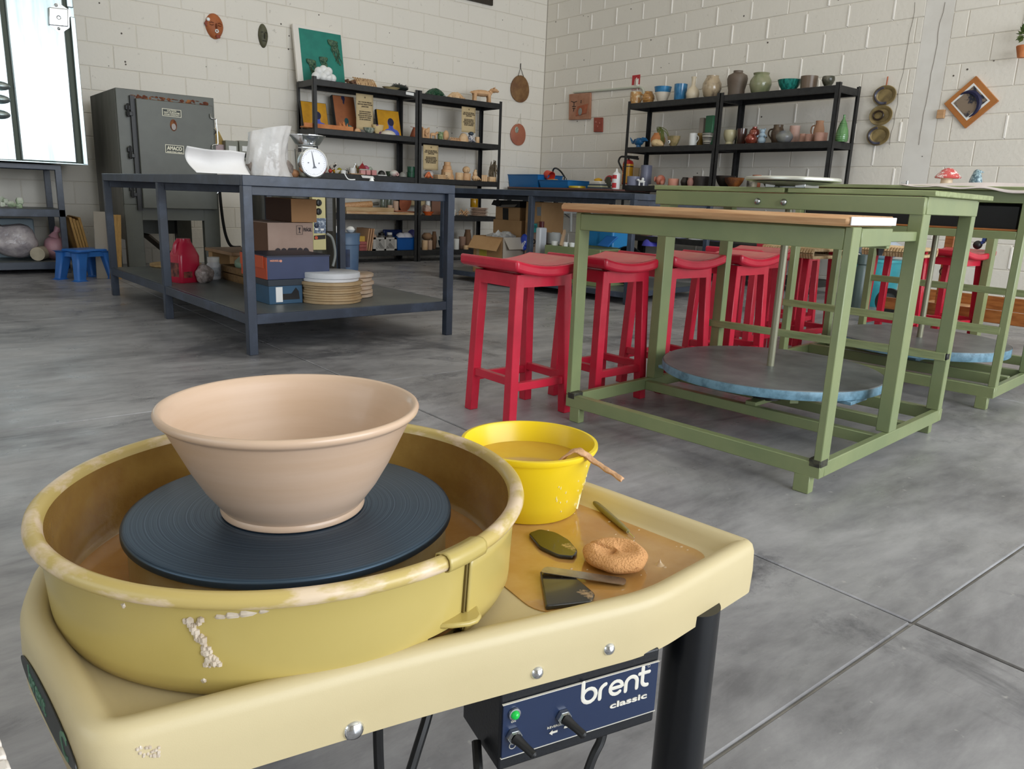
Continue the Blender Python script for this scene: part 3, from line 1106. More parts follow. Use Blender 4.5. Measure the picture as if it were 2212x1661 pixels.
# white ribbed board edge at the bottom left corner of the view
P0 = atZ(-40, 1570, 0.40)
wb = thing('white_stool', 'white slatted stool seat corner at the lower left edge of the picture', 'stool', (-0.14, 0.38, 0))
A_, B_ = atZ(-3, 1585, 0.37), atZ(27, 1665, 0.37)
dv = (B_ - A_)
dv.z = 0
dv.normalize()
sd = Vector((-dv.y, dv.x, 0))
if sd.x > 0:
    sd = -sd
mws = mat('white_ribbed_plastic', '#ece4de', 0.45)
o0 = A_ - dv * 0.05
for k in range(14):
    a = o0 + dv * (0.016 * k)
    q = [a, a + dv * 0.0135, a + dv * 0.0135 + sd * 0.25, a + sd * 0.25]
    mk('slat', Geo().prism([(p.x, p.y) for p in q], 0.355, 0.37), mws, wb, bevel=0.002)
for k in (1, 12):
    for s in (0.03, 0.22):
        a = o0 + dv * (0.016 * k) + sd * s
        mk('leg', Geo().box(a.x - 0.012, a.x + 0.012, a.y - 0.012, a.y + 0.012, 0, 0.356), mws, wb)
mk('rail', Geo().beam(o0 + dv * 0.01 + sd * 0.03 - Vector((0, 0, 0.022)), o0 + dv * 0.21 + sd * 0.03 - Vector((0, 0, 0.022)), 0.02, 0.016).beam(o0 + dv * 0.01 + sd * 0.22 - Vector((0, 0, 0.022)), o0 + dv * 0.21 + sd * 0.22 - Vector((0, 0, 0.022)), 0.02, 0.016), mws, wb)
# ------------------------------------------------------------------ green kick wheels
K1, KA = Vector((1.872, 0.971, 0)), math.radians(4.69)
K2 = Vector((3.346, 1.071, 0))
W_ = 0.917


def bx(name, t, dims, m, bevel=0.002, **k):
    return mk(name, Geo().box(*dims), m, t, local=True, bevel=bevel, segs=1, **k)


def disc_geo(c, r, z0, z1, n=72):
    return Geo().lathe([(0, z1), (r - 0.003, z1), (r, z1 - 0.003), (r, z0 + 0.003), (r - 0.003, z0), (0, z0)], n, (c[0], c[1], 0))


kw1 = thing('kick_wheel', 'nearest sage green kick wheel with a pine plank seat and a big grey flywheel', 'kick wheel', K1, KA, 'sage green kick wheels')
for (x0, x1, y0, y1) in ((0, .03, .024, .069), (0, .03, .853, .896), (.915, .945, .024, .069), (.915, .945, .853, .896)):
    bx('foot', kw1, (x0, x1, y0, y1, 0, .052), m_green)
bx('base_rail', kw1, (0, .03, 0, W_, .05, .093), m_green)
bx('base_rail', kw1, (.916, .946, 0, W_, .05, .093), m_green)
bx('base_rail', kw1, (.03, .916, 0, .022, .05, .093), m_green)
bx('base_rail', kw1, (.03, .916, W_ - .022, W_, .05, .093), m_green)
bx('base_rail', kw1, (.43, .46, .022, W_ - .022, .05, .085), m_green)
bx('base_rail', kw1, (.66, .69, .022, W_ - .022, .05, .085), m_green)
for y0 in (0, W_ - .021):
    bx('leg', kw1, (0, .05, y0, y0 + .021, .093, .712), m_green)
for y0 in (0, W_ - .040):
    bx('leg', kw1, (.461, .521, y0, y0 + .040, .093, .75), m_green)
    bx('leg', kw1, (.897, .936, y0, y0 + .040, .093, .75), m_green)
    bx('weld_burn', kw1, (-.001, .045, y0 - .001 if y0 == 0 else y0 - .002, y0 + .034, .078, .104), mat('burnt_weld', '#26251f', 0.6, c2='#4a4a38', scale=60), bevel=0.004)
bx('seat_apron', kw1, (0, .02, .021, W_ - .021, .655, .708), m_green)
bx('seat_apron', kw1, (.225, .245, .0, W_, .655, .708), m_green)
bx('seat_apron', kw1, (.05, .246, -.002, .018, .662, .709), m_green)
bx('seat_apron', kw1, (.05, .246, W_ - .018, W_ + .002, .662, .709), m_green)
bx('brace', kw1, (.245, .47, .01, .028, .672, .70), m_green)
bx('brace', kw1, (.245, .47, W_ - .028, W_ - .01, .672, .70), m_green)
bx('seat_plank', kw1, (-.033, .266, -.0, .962, .713, .740), m_pine, bevel=0.009)
bx('plank_end', kw1, (-.026, .258, -.0035, -.0002, .716, .737), m_pinelit, bevel=0.001, label='plank end whitened for the light on it')  # light on the right end face is put into a white colour
bx('table_apron', kw1, (.455, .475, 0, .935, .748, .797), m_green)
bx('table_apron', kw1, (.925, .945, 0, .935, .748, .797), m_green)
bx('table_apron', kw1, (.475, .925, -.002, .018, .748, .80), m_green)
bx('table_apron', kw1, (.475, .925, .917, .935, .748, .797), m_green)
for (y0, y1) in ((-.022, .425), (.437, .952)):
    bx('table_plank', kw1, (.465, 1.01, y0, y1, .800, .816), m_greenw)
for y in (.427, .52):
    mk('bolt', Geo().lathe([(0, .012), (.006, .011), (.0105, .006), (.011, 0)], 12, Mx=Matrix.Translation((.455, y, .770)) @ Matrix.Rotation(-PI / 2, 4, 'Y')), m_steel, kw1, local=True)
CF = (.55, .455)
mk('flywheel', disc_geo(CF, .372, .180, .211), [m_fly], kw1, local=True, angle=30)
mk('flywheel_rim', Geo().lathe([(.3725, .209), (.3735, .207), (.3735, .183), (.3725, .181)], 72, (CF[0], CF[1], 0)), m_flyedge, kw1, local=True)
bx('rim_plate', kw1, (.40, .52, .10, .16, .168, .180), m_flyedge)
bx('rim_plate', kw1, (.34, .47, .60, .78, .168, .180), m_flyedge)
mk('bearing', Geo().lathe([(0, .18), (.03, .178), (.034, .165), (.022, .15), (.022, .125), (.05, .12), (.05, .095), (0, .095)], 20, (CF[0], CF[1], 0)), m_dark, kw1, local=True)
mk('angle_brace', Geo().beam((.44, .30, .14), (.66, .62, .14), .03, .03).beam((.45, .60, .145), (.56, .46, .145), .03, .025), m_green, kw1, local=True)
bx('bearing_rail', kw1, (.44, .68, .435, .475, .083, .098), m_green)
mk('shaft', Geo().cyl((CF[0], CF[1], .12), (CF[0], CF[1], .84), .0125, n=16), mat('olive_painted_shaft', '#8f8d76', 0.3, metal=0.3), kw1, local=True)
mk('wheel_head', disc_geo(CF, .152, .838, .850).lathe([(.128, .835), (.05, .822), (0, .822)], 40, (CF[0], CF[1], 0)), mat('cast_aluminium', '#d5d6cd', 0.35, metal=0.7), kw1, local=True, angle=30)
mk('head_bearing', Geo().box(.50, .60, .385, .42, .816, .834).box(.50, .60, .49, .525, .816, .834).box(.53, .57, .42, .49, .816, .828), m_steel, kw1, local=True, bevel=0.002)
mk('foot_bar', Geo().beam((.905, .945, .268), (.905, .006, .281), .028, .026), m_greenw, kw1, local=True, bevel=0.001)
bx('bar_socket', kw1, (.893, .918, -.001, .0075, .271, .293), m_dark)

kw2 = thing('kick_wheel', 'second sage green kick wheel farther right with paper spread over its table', 'kick wheel', K2, KA, 'sage green kick wheels')
for (x0, x1, y0, y1) in ((0, .03, .018, .061), (0, .03, .853, .896), (.915, .945, .024, .069), (.915, .945, .853, .896)):
    bx('foot', kw2, (x0, x1, y0, y1, 0, .052), m_green)
bx('base_rail', kw2, (0, .03, 0, W_, .05, .095), m_green)
bx('base_rail', kw2, (.916, .946, 0, W_, .05, .095), m_green)
bx('base_rail', kw2, (.03, .916, 0, .022, .05, .095), m_green)
bx('base_rail', kw2, (.03, .916, W_ - .022, W_, .05, .095), m_green)
bx('base_rail', kw2, (.27, .30, .022, W_ - .022, .055, .10), m_green)
bx('base_rail', kw2, (.47, .50, .022, W_ - .022, .055, .10), m_green)
for y0 in (0, W_ - .026):
    bx('leg', kw2, (0, .045, y0, y0 + .026, .095, .805), m_green)
    bx('leg', kw2, (.46, .50, y0, y0 + .030, .095, .805), m_green)
    bx('leg', kw2, (.90, .94, y0, y0 + .030, .095, .70), m_green)
bx('table_apron', kw2, (-.002, .02, 0, .935, .803, .846), m_green)
bx('table_apron', kw2, (.48, .50, 0, .935, .803, .846), m_green)
bx('table_apron', kw2, (.02, .48, -.003, .018, .803, .846), m_green)
bx('table_apron', kw2, (.02, .48, .917, .935, .803, .846), m_green)
bx('lower_beam', kw2, (.0, .025, .026, W_ - .026, .668, .698), m_green)
bx('lower_beam', kw2, (.47, .495, .026, W_ - .026, .668, .698), m_green)
bx('splash_tray', kw2, (.03, .46, .03, W_ - .03, .685, .80), mat('black_tray_liner', '#0d0d0e', 0.5), bevel=0.01, label='black plastic splash tray')
bx('tray_board', kw2, (.005, .47, .028, W_ - .028, .699, .706), m_pine2, bevel=0.001)
mk('tray_drain', Geo().lathe([(.012, .56), (.02, .60), (.075, .685)], 4, (.22, .60, 0)), m_dark, kw2, local=True)
bx('table_plank', kw2, (-.035, .52, -.05, .955, .848, .862), m_greenw)
bx('seat_plank', kw2, (.70, .98, -.02, .94, .70, .727), m_pine, bevel=0.008)
CF2 = (.375, .425)
mk('flywheel', disc_geo(CF2, .366, .172, .196), m_fly, kw2, local=True, angle=30)
mk('flywheel_rim', Geo().lathe([(.3665, .194), (.3675, .192), (.3675, .158), (.3665, .156), (.33, .156)], 72, (CF2[0], CF2[1], 0)), m_flyedge, kw2, local=True)
mk('shaft', Geo().cyl((CF2[0], CF2[1], .10), (CF2[0], CF2[1], .87), .0125, n=16), mat('olive_painted_shaft', '#8f8d76', 0.3), kw2, local=True)
mk('wheel_head', disc_geo(CF2, .14, .868, .878), mat('cast_aluminium', '#d5d6cd', 0.35, metal=0.7), kw2, local=True, angle=30)
bx('bearing', kw2, (.30, .45, .40, .45, .09, .12), m_flyedge)
mk('foot_bar', Geo().beam((.012, .925, .322), (.012, .020, .318), .026, .030), m_greenw, kw2, local=True, bevel=0.001)
mk('foot_bar', Geo().beam((.93, .915, .402), (.93, -.20, .392), .026, .032), m_greenw, kw2, local=True, bevel=0.001)

kmat2 = Matrix.Translation(K2) @ Matrix.Rotation(KA, 4, 'Z')
# crumpled paper over the second table, hanging over its near edge
g = Geo()


def pap(u, v):
    y = .46 - u * .56                      # along the table, right end beyond the plank
    x = -.066 + v * .50
    z = .864 + .006 * math.sin(9 * y + 3 * v) * (1 - v) + .008 * (1 - v) ** 2
    if v < .12:
        k = (0.12 - v) / .12
        z -= k * (.020 + .030 * max(0, u - .25) + .004 * math.sin(20 * u)) * (0.2 + 0.8 * min(1, u * 5))
        x += k * .02
    return kmat2 @ Vector((x, y, z + .002))


g.grid(pap, 40, 34)
mk('paper_sheet', g, mat('creased_pale_paper', '#e6d9d6', 0.7, c2='#d9cdc9', scale=6), None, solid=0.0015, loc=tuple(kmat2 @ Vector((.1, .18, .866))), angle=180,
   label='large creased off-white paper sheet draped over the second kick wheel table', cat='paper')
# mushroom, bird and small things on that paper
ZP = .868


def onpaper(px, t):
    """point on the second table at depth t behind its near edge, in the picture column px"""
    o = kmat2 @ Vector((t, 0, 0))
    n = Vector((math.cos(KA), math.sin(KA), 0))
    d = Vector(_ray(px, 378))
    P = Vector(CAMP)
    Q = P + d * ((o - P).dot(n) / d.dot(n))
    return Vector((Q.x, Q.y, ZP))


P = onpaper(2047, .22)
R = wid(26, P)
mush = thing('ceramic_mushroom', 'ceramic mushroom with a glossy red cap on the draped paper', 'figurine', P)
mk('stem', Geo().lathe([(0, 0), (R * .55, 0), (R * .45, R * .3), (R * .42, R * .95), (0, R * 1.0)], 16), mat('cream_glaze', '#e0cfae', 0.4), mush, local=True)
mk('cap', Geo().lathe([(R * .4, R * .80), (R * .95, R * .62), (R * 1.02, R * .72), (R * .8, R * .98), (R * .55, R * 1.25), (R * .3, R * 1.42), (0, R * 1.48)], 24, wob=0.05), mat('red_mottled_glaze', '#c44a48', 0.2, c2='#f0d8d4', scale=70, lo=0.52, hi=0.6, coat=0.5), mush, local=True)
P = onpaper(2110, .24)
R = wid(13, P)
mk('bird_figurine', Geo().lathe([(0, 0), (R * 1.0, 0), (R * 1.0, R * .8), (R * .78, R * 1.7), (R * .62, R * 2.1), (R * .5, R * 2.5), (R * .25, R * 2.75), (0, R * 2.8)], 18).tube([(R * .3, -R * .3, R * 2.45), (R * .8, -R * .75, R * 2.35)], R * .2, 6, True, [R * .25, R * .04]),
   mat('blue_grey_feather_glaze', '#4d6570', 0.3, c2='#8fa7ad', scale=120, lo=0.45, hi=0.55), None, local=True, loc=tuple(P), label='small blue-grey ceramic bird beside the red capped mushroom', cat='figurine')
P = onpaper(2175, .2)
R = wid(8, P)
mk('wing_nut', Geo().cyl((0, 0, 0), (0, 0, R * .9), R * .3, n=8).cbox((-R * .6, 0, R * .8), (R * .8, R * .3, R * .5)).cbox((R * .6, 0, R * .8), (R * .8, R * .3, R * .5)), m_dark, None, local=True, loc=tuple(P), label='small black wing nut standing on the paper at the right edge', cat='nut')
P = onpaper(1962, -.02)
mk('clamp_pin', Geo().cyl((-.016, 0.016, .006), (.004, -.004, .006), .0022, n=8).cyl((.0, 0, -.002), (.0, 0, .014), .004, n=8), m_steel, None, local=True, loc=(P.x, P.y, .865), label='small steel pin sticking out from the left end of the draped paper', cat='pin')

# ------------------------------------------------------------------ red stools
def red_stool(name, label, loc, rz, group, seat='wood'):
    t = thing(name, label, 'stool', loc, rz, group)
    if seat == 'wood':
        def top(u, v):
            x, y = (u - .5) * .326, (v - .5) * .312
            return (x, y, .534 + .024 * (x / .163) ** 2)
        g = Geo()
        n = 14
        tops = [[top(i / n, j / 2) for i in range(n + 1)] for j in range(3)]
        vs = [p for r in tops for p in r] + [(p[0], p[1], p[2] - .036 + .012 * (abs(p[0]) / .163) ** 2 * 0) for r in tops for p in r]
        m1 = (n + 1)
        fs = [(j * m1 + i, j * m1 + i + 1, (j + 1) * m1 + i + 1, (j + 1) * m1 + i) for j in range(2) for i in range(n)]
        o = 3 * m1
        fs += [(o + j * m1 + i, o + (j + 1) * m1 + i, o + (j + 1) * m1 + i + 1, o + j * m1 + i + 1) for j in range(2) for i in range(n)]
        for i in range(n):
            fs.append((i, o + i, o + i + 1, i + 1))
            fs.append((2 * m1 + i, 2 * m1 + i + 1, o + 2 * m1 + i + 1, o + 2 * m1 + i))
        for j in range(2):
            fs.append((j * m1, (j + 1) * m1, o + (j + 1) * m1, o + j * m1))
            fs.append((j * m1 + n, o + j * m1 + n, o + (j + 1) * m1 + n, (j + 1) * m1 + n))
        g.add(vs, fs)
        st = mk('seat', g, m_red, t, local=True, bevel=0.010, segs=3)
        g = Geo()
        g.grid(lambda u, v: (lambda q: (q[0], q[1], q[2] + .0006))(top(.05 + .9 * u, .05 + .9 * v)), 12, 4)
        mk('mottled_top', g, m_redseat, st, local=True)  # seat top mottled at random with paler, pinkish red
        h = .505
    else:
        g = Geo()
        for k in range(20):
            y = -.15 + .30 * k / 19
            g.tube([(-.155, y, .535), (-.15, y, .552), (-.05, y, .555 - .004), (.05, y, .551), (.15, y, .552), (.155, y, .535), (.15, y, .515), (-.15, y, .515), (-.155, y, .535)], .0085, 6, False)
        mk('woven_seat', g, mat('straw_rush', '#cfb48c', 0.8, c2='#b8976a', scale=60), t, local=True, label='woven straw seat')
        h = .55
    for (a, b) in ((-1, -1), (1, -1), (1, 1), (-1, 1)):
        p0, p1 = Vector((a * .130, b * .109, 0)), Vector((a * .108, b * .096, h))
        vs = []
        for p, z in ((p0, 0), (p1, h)):
            for (i, j) in ((-1, -1), (1, -1), (1, 1), (-1, 1)):
                vs.append((p.x + i * .0175, p.y + j * .0175, z))
        mk('leg', Geo().add(vs, [(3, 2, 1, 0), (4, 5, 6, 7), (0, 1, 5, 4), (1, 2, 6, 5), (2, 3, 7, 6), (3, 0, 4, 7)]), m_red, t, local=True, bevel=0.002, segs=1)
    if seat == 'wood':
        for b in (-1, 1):
            mk('apron', Geo().box(-.108, .108, b * .106 - .008, b * .106 + .008, .462, .505), m_red, t, local=True)
        for a in (-1, 1):
            mk('apron', Geo().box(a * .118 - .008, a * .118 + .008, -.096, .096, .462, .505), m_red, t, local=True)
    for b in (-1, 1):
        mk('stretcher', Geo().box(-.125, .125, b * .105 - .011, b * .105 + .011, .108, .136), m_red, t, local=True, bevel=0.002, segs=1)
    for a in (-1, 1):
        mk('stretcher', Geo().box(a * .124 - .011, a * .124 + .011, -.105, .105, .128 if a < 0 else .120, .156 if a < 0 else .148), m_red, t, local=True, bevel=0.002, segs=1)
    return t


row = 'red saddle stools in a row'
names = ['nearest red saddle stool standing clear left of the green kick wheel', 'second red saddle stool with paint splashes behind the kick wheel front leg',
         'third red saddle stool in the row behind the kick wheel', 'fourth red saddle stool seen through the kick wheel, beside the shaft', 'fifth red saddle stool, last of the row, beyond the kick wheel shaft']
st0 = red_stool('saddle_stool', names[0], (1.732, 2.066, 0), math.radians(1), row)
for k, (x, y, r) in enumerate(((2.132, 2.062, 1), (2.535, 2.075, -1), (2.945, 2.07, 2), (3.36, 2.26, 4))):
    c = copy_tree(st0)
    c.location = (x, y, 0)
    c.rotation_euler = (0, 0, math.radians(r))
    c['label'] = names[k + 1]
for k, (x, y, r, lb) in enumerate(((4.15, 2.5, 8, 'red stool with a bare red seat between the two woven seat stools'), (5.02, 1.95, -6, 'red saddle stool farthest right near the wooden frame'))):
    c = copy_tree(st0)
    c.location = (x, y, 0)
    c.rotation_euler = (0, 0, math.radians(r))
    c['label'] = lb
    c['group'] = 'red stools farther back'
w0 = red_stool('woven_stool', 'red stool with a woven straw seat just right of the kick wheel shaft', (3.80, 2.22, 0), math.radians(-4), 'woven seat stools', 'woven')
c = copy_tree(w0)
c.location = (4.62, 2.10, 0)
c.rotation_euler = (0, 0, math.radians(5))
c['label'] = 'red stool with a woven straw seat behind the second kick wheel'

# ------------------------------------------------------------------ steel work benches
def bench(name, label, loc, rz, a, b, zt, shelf, mids, m, mshelf):
    t = thing(name, label, 'workbench', loc, rz, 'black steel workbenches')
    L = .05
    bx('top_rail', t, (0, a, 0, .03, zt - .045, zt), m)
    bx('top_rail', t, (0, a, b - .03, b, zt - .045, zt), m)
    bx('top_rail', t, (0, .03, .03, b - .03, zt - .045, zt), m)
    bx('top_rail', t, (a - .03, a, .03, b - .03, zt - .045, zt), m)
    bx('worktop', t, (.02, a - .02, .02, b - .02, zt - .012, zt + .001), mshelf)
    for mv in mids:
        bx('cross_rail', t, (.03, a - .03, mv, mv + .04, zt - .085, zt - .045), m)
    bx('cross_rail', t, (.03, a - .03, .03, .06, zt - .085, zt - .045), m)
    bx('cross_rail', t, (.03, a - .03, b - .06, b - .03, zt - .085, zt - .045), m)
    for (x, y) in [(0, 0), (a - .042, 0), (0, b - .04), (a - .042, b - .04)] + [(x, mv) for mv in mids for x in (0, a - .042)]:
        bx('leg', t, (x, x + .042, y, y + .04, 0, zt - .045), m)
    if shelf:
        z0, z1 = shelf
        bx('shelf_rail', t, (.003, a - .003, .003, .03, z0, z1), m)
        bx('shelf_rail', t, (.003, a - .003, b - .03, b - .003, z0, z1), m)
        bx('shelf_rail', t, (.003, .03, .03, b - .03, z0, z1), m)
        bx('shelf_rail', t, (a - .03, a - .003, .03, b - .03, z0, z1), m)
        bx('shelf_sheet', t, (.02, a - .02, .02, b - .02, z1 - .01, z1 + .001), mshelf)
    return t


BO, BA = Vector((1.254, 3.421, 0)), math.radians(1.67)
bench1 = bench('steel_workbench', 'slate black steel workbench on the left with a lower shelf of boxes and bats', BO, BA, 1.147, 2.358, .802, (.141, .188), [1.19], m_bench, m_benchtop)
ZS1 = .1895
BO2 = Vector((4.294, 3.90, 0))
m_bench2 = mat('black_bench_paint', '#191a1c', 0.45, c2='#222326', scale=9)
bench2 = bench('steel_workbench', 'long black steel workbench behind the red stools with cardboard boxes below', BO2, math.radians(7.7), 1.147, 2.12, .815, (.05, .092), [1.0], m_bench, m_benchtop)
# ------------------------------------------------------------------ black boltless shelving units
def shelving(name, label, loc, rz, w, d, tiers, h, group):
    t = thing(name, label, 'shelving', loc, rz, group)
    p = .038
    for x in (0, w - p):
        for y in (0, d - p):
            g = Geo().box(x, x + p, y if y == 0 else y + p - .003, .003 if y == 0 else y + p, 0, h)
            g.box(x if x == 0 else x + p - .003, x + .003 if x == 0 else x + p, y, y + p, 0, h)
            mk('post', g, m_black, t, local=True)
    for z in tiers:
        bx('front_beam', t, (p * .6, w - p * .6, .003, .020, z - .058, z), m_black, bevel=0.003)
        bx('back_beam', t, (p * .6, w - p * .6, d - .020, d - .003, z - .058, z), m_black, bevel=0.003)
        bx('side_beam', t, (.003, .020, p * .6, d - p * .6, z - .058, z), m_black, bevel=0.003)
        bx('side_beam', t, (w - .020, w - .003, p * .6, d - p * .6, z - .058, z), m_black, bevel=0.003)
        bx('shelf_board', t, (.018, w - .018, .018, d - .018, z - .016, z - .001), mat('dark_shelf_board', '#2a2622', 0.7), bevel=0)
    return t


TL_ = [1.820, 1.358, .927, .518, .128]
YS, DS = 7.549, .40
shelving('shelving_unit', 'left bay of the black shelving against the far wall, paintings on its second shelf', (3.515, YS, 0), 0, 1.222, DS, TL_, 1.845, 'black boltless shelving')
shelving('shelving_unit', 'right bay of the black shelving against the far wall, full of raw clay pieces', (4.745, YS, 0), 0, 1.150, DS, TL_, 1.845, 'black boltless shelving')
mk('shelf_tag', Geo().slab3(atY(877, 204, YS - .0005), atY(894, 207, YS - .0005), atY(877, 198, YS - .0005), .001), m_white, None, loc=tuple(atY(885, 203, YS)), label='small white oval sticker on the top beam of the far shelving', cat='sticker')
TR_ = [1.792, 1.337, .932, .40, .12]
XS = 6.50
for (y0, w, lb) in ((4.895, 1.205, 'left bay of the black shelving on the right hand wall with glazed pots'), (3.672, 1.218, 'right bay of the black shelving on the right hand wall, green bottle at its end')):
    # turned so that its front faces -x
    shelving('shelving_unit', lb, (XS, y0 + w, 0), -PI / 2, w, .36, TR_, 1.815, 'black boltless shelving')


class Slot:
    """place of an object on a shelf: base point, width and height read from the photo"""
    def __init__(s, px0, px1, py0, z, Y=None, X=None):
        c = (px0 + px1) / 2
        if Y is not None:
            T = atY(c, py0, Y)
        else:
            T = atX(c, py0, X)
        s.P = Vector((T.x, T.y, z))
        s.w = wid(px1 - px0, T)
        s.h = max(T.z - z, 0.01)


def put(name, label, cat, sl, g, m, rz=0.0, group=None, **k):
    return mk(name, g, m, None, local=True, loc=tuple(sl.P), rz=rz, label=label, cat=cat, group=group, **k)


PF = {
    'bowl': [(0, 0), (.45, 0), (.46, .06), (.62, .2), (.85, .55), (1, 1), (.95, 1), (.78, .55), (.5, .2), (0, .15)],
    'cup': [(0, 0), (.86, 0), (.92, .04), (1, 1), (.92, 1), (.86, .1), (0, .08)],
    'cyl': [(0, 0), (.97, 0), (1, .03), (1, .97), (.97, 1), (.9, 1), (.9, .1), (0, .1)],
    'jar': [(0, 0), (.62, 0), (.8, .12), (1, .45), (.95, .65), (.74, .84), (.68, .9), (.74, 1), (.66, 1), (.6, .9), (.8, .6), (0, .1)],
    'round': [(0, 0), (.5, 0), (.78, .12), (1, .45), (.95, .66), (.7, .88), (.62, .94), (.64, 1), (.56, 1), (.55, .92), (.85, .6), (0, .1)],
    'vase': [(0, 0), (.78, 0), (.8, .06), (.8, .25), (.95, .52), (1, .68), (.9, .82), (.55, .9), (.45, .92), (.46, 1), (.4, 1), (.4, .9), (.7, .8), (0, .1)],
    'bottle': [(0, 0), (.9, 0), (1, .1), (1, .22), (.88, .42), (.5, .7), (.2, .85), (.16, .95), (.2, 1), (.1, 1), (0, .95)],
    'neck': [(0, 0), (.6, 0), (.9, .12), (1, .28), (.85, .46), (.4, .58), (.3, .66), (.3, .9), (.42, 1), (.3, 1), (.22, .9), (0, .6)],
    'dome': [(1, 0), (.97, .25), (.82, .6), (.5, .9), (0, 1)],
    'plate': [(0, 0), (.55, 0), (.6, .3), (1, 1), (.95, 1), (.55, .5), (0, .45)],
    'goblet': [(0, 0), (.62, 0), (.64, .06), (.55, .22), (.8, .42), (1, .68), (.96, .9), (.9, 1), (.82, 1), (.85, .7), (.5, .4), (0, .35)],
}


def lat(kind, w, h, n=24, **k):
    return Geo().lathe([(r * w / 2, z * h) for r, z in PF[kind]], n, **k)


def handle(w, h, side=(1, 0), r=.008, z0=.25, z1=.8, out=.35):
    s = Vector((side[0], side[1], 0)).normalized()
    b = w / 2 * .92
    return Geo().tube(smooth([s * b + Vector((0, 0, h * z1)), s * (b + w * out * .8) + Vector((0, 0, h * (z1 * .95))), s * (b + w * out) + Vector((0, 0, h * (z0 + z1) / 2)), s * b + Vector((0, 0, h * z0))], 4), r, 6)


def animal(L, h, hw=.36, horns=False, tailup=True):
    """four legged clay animal, length L along x, standing height h at the back"""
    g = Geo()
    by, bz, br = L * .16, h * .62, h * .22
    g.ball((0, 0, bz), (L * .36, L * .15, br), 14, noise=.04)
    for a in (-1, 1):
        for b in (-1, 1):
            g.tube([(a * L * .24, b * L * .08, bz - br * .3), (a * L * .25, b * L * .085, h * .3), (a * L * .25, b * L * .09, 0)], .01, 8, True, [L * .07, L * .052, L * .058])
    g.tube([(L * .28, 0, bz + br * .3), (L * .38, 0, h * .84)], .01, 8, True, [br * .75, br * .55])
    g.ball((L * .42, 0, h * .86), (L * .15, L * .12, h * .15), 12)
    g.ball((L * .54, 0, h * .82), (L * .07, L * .075, h * .09), 8)
    for b in (-1, 1):
        g.tube([(L * .40, b * L * .08, h * .95), (L * .38, b * L * .17, h * 1.0)], .01, 6, True, [L * .035, L * .012])
        if horns:
            g.tube([(L * .42, b * L * .05, h * .98), (L * .44, b * L * .10, h * 1.08)], .01, 6, True, [L * .025, L * .006])
    g.tube([(-L * .34, 0, bz + br * .4), (-L * .40, 0, bz)], L * .018, 6)
    return g


def coil_mass(w, d, h, r, n, seed):
    """heap of rolled clay coils over a low dome"""
    random.seed(seed)
    g = Geo()
    g.lathe([(w * .46, 0), (w * .42, h * .4), (w * .25, h * .75), (0, h * .85)], 20, sy=d / w)
    for k in range(n):
        a = random.random() * 6.28
        pts = []
        q = Vector((math.cos(a) * w * .38, math.sin(a) * d * .38, 0))
        dr = random.random() * 6.28
        for j in range(9):
            e = 1 - (q.x / (w * .5)) ** 2 - (q.y / (d * .5)) ** 2
            pts.append((q.x, q.y, max(0.05, e) * h * .88 + r * .3))
            dr += random.uniform(-.9, .9)
            q = q + Vector((math.cos(dr), math.sin(dr), 0)) * w * .07
            if abs(q.x) > w * .47 or abs(q.y) > d * .47:
                dr += PI * .8
                q = Vector((max(-w * .46, min(w * .46, q.x)), max(-d * .46, min(d * .46, q.y)), 0))
        g.tube(pts, r, 6)
    return g


# ---------------------------------------------- far shelving, top shelf
z = TL_[0]
# canvas with three jellyfish in relief
YJ = 7.86
bl, br_, tl = atY(644, 181, YJ), atY(746, 190, YJ), atY(637, 51, YJ + .1)
bl.z = br_.z = z
br_.y = bl.y
tl.x = bl.x + .002
jc = thing('jellyfish_canvas', 'white framed teal canvas with three green relief jellyfish, leaning on the wall', 'painting', (bl.x, bl.y, z))
Wd, Hh = (br_ - bl).length, (tl - bl).length
Mj = frame3(bl, br_ - bl, tl - bl)
mk('canvas', placed(Geo().box(0, Wd, 0, Hh, -.035, 0), Mj), mat('white_canvas_edge', '#e9e3da', 0.7), jc, bevel=.003)
e0, e1 = Wd * .115, Hh * .10
mk('teal_field', placed(Geo().box(e0, Wd, .012, Hh - e1 * .62, 0, .003), Mj), mat('teal_paint', '#17786b', 0.55, c2='#1d8574', scale=8), jc)
mj = mat('dark_green_relief_clay', '#2e4e3c', 0.6, c2='#5b7a58', scale=60, lo=.45, hi=.62, bump=.3)
random.seed(4)
for (u, v, s, lean) in ((.30, .38, 1.0, .45), (.57, .46, .9, .02), (.80, .78, 1.1, .35)):
    cx_, cy_ = u * Wd, v * Hh
    r = .052 * s
    g = Geo()
    g.lathe([(r, -.2 * r), (r * 1.02, 0), (r * .85, r * .5), (r * .4, r * .8), (0, r * .9)], 16, Mx=Matrix.Translation((cx_, cy_, .012)) @ Matrix.Rotation(-PI / 2 - lean * .3, 4, 'Z') @ Matrix.Rotation(PI / 2, 4, 'Y') @ Matrix.Diagonal((.35, 1, 1, 1)))
    for k in range(13):
        x0 = cx_ + random.uniform(-.7, .7) * r
        pts = []
        Lx = random.uniform(2.0, 4.2) * r
        for j in range(9):
            t = j / 8
            pts.append((x0 + lean * t * Lx * .7 + math.sin(t * 9 + k) * .010, cy_ - t * Lx, .008 + .006 * math.sin(t * 7 + k * 2)))
        g.tube(pts, .0055, 5, True, [.0075 - .004 * j / 8 for j in range(9)])
    mk('jellyfish', placed(g, Mj), mj, jc)
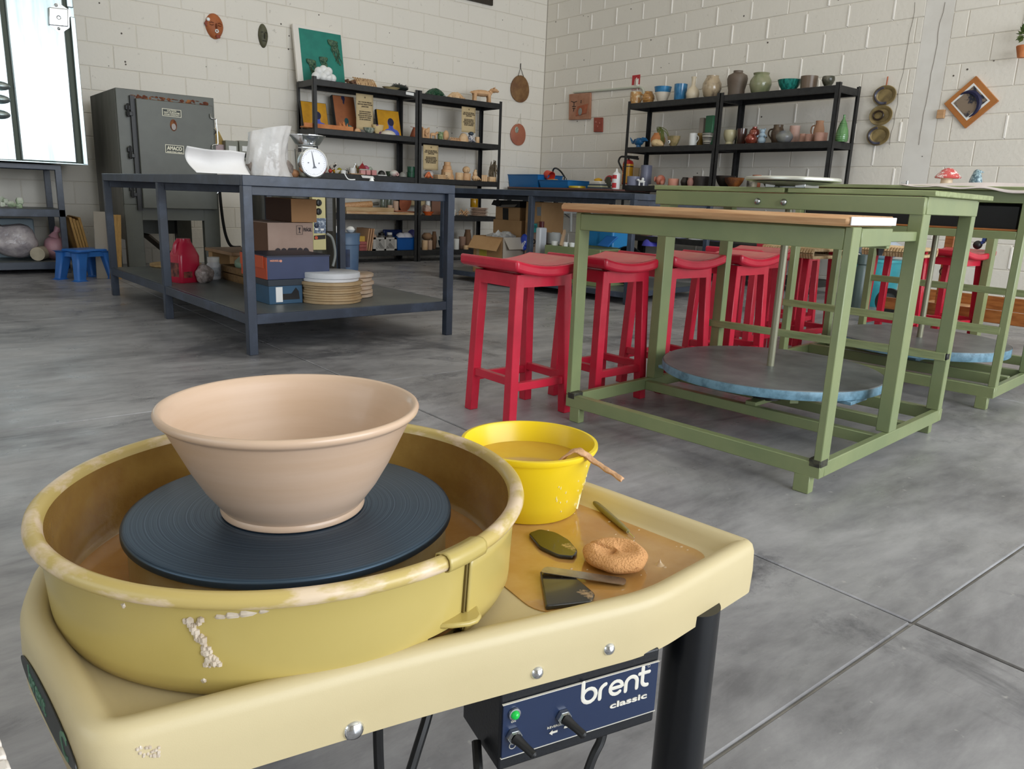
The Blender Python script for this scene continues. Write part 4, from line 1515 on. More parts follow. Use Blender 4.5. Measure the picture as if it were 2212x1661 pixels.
# cluster of white balls
sl = Slot(672, 727, 155, z, Y=7.66)
wbt = thing('ball_sculpture', 'cluster of glossy white balls in front of the jellyfish canvas', 'sculpture', tuple(sl.P))
R = sl.w / 6.6
for (x, y, zz) in ((-2.2, 0, 1), (-1.2, .8, 1.3), (-.4, -.5, 1), (1.0, -.5, 1), (2.3, 0, 1), (1.4, .7, 1.2), (-1.4, 0, 2.3), (.0, .2, 2.9), (1.3, .1, 2.6), (.6, -.6, 1.9), (-.2, 1.0, 1.6)):
    mk('ball', Geo().ball((x * R, y * R, zz * R), R * 1.12, 14), m_white, wbt, local=True)
sl = Slot(748, 818, 170, z, Y=7.70)
sh = put('shell_sculpture', 'large ridged dome shaped cream clay sculpture on the top shelf', 'sculpture', sl, Geo().lathe([(sl.w / 2, 0), (sl.w * .47, sl.h * .3), (sl.w * .36, sl.h * .7), (sl.w * .18, sl.h * .95), (0, sl.h)], 36, wob=.05, sy=.7), mat('ridged_cream_clay', '#c7a47c', .8, c2='#8c6a48', scale=26, lo=.5, hi=.6, stretch=(3, 1, 1), bump=.6))
g = Geo()
for k in range(9):
    a = -.9 + k * .22
    g.tube([(sl.w * .46 * math.sin(a * .9), -sl.w * .34 * math.cos(a * .5) * (1 - t) , sl.h * (.05 + .95 * math.sin(t * PI / 2))) for t in [j / 6 for j in range(7)]], .006, 5)
mk('ridge', g, m_creamlt, sh, local=True)
sl2 = Slot(745, 775, 173, z, Y=7.64)
g = Geo()
for k in range(14):
    g.ball((random.uniform(-.07, .07), random.uniform(-.03, .03), random.uniform(.01, sl2.h * .9)), .016, 6, noise=.3)
put('bark_lump', 'crumbly brown clay lump beside the ridged dome sculpture', 'sculpture', sl2, g, mat('dark_brown_clay', '#7a5a44', .9, c2='#5b4030', scale=30))
sl = Slot(824, 866, 189, z, Y=7.66)
put('flat_dish', 'shallow greenish clay dish under a dark urchin shape', 'dish', sl, lat('plate', sl.w, .03, sy=.7), mat('greenish_clay', '#b8a67a', .7))
sl = Slot(842, 884, 181, z, Y=7.70)
g = Geo().ball((0, 0, sl.h * .5), (sl.w * .5, sl.w * .35, sl.h * .42), 16)
random.seed(8)
for k in range(40):
    a, b = random.random() * 6.28, random.uniform(0.1, 1.3)
    d = Vector((math.cos(a) * math.cos(b), math.sin(a) * math.cos(b), math.sin(b)))
    g.tube([(d.x * sl.w * .45, d.y * sl.w * .3, sl.h * (.5 + .38 * d.z)), (d.x * sl.w * .56, d.y * sl.w * .4, sl.h * (.5 + .6 * d.z))], .003, 4, True, [.004, .001])
put('urchin_dish', 'black spiny urchin like dish on the top shelf', 'sculpture', sl, g, mat('black_green_glaze', '#1b2421', .4, c2='#a06a62', scale=50, lo=.62, hi=.7))
sl = Slot(916, 964, 191, z, Y=7.68)
put('coil_nest', 'heap of glossy dark green coils on the top shelf', 'sculpture', sl, coil_mass(sl.w, sl.w * .7, sl.h, .012, 26, 2), mat('dark_green_glaze', '#1f4a33', .25, c2='#7d8a6a', scale=40, lo=.6, hi=.7))
sl = Slot(966, 1003, 200, z, Y=7.66)
put('brain_sculpture', 'pale clay brain like sculpture of folded coils', 'sculpture', sl, coil_mass(sl.w, sl.w * .75, sl.h, .014, 24, 3), m_creamlt)
sl = Slot(1008, 1074, 186, z, Y=7.68)
put('clay_bull', 'large raw clay bull standing on the end of the top shelf', 'figurine', sl, animal(sl.w * .98, sl.h * .92, horns=True), m_cream, rz=-.35)

# ---------------------------------------------- second shelf
z = TL_[1]


def canvas(name, label, pts, Y, zb, paint, lean=.07, edge=m_ink, depthy=.03):
    """pts: picture columns/rows of bottom-left, bottom-right, top-left"""
    b0, b1 = atY(*pts[0], Y), atY(*pts[1], Y)
    t0 = atY(*pts[2], Y + lean)
    b0.z = b1.z = zb
    t = thing(name, label, 'painting', tuple(b0))
    w, h = (b1 - b0).length, math.hypot(t0.z - zb, lean)
    Mx = frame3(b0, b1 - b0, Vector((0, lean, t0.z - zb)))
    mk('stretcher_frame', placed(Geo().box(0, w, 0, h, -depthy, 0), Mx), edge, t, bevel=.002)
    mk('painted_field', placed(Geo().box(w * .03, w * .985, h * .01, h * .985, 0, .002), Mx), paint, t)
    return t, Mx, w, h


def figure(t, Mx, w, h, cx, base, s, mbody, mhair, turn=1):
    """flat painted bust: shoulders, neck, head, hair"""
    def P(l):
        return [(cx * w + x * s * w * turn, base * h + y * s * w) for x, y in l][::turn]
    body = [(-.52, 0), (.52, 0), (.50, .20), (.40, .34), (.17, .42), (.13, .60), (-.13, .60), (-.16, .42), (-.40, .33), (-.50, .18)]
    hd = [(.20 * math.cos(a) * .95, .74 + .25 * math.sin(a)) for a in [k * PI / 10 for k in range(20)]]
    hr_ = [(.03 + .21 * math.cos(a) * .95, .80 + .23 * math.sin(a)) for a in [k * PI / 10 for k in range(20)]]
    mk('painted_body', placed(Geo().prism(P(body), .002, .003), Mx), mbody, t)
    mk('painted_head', placed(Geo().prism(P(hd), .002, .0034), Mx), mbody if mhair is not None else mbody, t)
    if mhair is not None:
        mk('painted_hair', placed(Geo().prism(P(hr_), .002, .0038), Mx), mhair, t)


m_yel = mat('ochre_yellow_paint', '#d49a12', .6, c2='#bd8410', scale=7)
m_bluep = mat('cobalt_blue_paint', '#3d4fae', .6, c2='#5a6cd0', scale=16)
m_navy = mat('navy_paint', '#1c1d42', .6)
t, Mx, w, h = canvas('portrait_canvas', 'yellow canvas of a blue figure at the left end, partly behind the shelf post', ((655, 268), (711, 272), (649.5, 217.5)), 7.74, z, m_yel)
figure(t, Mx, w, h, .60, .01, .62, m_bluep, m_navy)
t, Mx, w, h = canvas('portrait_canvas', 'tall orange canvas of a teal bust gazing up at a dark shape', ((727, 275), (774, 279), (718.5, 204.5)), 7.78, z, mat('burnt_orange_paint', '#a9653c', .6, c2='#9a5a36', scale=6), lean=.10, depthy=.05)
mteal = mat('teal_figure_paint', '#1c5155', .6, c2='#6fb3b0', scale=10, lo=.5, hi=.62)
figure(t, Mx, w, h, .52, .07, .50, mteal, None)
mk('painted_drip', placed(Geo().prism([(w * .42, h * .99), (w * .40, h * .93), (w * .46, h * .86), (w * .45, h * .80), (w * .50, h * .76), (w * .53, h * .84), (w * .57, h * .92), (w * .55, h * .99)][::1], .002, .003), Mx), m_navy, t)
t, Mx, w, h = canvas('portrait_canvas', 'yellow canvas of a blue figure seen from behind, right of the tan notice', ((818.5, 292), (867.5, 296), (813.5, 235.5)), 7.74, z, m_yel)
figure(t, Mx, w, h, .57, .01, .66, m_bluep, m_navy)


def notice(label, px, Y, ztop, lines, curl=0.0):
    """hanging tan paper notice: pixel corners top-left, top-right, bottom-left"""
    A, B, Cc = atY(*px[2], Y), atY(px[1][0], px[1][1], Y), atY(*px[0], Y)
    w, h = (B - Cc).length, Cc.z - A.z
    o = Vector((Cc.x, Y, Cc.z - h))
    t = thing('paper_notice', label, 'notice', tuple(o), 0, 'tan paper notices on the far shelving')
    g = Geo()
    g.grid(lambda u, v: (u * w, -curl * (1 - v) ** 2 * h * .35 - .004 * math.sin(u * 3), v * h), 6, 10)
    mk('sheet', g, m_kraft, t, local=True, solid=.001, angle=180)
    for i, (s, yy, size) in enumerate(lines):
        tg = text_geo(s, size * w, size * w * .03)
        wd = max(v[0] for v in tg.v) - min(v[0] for v in tg.v)
        k = min(1, w * .86 / wd)
        v_ = yy
        lift = -curl * (1 - v_) ** 2 * h * .35 - .0065
        M_ = frame3(o + Vector((w / 2, lift, v_ * h)), (1, 0, 0), (0, 0, 1))
        tg.v = [(v[0] * k, v[1] * min(1, k * 1.2), v[2]) for v in tg.v]
        mk('lettering', placed(tg, M_), m_text_dark, t)
    return t


NL = [('☼', .90, .10), ('NO TOCAR PIEZAS', .77, .088), ('QUE NO SEAN TUYAS', .71, .088), ('¡GRACIAS!', .65, .088),
      ('NO NOS HACEMOS', .51, .075), ('RESPONSABLES POR', .455, .075), ('PIEZAS NO RECOGIDAS', .40, .075), ('DESPUÉS DE 2 MESES', .345, .075), ('DE SER QUEMADAS', .29, .075)]
notice('tan printed notice between the orange and the yellow canvases', ((769, 201), (806, 204.5), (775, 279.5)), 7.64, z, NL)
notice('tan printed notice hanging at the right end, above the figurines', ((997.5, 229.5), (1027.5, 233), (995.5, 285)), 7.60, z, NL, .08)
notice('tan printed notice hanging from the middle shelf beside the centre post', ((914.5, 312), (947, 315), (912.5, 366)), 7.58, TL_[2], NL)
notice('tan printed notice low down behind the centre post, above the orange dish', ((887, 405), (919, 407), (889, 444)), 7.85, TL_[3], NL)
# terracotta trough along the front, with flame like clay petals at its end
b0, b1 = atY(652, 283, 7.60), atY(762, 285, 7.60)
zt = atY(700, 268.5, 7.60).z
tr = thing('terracotta_trough', 'long low terracotta slab trough standing before the paintings', 'trough', (b0.x, 7.6, z))
mk('trough_wall', Geo().box(b0.x + .02, b1.x, 7.585, 7.60, z, zt), m_terralt, tr, bevel=.003)
mk('trough_base', Geo().box(b0.x + .02, b1.x, 7.60, 7.68, z, z + .012), m_terralt, tr)
g = Geo()
random.seed(6)
for k in range(12):
    x = b1.x - random.uniform(0, .14)
    y = 7.60 + random.uniform(0, .06)
    hgt = random.uniform(.04, .095)
    g.tube([(x, y, z), (x + random.uniform(-.01, .01), y, z + hgt * .6), (x + random.uniform(-.025, .025), y, z + hgt)], .01, 6, True, [.016, .013, .002])
mk('clay_petals', g, m_terralt, tr)
for (px0, px1, py0, nm, lb, cat, kd, mm) in (
        (765, 780, 277, 'clay_crumbs', 'little pile of tan clay crumbs beside the trough end', 'clay', 'dome', m_cream),
        (784, 812, 276, 'curled_dish', 'curled grey-green leaf dish on the second shelf', 'dish', 'bowl', mat('grey_green_glaze', '#5f6f63', .3, c2='#c5c8b8', scale=30)),
        (803, 830, 270, 'petal_bowl', 'cream bowl with yellow and purple painted petals', 'bowl', 'bowl', mat('petal_glaze', '#d9bf8a', .4, c2='#6d3f6b', scale=22, lo=.55, hi=.6)),
        (820, 857, 281, 'spotted_dome', 'white dome with dark spots in front of the yellow canvas', 'figurine', 'dome', mat('spotted_white_glaze', '#ddd4c4', .4, c2='#2d2a2a', scale=45, lo=.70, hi=.73))):
    sl = Slot(px0, px1, py0, z, Y=7.62)
    put(nm, lb, cat, sl, lat(kd, sl.w, sl.h, 20, sy=.7, wob=.06), mm)
sl = Slot(886, 904, 275, z, Y=7.78)
put('bark_cone', 'brown folded clay cone half hidden by the centre post', 'sculpture', sl, Geo().lathe([(sl.w * .6, 0), (sl.w * .4, sl.h * .5), (.012, sl.h), (0, sl.h)], 14, wob=.1).tube([(-.05, 0, sl.h * 1.02), (.02, 0, sl.h * .98)], .003, 5), m_terra)
for (px0, px1, py0, nm, lb, kd, mm) in (
        (945, 958, 285, 'green_cup', 'mottled green cup among the raw clay figurines', 'cup', mat('mottled_green_glaze', '#4d6b3a', .35, c2='#a9b487', scale=40)),
        (990, 1012, 287, 'clay_lump', 'rough beige clay lump in front of the notice', 'dome', m_creamlt),
        (1026, 1036, 296, 'clay_block', 'small pale clay block at the right end of the second shelf', 'cyl', m_creamlt)):
    sl = Slot(px0, px1, py0, z, Y=7.63)
    put(nm, lb, 'pottery', sl, lat(kd, sl.w, sl.h, 18, wob=.05), mm)
sl = Slot(956, 971, 281, z, Y=7.70)
put('clay_egg', 'upright egg shaped clay slab beside the mottled green cup', 'sculpture', sl, Geo().ball((0, 0, sl.h * .48), (sl.w * .5, sl.w * .3, sl.h * .5), 16), m_cream)
sl = Slot(910, 928, 275, z, Y=7.64)
g = Geo().box(-sl.w / 2, sl.w / 2, -.02, .02, 0, sl.h * .9).ball((0, -.025, sl.h * .6), (sl.w * .3, .03, sl.h * .25), 10).tube([(-sl.w * .2, -.03, sl.h * .4), (-sl.w * .2, -.06, sl.h * .2)], .012, 6).cyl((sl.w * .35, 0, sl.h * .9), (sl.w * .6, 0, sl.h * 1.0), .012, .006, 6).cyl((-sl.w * .35, 0, sl.h * .9), (-sl.w * .5, 0, sl.h * 1.0), .012, .006, 6)
put('animal_bust', 'raw clay animal head with ears beside the centre post', 'figurine', sl, g, m_cream, bevel=.006)
sl = Slot(926, 946, 283, z, Y=7.62)
put('clay_pig', 'small raw clay four legged animal left of the green cup', 'figurine', sl, animal(sl.w, sl.h * .95), m_cream, rz=-.2)
sl = Slot(970, 1000, 291, z, Y=7.61)
g = Geo()
for k in range(7):
    x = -sl.w / 2 + sl.w * (k + .5) / 7
    rr = sl.w / 10
    g.tube([(x + rr * math.cos(a), rr * .5 * math.sin(a * 2), rr * 1.2 + rr * math.sin(a)) for a in [j * PI / 6 for j in range(13)]], .006, 5, False)
put('clay_chain', 'row of small linked raw clay rings', 'sculpture', sl, g, m_cream)
sl = Slot(1008, 1026, 284, z, Y=7.60)
fg = thing('animal_figurine', 'grey and white seated animal figurine with a dark masked face', 'figurine', tuple(sl.P))
mk('body', Geo().ball((0, 0, sl.h * .34), (sl.w * .42, sl.w * .36, sl.h * .36), 14).ball((-sl.w * .3, -.02, sl.h * .1), (sl.w * .2, .04, sl.h * .1), 8).ball((sl.w * .3, -.02, sl.h * .1), (sl.w * .2, .04, sl.h * .1), 8), mat('speckled_grey_glaze', '#d9d4d3', .4, c2='#5e6374', scale=60, lo=.45, hi=.55), fg, local=True)
mk('head', Geo().ball((0, -.005, sl.h * .80), (sl.w * .36, sl.w * .32, sl.h * .19), 12).cyl((-sl.w * .25, 0, sl.h * .92), (-sl.w * .34, 0, sl.h * 1.03), .014, .003, 6).cyl((sl.w * .25, 0, sl.h * .92), (sl.w * .34, 0, sl.h * 1.03), .014, .003, 6), mat('dark_slate_glaze', '#33404d', .4, c2='#8fa3b3', scale=40, lo=.6, hi=.66), fg, local=True)

# ---------------------------------------------- middle shelf
z = TL_[2]
sl = Slot(708, 726, 349, z, Y=7.64)
put('cow_figurine', 'black and white cow figurine at the left end of the middle shelf', 'figurine', sl, animal(sl.w * 1.1, sl.h * .9, horns=True), mat('cow_glaze', '#e2d9cf', .35, c2='#1d1b1a', scale=16, lo=.5, hi=.52), rz=-1.0)
sl = Slot(709, 718, 368, z, Y=7.58)
put('red_ball', 'small glossy red ball below the cow figurine', 'ball', sl, Geo().ball((0, 0, sl.w / 2), sl.w / 2, 12), mat('red_glaze', '#b8392f', .25))
for (px0, px1, py0, nm, lb, cat, kd, mm, Y) in (
        (717, 735, 367, 'yellow_bowl', 'yellow and white bowl on the middle shelf', 'bowl', 'bowl', mat('yellow_white_glaze', '#e0a51c', .3, c2='#f0e6d2', scale=6, lo=.5, hi=.53), 7.58),
        (726, 740, 362, 'yellow_lump', 'yellow-green glazed lump behind the yellow bowl', 'pottery', 'dome', mat('lime_glaze', '#a8a02c', .35), 7.68),
        (735, 748, 368, 'white_cup', 'plain small white cup beside the yellow bowl', 'cup', 'cup', m_white, 7.58),
        (755, 768, 363, 'spoon_cup', 'white cup holding a spoon on a wooden board', 'cup', 'cup', m_white, 7.62),
        (815, 833, 368, 'pewter_dish', 'dark metallic lobed dish on a white tile', 'dish', 'dome', mat('pewter_glaze', '#4a4a4a', .2, metal=.7), 7.60),
        (833, 846, 370, 'olive_dish', 'dark olive dish left of the pale shell', 'dish', 'bowl', mat('olive_glaze', '#3e4a3a', .3), 7.64),
        (862, 878, 371, 'grey_stone', 'grey stone like pot lid near the green cups', 'pottery', 'dome', mat('grey_stone_glaze', '#8b8a84', .5), 7.58)):
    sl = Slot(px0, px1, py0, z, Y=Y)
    o = put(nm, lb, cat, sl, lat(kd, sl.w, sl.h, 20), mm)
    if nm == 'spoon_cup':
        mk('spoon', Geo().tube([(0, 0, sl.h * .5), (.03, 0, sl.h * 1.5), (.035, 0, sl.h * 1.75)], .004, 6), m_steel, o, local=True)
sl = Slot(744, 756, 361, z, Y=7.68)
put('zebra_figurine', 'striped black and white little animal behind the spoon cup', 'figurine', sl, animal(sl.w * 1.2, sl.h), mat('stripe_glaze', '#dcd8d0', .4, c2='#222120', scale=30, stretch=(4, 1, 1), lo=.5, hi=.52), rz=.2)
sl = Slot(754, 783, 374, z, Y=7.59)
put('wooden_board', 'thin pale wooden board under the spoon cup', 'board', sl, Geo().box(-sl.w / 2, sl.w / 2, -.04, .04, 0, .008), m_pine)
sl = Slot(768, 778, 357, z, Y=7.66)
g = Geo()
random.seed(12)
for k in range(22):
    g.tube([(0, 0, 0), (random.uniform(-.012, .012), random.uniform(-.012, .012), sl.h * .5), (random.uniform(-.035, .035), random.uniform(-.03, .03), sl.h * random.uniform(.7, 1.1))], .0025, 4)
put('dried_sprig', 'dried green and russet sprig beside the pink house', 'plant', sl, g, mat('dried_green', '#6b6a38', .8, c2='#a8683e', scale=20))
hs = thing('pink_house', 'glazed clay house with a red roof and pink walls', 'figurine', tuple(Slot(777, 813, 355, z, Y=7.62).P))
for k, (px0, px1) in enumerate(((777, 789), (789, 800), (801, 813))):
    sl = Slot(px0, px1, 367, z, Y=7.60)
    mk('pink_block', Geo().box(sl.P.x - sl.w * .47, sl.P.x + sl.w * .47, sl.P.y - .02, sl.P.y + .03, z, z + sl.h * .95), mat('pink_glaze', '#d49a98', .4, c2='#c98482', scale=14), hs, bevel=.005)
a = atY(783, 366, 7.62)
mk('red_roof', Geo().lathe([(.048, 0), (.03, .03), (0, .062)], 4, (a.x, a.y, z + .062)).cyl((a.x, a.y, z + .11), (a.x + .004, a.y, z + .138), .004, .002, 6), mat('dark_red_glaze', '#9c2f33', .25), hs)
mk('pink_roof', Geo().lathe([(.04, 0), (.035, .02), (.015, .035), (0, .04)], 12, (a.x + .055, a.y + .03, z + .062)), mat('rose_glaze', '#b8607a', .2), hs)
sl = Slot(794, 806, 360, z, Y=7.70)
put('leaf_dish', 'grey-green leaf dish leaning behind the pink blocks', 'dish', sl, Geo().ball((0, 0, sl.h * .5), (sl.w * .55, .012, sl.h * .5), 14), mat('grey_green_glaze', '#5f6f63', .3))
sl = Slot(814, 835, 378, z, Y=7.575)
put('white_tile', 'flat white tile under the dark metallic dish', 'tile', sl, Geo().box(-sl.w / 2, sl.w / 2, -.02, .06, 0, .009), m_white, bevel=.002)
sl = Slot(841, 861, 366, z, Y=7.60)
g = Geo().ball((0, 0, sl.h * .45), (sl.w * .5, .045, sl.h * .48), 16).lathe([(.010, 0), (.016, .004), (.020, .0)], 12, Mx=Matrix.Translation((sl.w * .18, -.046, sl.h * .32)) @ Matrix.Rotation(PI / 2, 4, 'X'))
put('pale_shell', 'pale pink and green shell shaped vessel on the middle shelf', 'pottery', sl, g, mat('pale_shell_glaze', '#cfd6cc', .35, c2='#dba9a6', scale=8))
for (px0, px1, py0, zz, lb) in ((878, 897, 372, z, 'lower of the two stacked dark green cups'), (879, 897, 360, None, 'upper of the two stacked dark green cups')):
    sl = Slot(px0, px1, py0, z, Y=7.60)
    hh = Slot(878, 897, 372, z, Y=7.60).h
    if zz is None:
        sl.P.z = z + hh
        sl.h -= hh
    put('green_cup', lb, 'cup', sl, lat('cup', sl.w, sl.h, 20), mat('deep_green_glaze', '#1d4633', .25, c2='#2c5b44', scale=20), group='stacked dark green cups')
# white paper label and a cord hanging over the shelf edge
A = atY(781, 379, 7.535)
mk('price_label', Geo().slab3(atY(783, 384, 7.54), atY(809, 386, 7.54), atY(780, 378.5, 7.545), .001), m_white, None, loc=tuple(A), label='white card label hanging over the middle shelf edge', cat='label')
# right bay, middle shelf
sl = Slot(913, 938, 364, z, Y=7.68)
put('white_clutter', 'crumpled white sheets behind the orange dragon figurine', 'paper', sl, Geo().ball((0, 0, sl.h * .45), (sl.w * .5, .06, sl.h * .5), 14, noise=.18), mat('white_crumple', '#ded8d2', .8))
sl = Slot(917, 936, 371, z, Y=7.60)
g = Geo().tube(smooth([(-sl.w * .5, 0, .01), (-sl.w * .3, 0, sl.h * .6), (-.0, 0, sl.h * .9), (sl.w * .25, 0, sl.h * .4), (sl.w * .5, 0, .008)], 4), .01, 8, True)
g.ball((-.01, 0, sl.h * .4), (sl.w * .26, .03, sl.h * .42), 10)
put('dragon_figurine', 'orange and black humped dragon figurine beside the centre post', 'figurine', sl, g, mat('orange_black_glaze', '#d9784c', .4, c2='#2a1d18', scale=22, lo=.55, hi=.58))
for k in range(3):
    sl = Slot(939, 968 - 2 * k, 376, z, Y=7.62)
    sl.P.z = z + k * .016
    put('clay_slab', ['lowest', 'middle', 'topmost'][k] + ' of three stacked raw clay slabs beside the dragon figurine', 'clay slab', sl, Geo().box(-sl.w / 2, sl.w / 2, -.05, .05, 0, .014), m_creamlt, bevel=.004, group='stacked raw clay slabs')
sl = Slot(950, 982, 350, z, Y=7.68)
put('stepped_pot', 'tall stepped raw clay pot like a little tower', 'pottery', sl, Geo().lathe([(0, 0), (sl.w * .5, 0), (sl.w * .46, sl.h * .25), (sl.w * .40, sl.h * .3), (sl.w * .38, sl.h * .55), (sl.w * .30, sl.h * .6), (sl.w * .28, sl.h * .78), (sl.w * .22, sl.h * .8), (sl.w * .22, sl.h), (sl.w * .19, sl.h), (sl.w * .18, sl.h * .8), (0, sl.h * .75)], 24), m_cream)
sl = Slot(958, 972, 372, z, Y=7.60)
put('clay_box', 'small square raw clay box with a hole in front of the tower pot', 'pottery', sl, Geo().box(-sl.w / 2, sl.w / 2, -.03, .03, 0, sl.h).cyl((0, -.028, sl.h * .4), (0, -.0315, sl.h * .4), .008, n=10), m_creamlt, bevel=.004)
sl = Slot(984, 1001, 373, z, Y=7.60)
put('clay_cup', 'squat round raw clay cup left of the face jar', 'cup', sl, lat('cyl', sl.w, sl.h), m_creamlt)
sl = Slot(998, 1018, 360, z, Y=7.62)
fj = put('face_jar', 'raw clay jar topped by a round head with a modelled face', 'pottery', sl, lat('cup', sl.w, sl.h * .52), m_cream)
mk('clay_head', Geo().ball((-.003, 0, sl.h * .76), (sl.w * .43, sl.w * .42, sl.h * .27), 16).ball((-sl.w * .1, -sl.w * .42, sl.h * .72), (.010, .012, .016), 8), m_creamlt, fj, local=True)
sl = Slot(1017, 1037, 366, z, Y=7.60)
g = Geo().ball((0, 0, sl.h * .25), (sl.w * .45, .035, sl.h * .27), 12).ball((-.005, 0, sl.h * .62), (sl.w * .25, .028, sl.h * .25), 10).ball((.0, 0, sl.h * .88), (sl.w * .17, .02, sl.h * .13), 10)
for k in range(4):
    g.tube([((k - 1.5) * sl.w * .22, -.02, sl.h * .3), ((k - 1.5) * sl.w * .28, -.045, .012)], .009, 6)
put('clay_figure', 'raw clay seated figure with folded legs', 'figurine', sl, g, m_creamlt)
for k in range(3):
    sl = Slot(1040 + 4 * k, 1045 + 4 * k, 378, z, Y=7.60)
    put('clay_roll', ['left', 'middle', 'right'][k] + ' of three upright raw clay rolls near the twig bundle', 'clay', sl, lat('cyl', sl.w, sl.h, 12), m_creamlt, group='upright raw clay rolls')
sl = Slot(1054, 1070, 382, z, Y=7.59)
put('clay_brick', 'flat raw clay brick in front of the twig bundle', 'clay', sl, Geo().box(-sl.w / 2, sl.w / 2, -.03, .03, 0, sl.h), m_creamlt, bevel=.006)
sl = Slot(1056, 1077, 343, z, Y=7.72)
g = Geo()
random.seed(14)
for k in range(34):
    a = random.uniform(-1, 1)
    yy = random.uniform(-.04, .03)
    hh = sl.h * math.sqrt(max(0, 1 - a * a * .8)) * random.uniform(.85, 1)
    g.tube([(a * sl.w * .5 + .012, yy, 0), (a * sl.w * .55, yy, sl.h * .35), (a * sl.w * .45 - .005, yy, hh * .8), (a * sl.w * .25, yy, hh)], .0048, 5)
put('twig_bundle', 'tall grey-brown bundle of twisted clay strands at the end of the shelf', 'sculpture', sl, g, mat('grey_straw', '#8f7f68', .8, c2='#6c5e4a', scale=20))

# ---------------------------------------------- fourth shelf
z = TL_[3]
P0, P1 = atY(735, 446, 7.72), atY(803, 441, 7.68)
rp = thing('rolling_pin', 'big wooden rolling pin with a dark handle on the fourth shelf', 'rolling pin', (P0.x, P0.y, z))
d = (P1 - P0).normalized()
r = wid(7.2, P1)
mk('roller', Geo().tube([P0, P0.lerp(P1, .02), P0.lerp(P1, .98), P1], r, 20, True, [r * .9, r, r, r * .9]), m_pine, rp)
mk('handle', Geo().tube([P1, P1 + d * .02, P1 + d * .07, P1 + d * .085], .016, 12, True, [.012, .016, .017, .012]), mat('dark_handle', '#4a463e', .5), rp)
x0, x1 = atY(745, 460, 7.6).x, atY(906, 461, 7.6).x
zz = [atY(800, y, 7.58).z for y in (466, 457, 456, 448)]
mk('wooden_plank', Geo().box(x0, x1, 7.56, 7.70, z, zz[1]), mat('pale_plank', '#d9c3a2', .6, c2='#b98a5e', scale=4, stretch=(1, 8, 8)), None, loc=(x0, 7.6, z), label='lower long pale plank lying along the front of the fourth shelf', cat='plank', bevel=.003, group='planks on the fourth shelf')
x1b = atY(848, 461, 7.6).x
mk('wooden_plank', Geo().box(x0, x1b, 7.57, 7.76, zz[1] + .001, zz[3]), mat('tan_plank', '#c3a57d', .6, c2='#a98a60', scale=4, stretch=(1, 8, 8)), None, loc=(x0, 7.6, z), label='upper tan plank under the rolling pin', cat='plank', bevel=.003, group='planks on the fourth shelf')
sl = Slot(846, 905, 447, z, Y=7.64)
mk('clay_sheet', Geo().grid(lambda u, v: (sl.P.x + (u - .5) * sl.w, 7.58 + v * .10, zz[1] + .012 + .010 * math.sin(u * 5) * v), 12, 4), m_terra, None, solid=.006, loc=tuple(sl.P), label='curled terracotta clay sheet lying on the lower plank', cat='clay slab')
for k, (px0, px1, py0, lb) in enumerate(((821, 833, 429, 'left glass jar behind the rolling pin'), (834, 846, 426, 'right glass jar behind the rolling pin'))):
    sl = Slot(px0, px1, py0, z, Y=7.84)
    put('glass_jar', lb, 'jar', sl, lat('cyl', sl.w, sl.h, 18), mat('greenish_glass', '#b9c3b4', .08, trans=.75, c2='#7f8463', scale=12), group='glass jars behind the rolling pin')
for k, (px0, px1, py0, lb) in enumerate(((837, 848, 443, 'left beige clay cup on the upper plank'), (849, 861, 434, 'right beige clay cup, taller, beside the terracotta disc'))):
    sl = Slot(px0, px1, py0, zz[3] if k == 0 else zz[1] + .001, Y=7.66)
    put('beige_cup', lb, 'cup', sl, lat('cyl', sl.w, sl.h, 18), mat('beige_clay', '#c1a48e', .8), group='beige clay cups on the planks')
P = atY(875, 432, 7.78)
mk('terracotta_disc', placed(Geo().lathe([(0, 0), (.105, 0), (.11, .006), (.105, .012), (0, .012)], 36, sx=.72), Matrix.Translation((P.x, P.y, z + .135)) @ Matrix.Rotation(PI / 2 + .25, 4, 'X')), m_terra, None, loc=(P.x, P.y, z), label='oval terracotta disc propped upright on the fourth shelf', cat='plaque')
sl = Slot(911, 931, 440, z, Y=7.68)
put('plastic_bag', 'crumpled clear bag of clay on the orange dish', 'bag', sl, Geo().ball((0, 0, sl.h * .55), (sl.w * .5, .05, sl.h * .42), 14, noise=.15), mat('milky_plastic', '#cdb7a8', .3, c2='#8a6f60', scale=20))
sl = Slot(911, 939, 457, z, Y=7.60)
put('orange_dish', 'bright orange shallow dish under the clear bag', 'dish', sl, lat('plate', sl.w, sl.h, 20, sy=.7), mat('orange_plastic', '#d9622a', .35))
sl = Slot(919, 930, 414, z, Y=7.88)
put('white_pipe', 'upright white pipe behind the clear bag', 'pipe', sl, lat('cyl', sl.w, sl.h, 16), m_white)
sl = Slot(931, 962, 420, z, Y=7.86)
put('brown_board', 'square brown board leaning at the back of the fourth shelf', 'board', sl, Geo().box(-sl.w / 2, sl.w / 2, 0, .014, 0, sl.h), mat('brown_board_face', '#8a6350', .7), bevel=.002)
sl = Slot(959, 985, 452, z, Y=7.62)
put('white_bowl', 'small white bowl on the right of the fourth shelf', 'bowl', sl, lat('cup', sl.w, sl.h), m_white)
sl = Slot(985, 1013, 447, z, Y=7.62)
g = Geo()
random.seed(15)
for k in range(30):
    a = Vector((random.uniform(-1, 1) * sl.w * .5, random.uniform(-.05, .05), random.uniform(0.004, sl.h * .5)))
    b = a + Vector((random.uniform(-.04, .04), random.uniform(-.02, .02), random.uniform(-.01, .04)))
    b.z = max(b.z, .004)
    g.tube([a, b], .005, 5)
put('clay_scraps', 'loose heap of raw clay twigs and scraps beside the plate stack', 'clay', sl, g, m_cream, kind='stuff')
hp = atY(1034, 467, 7.64)
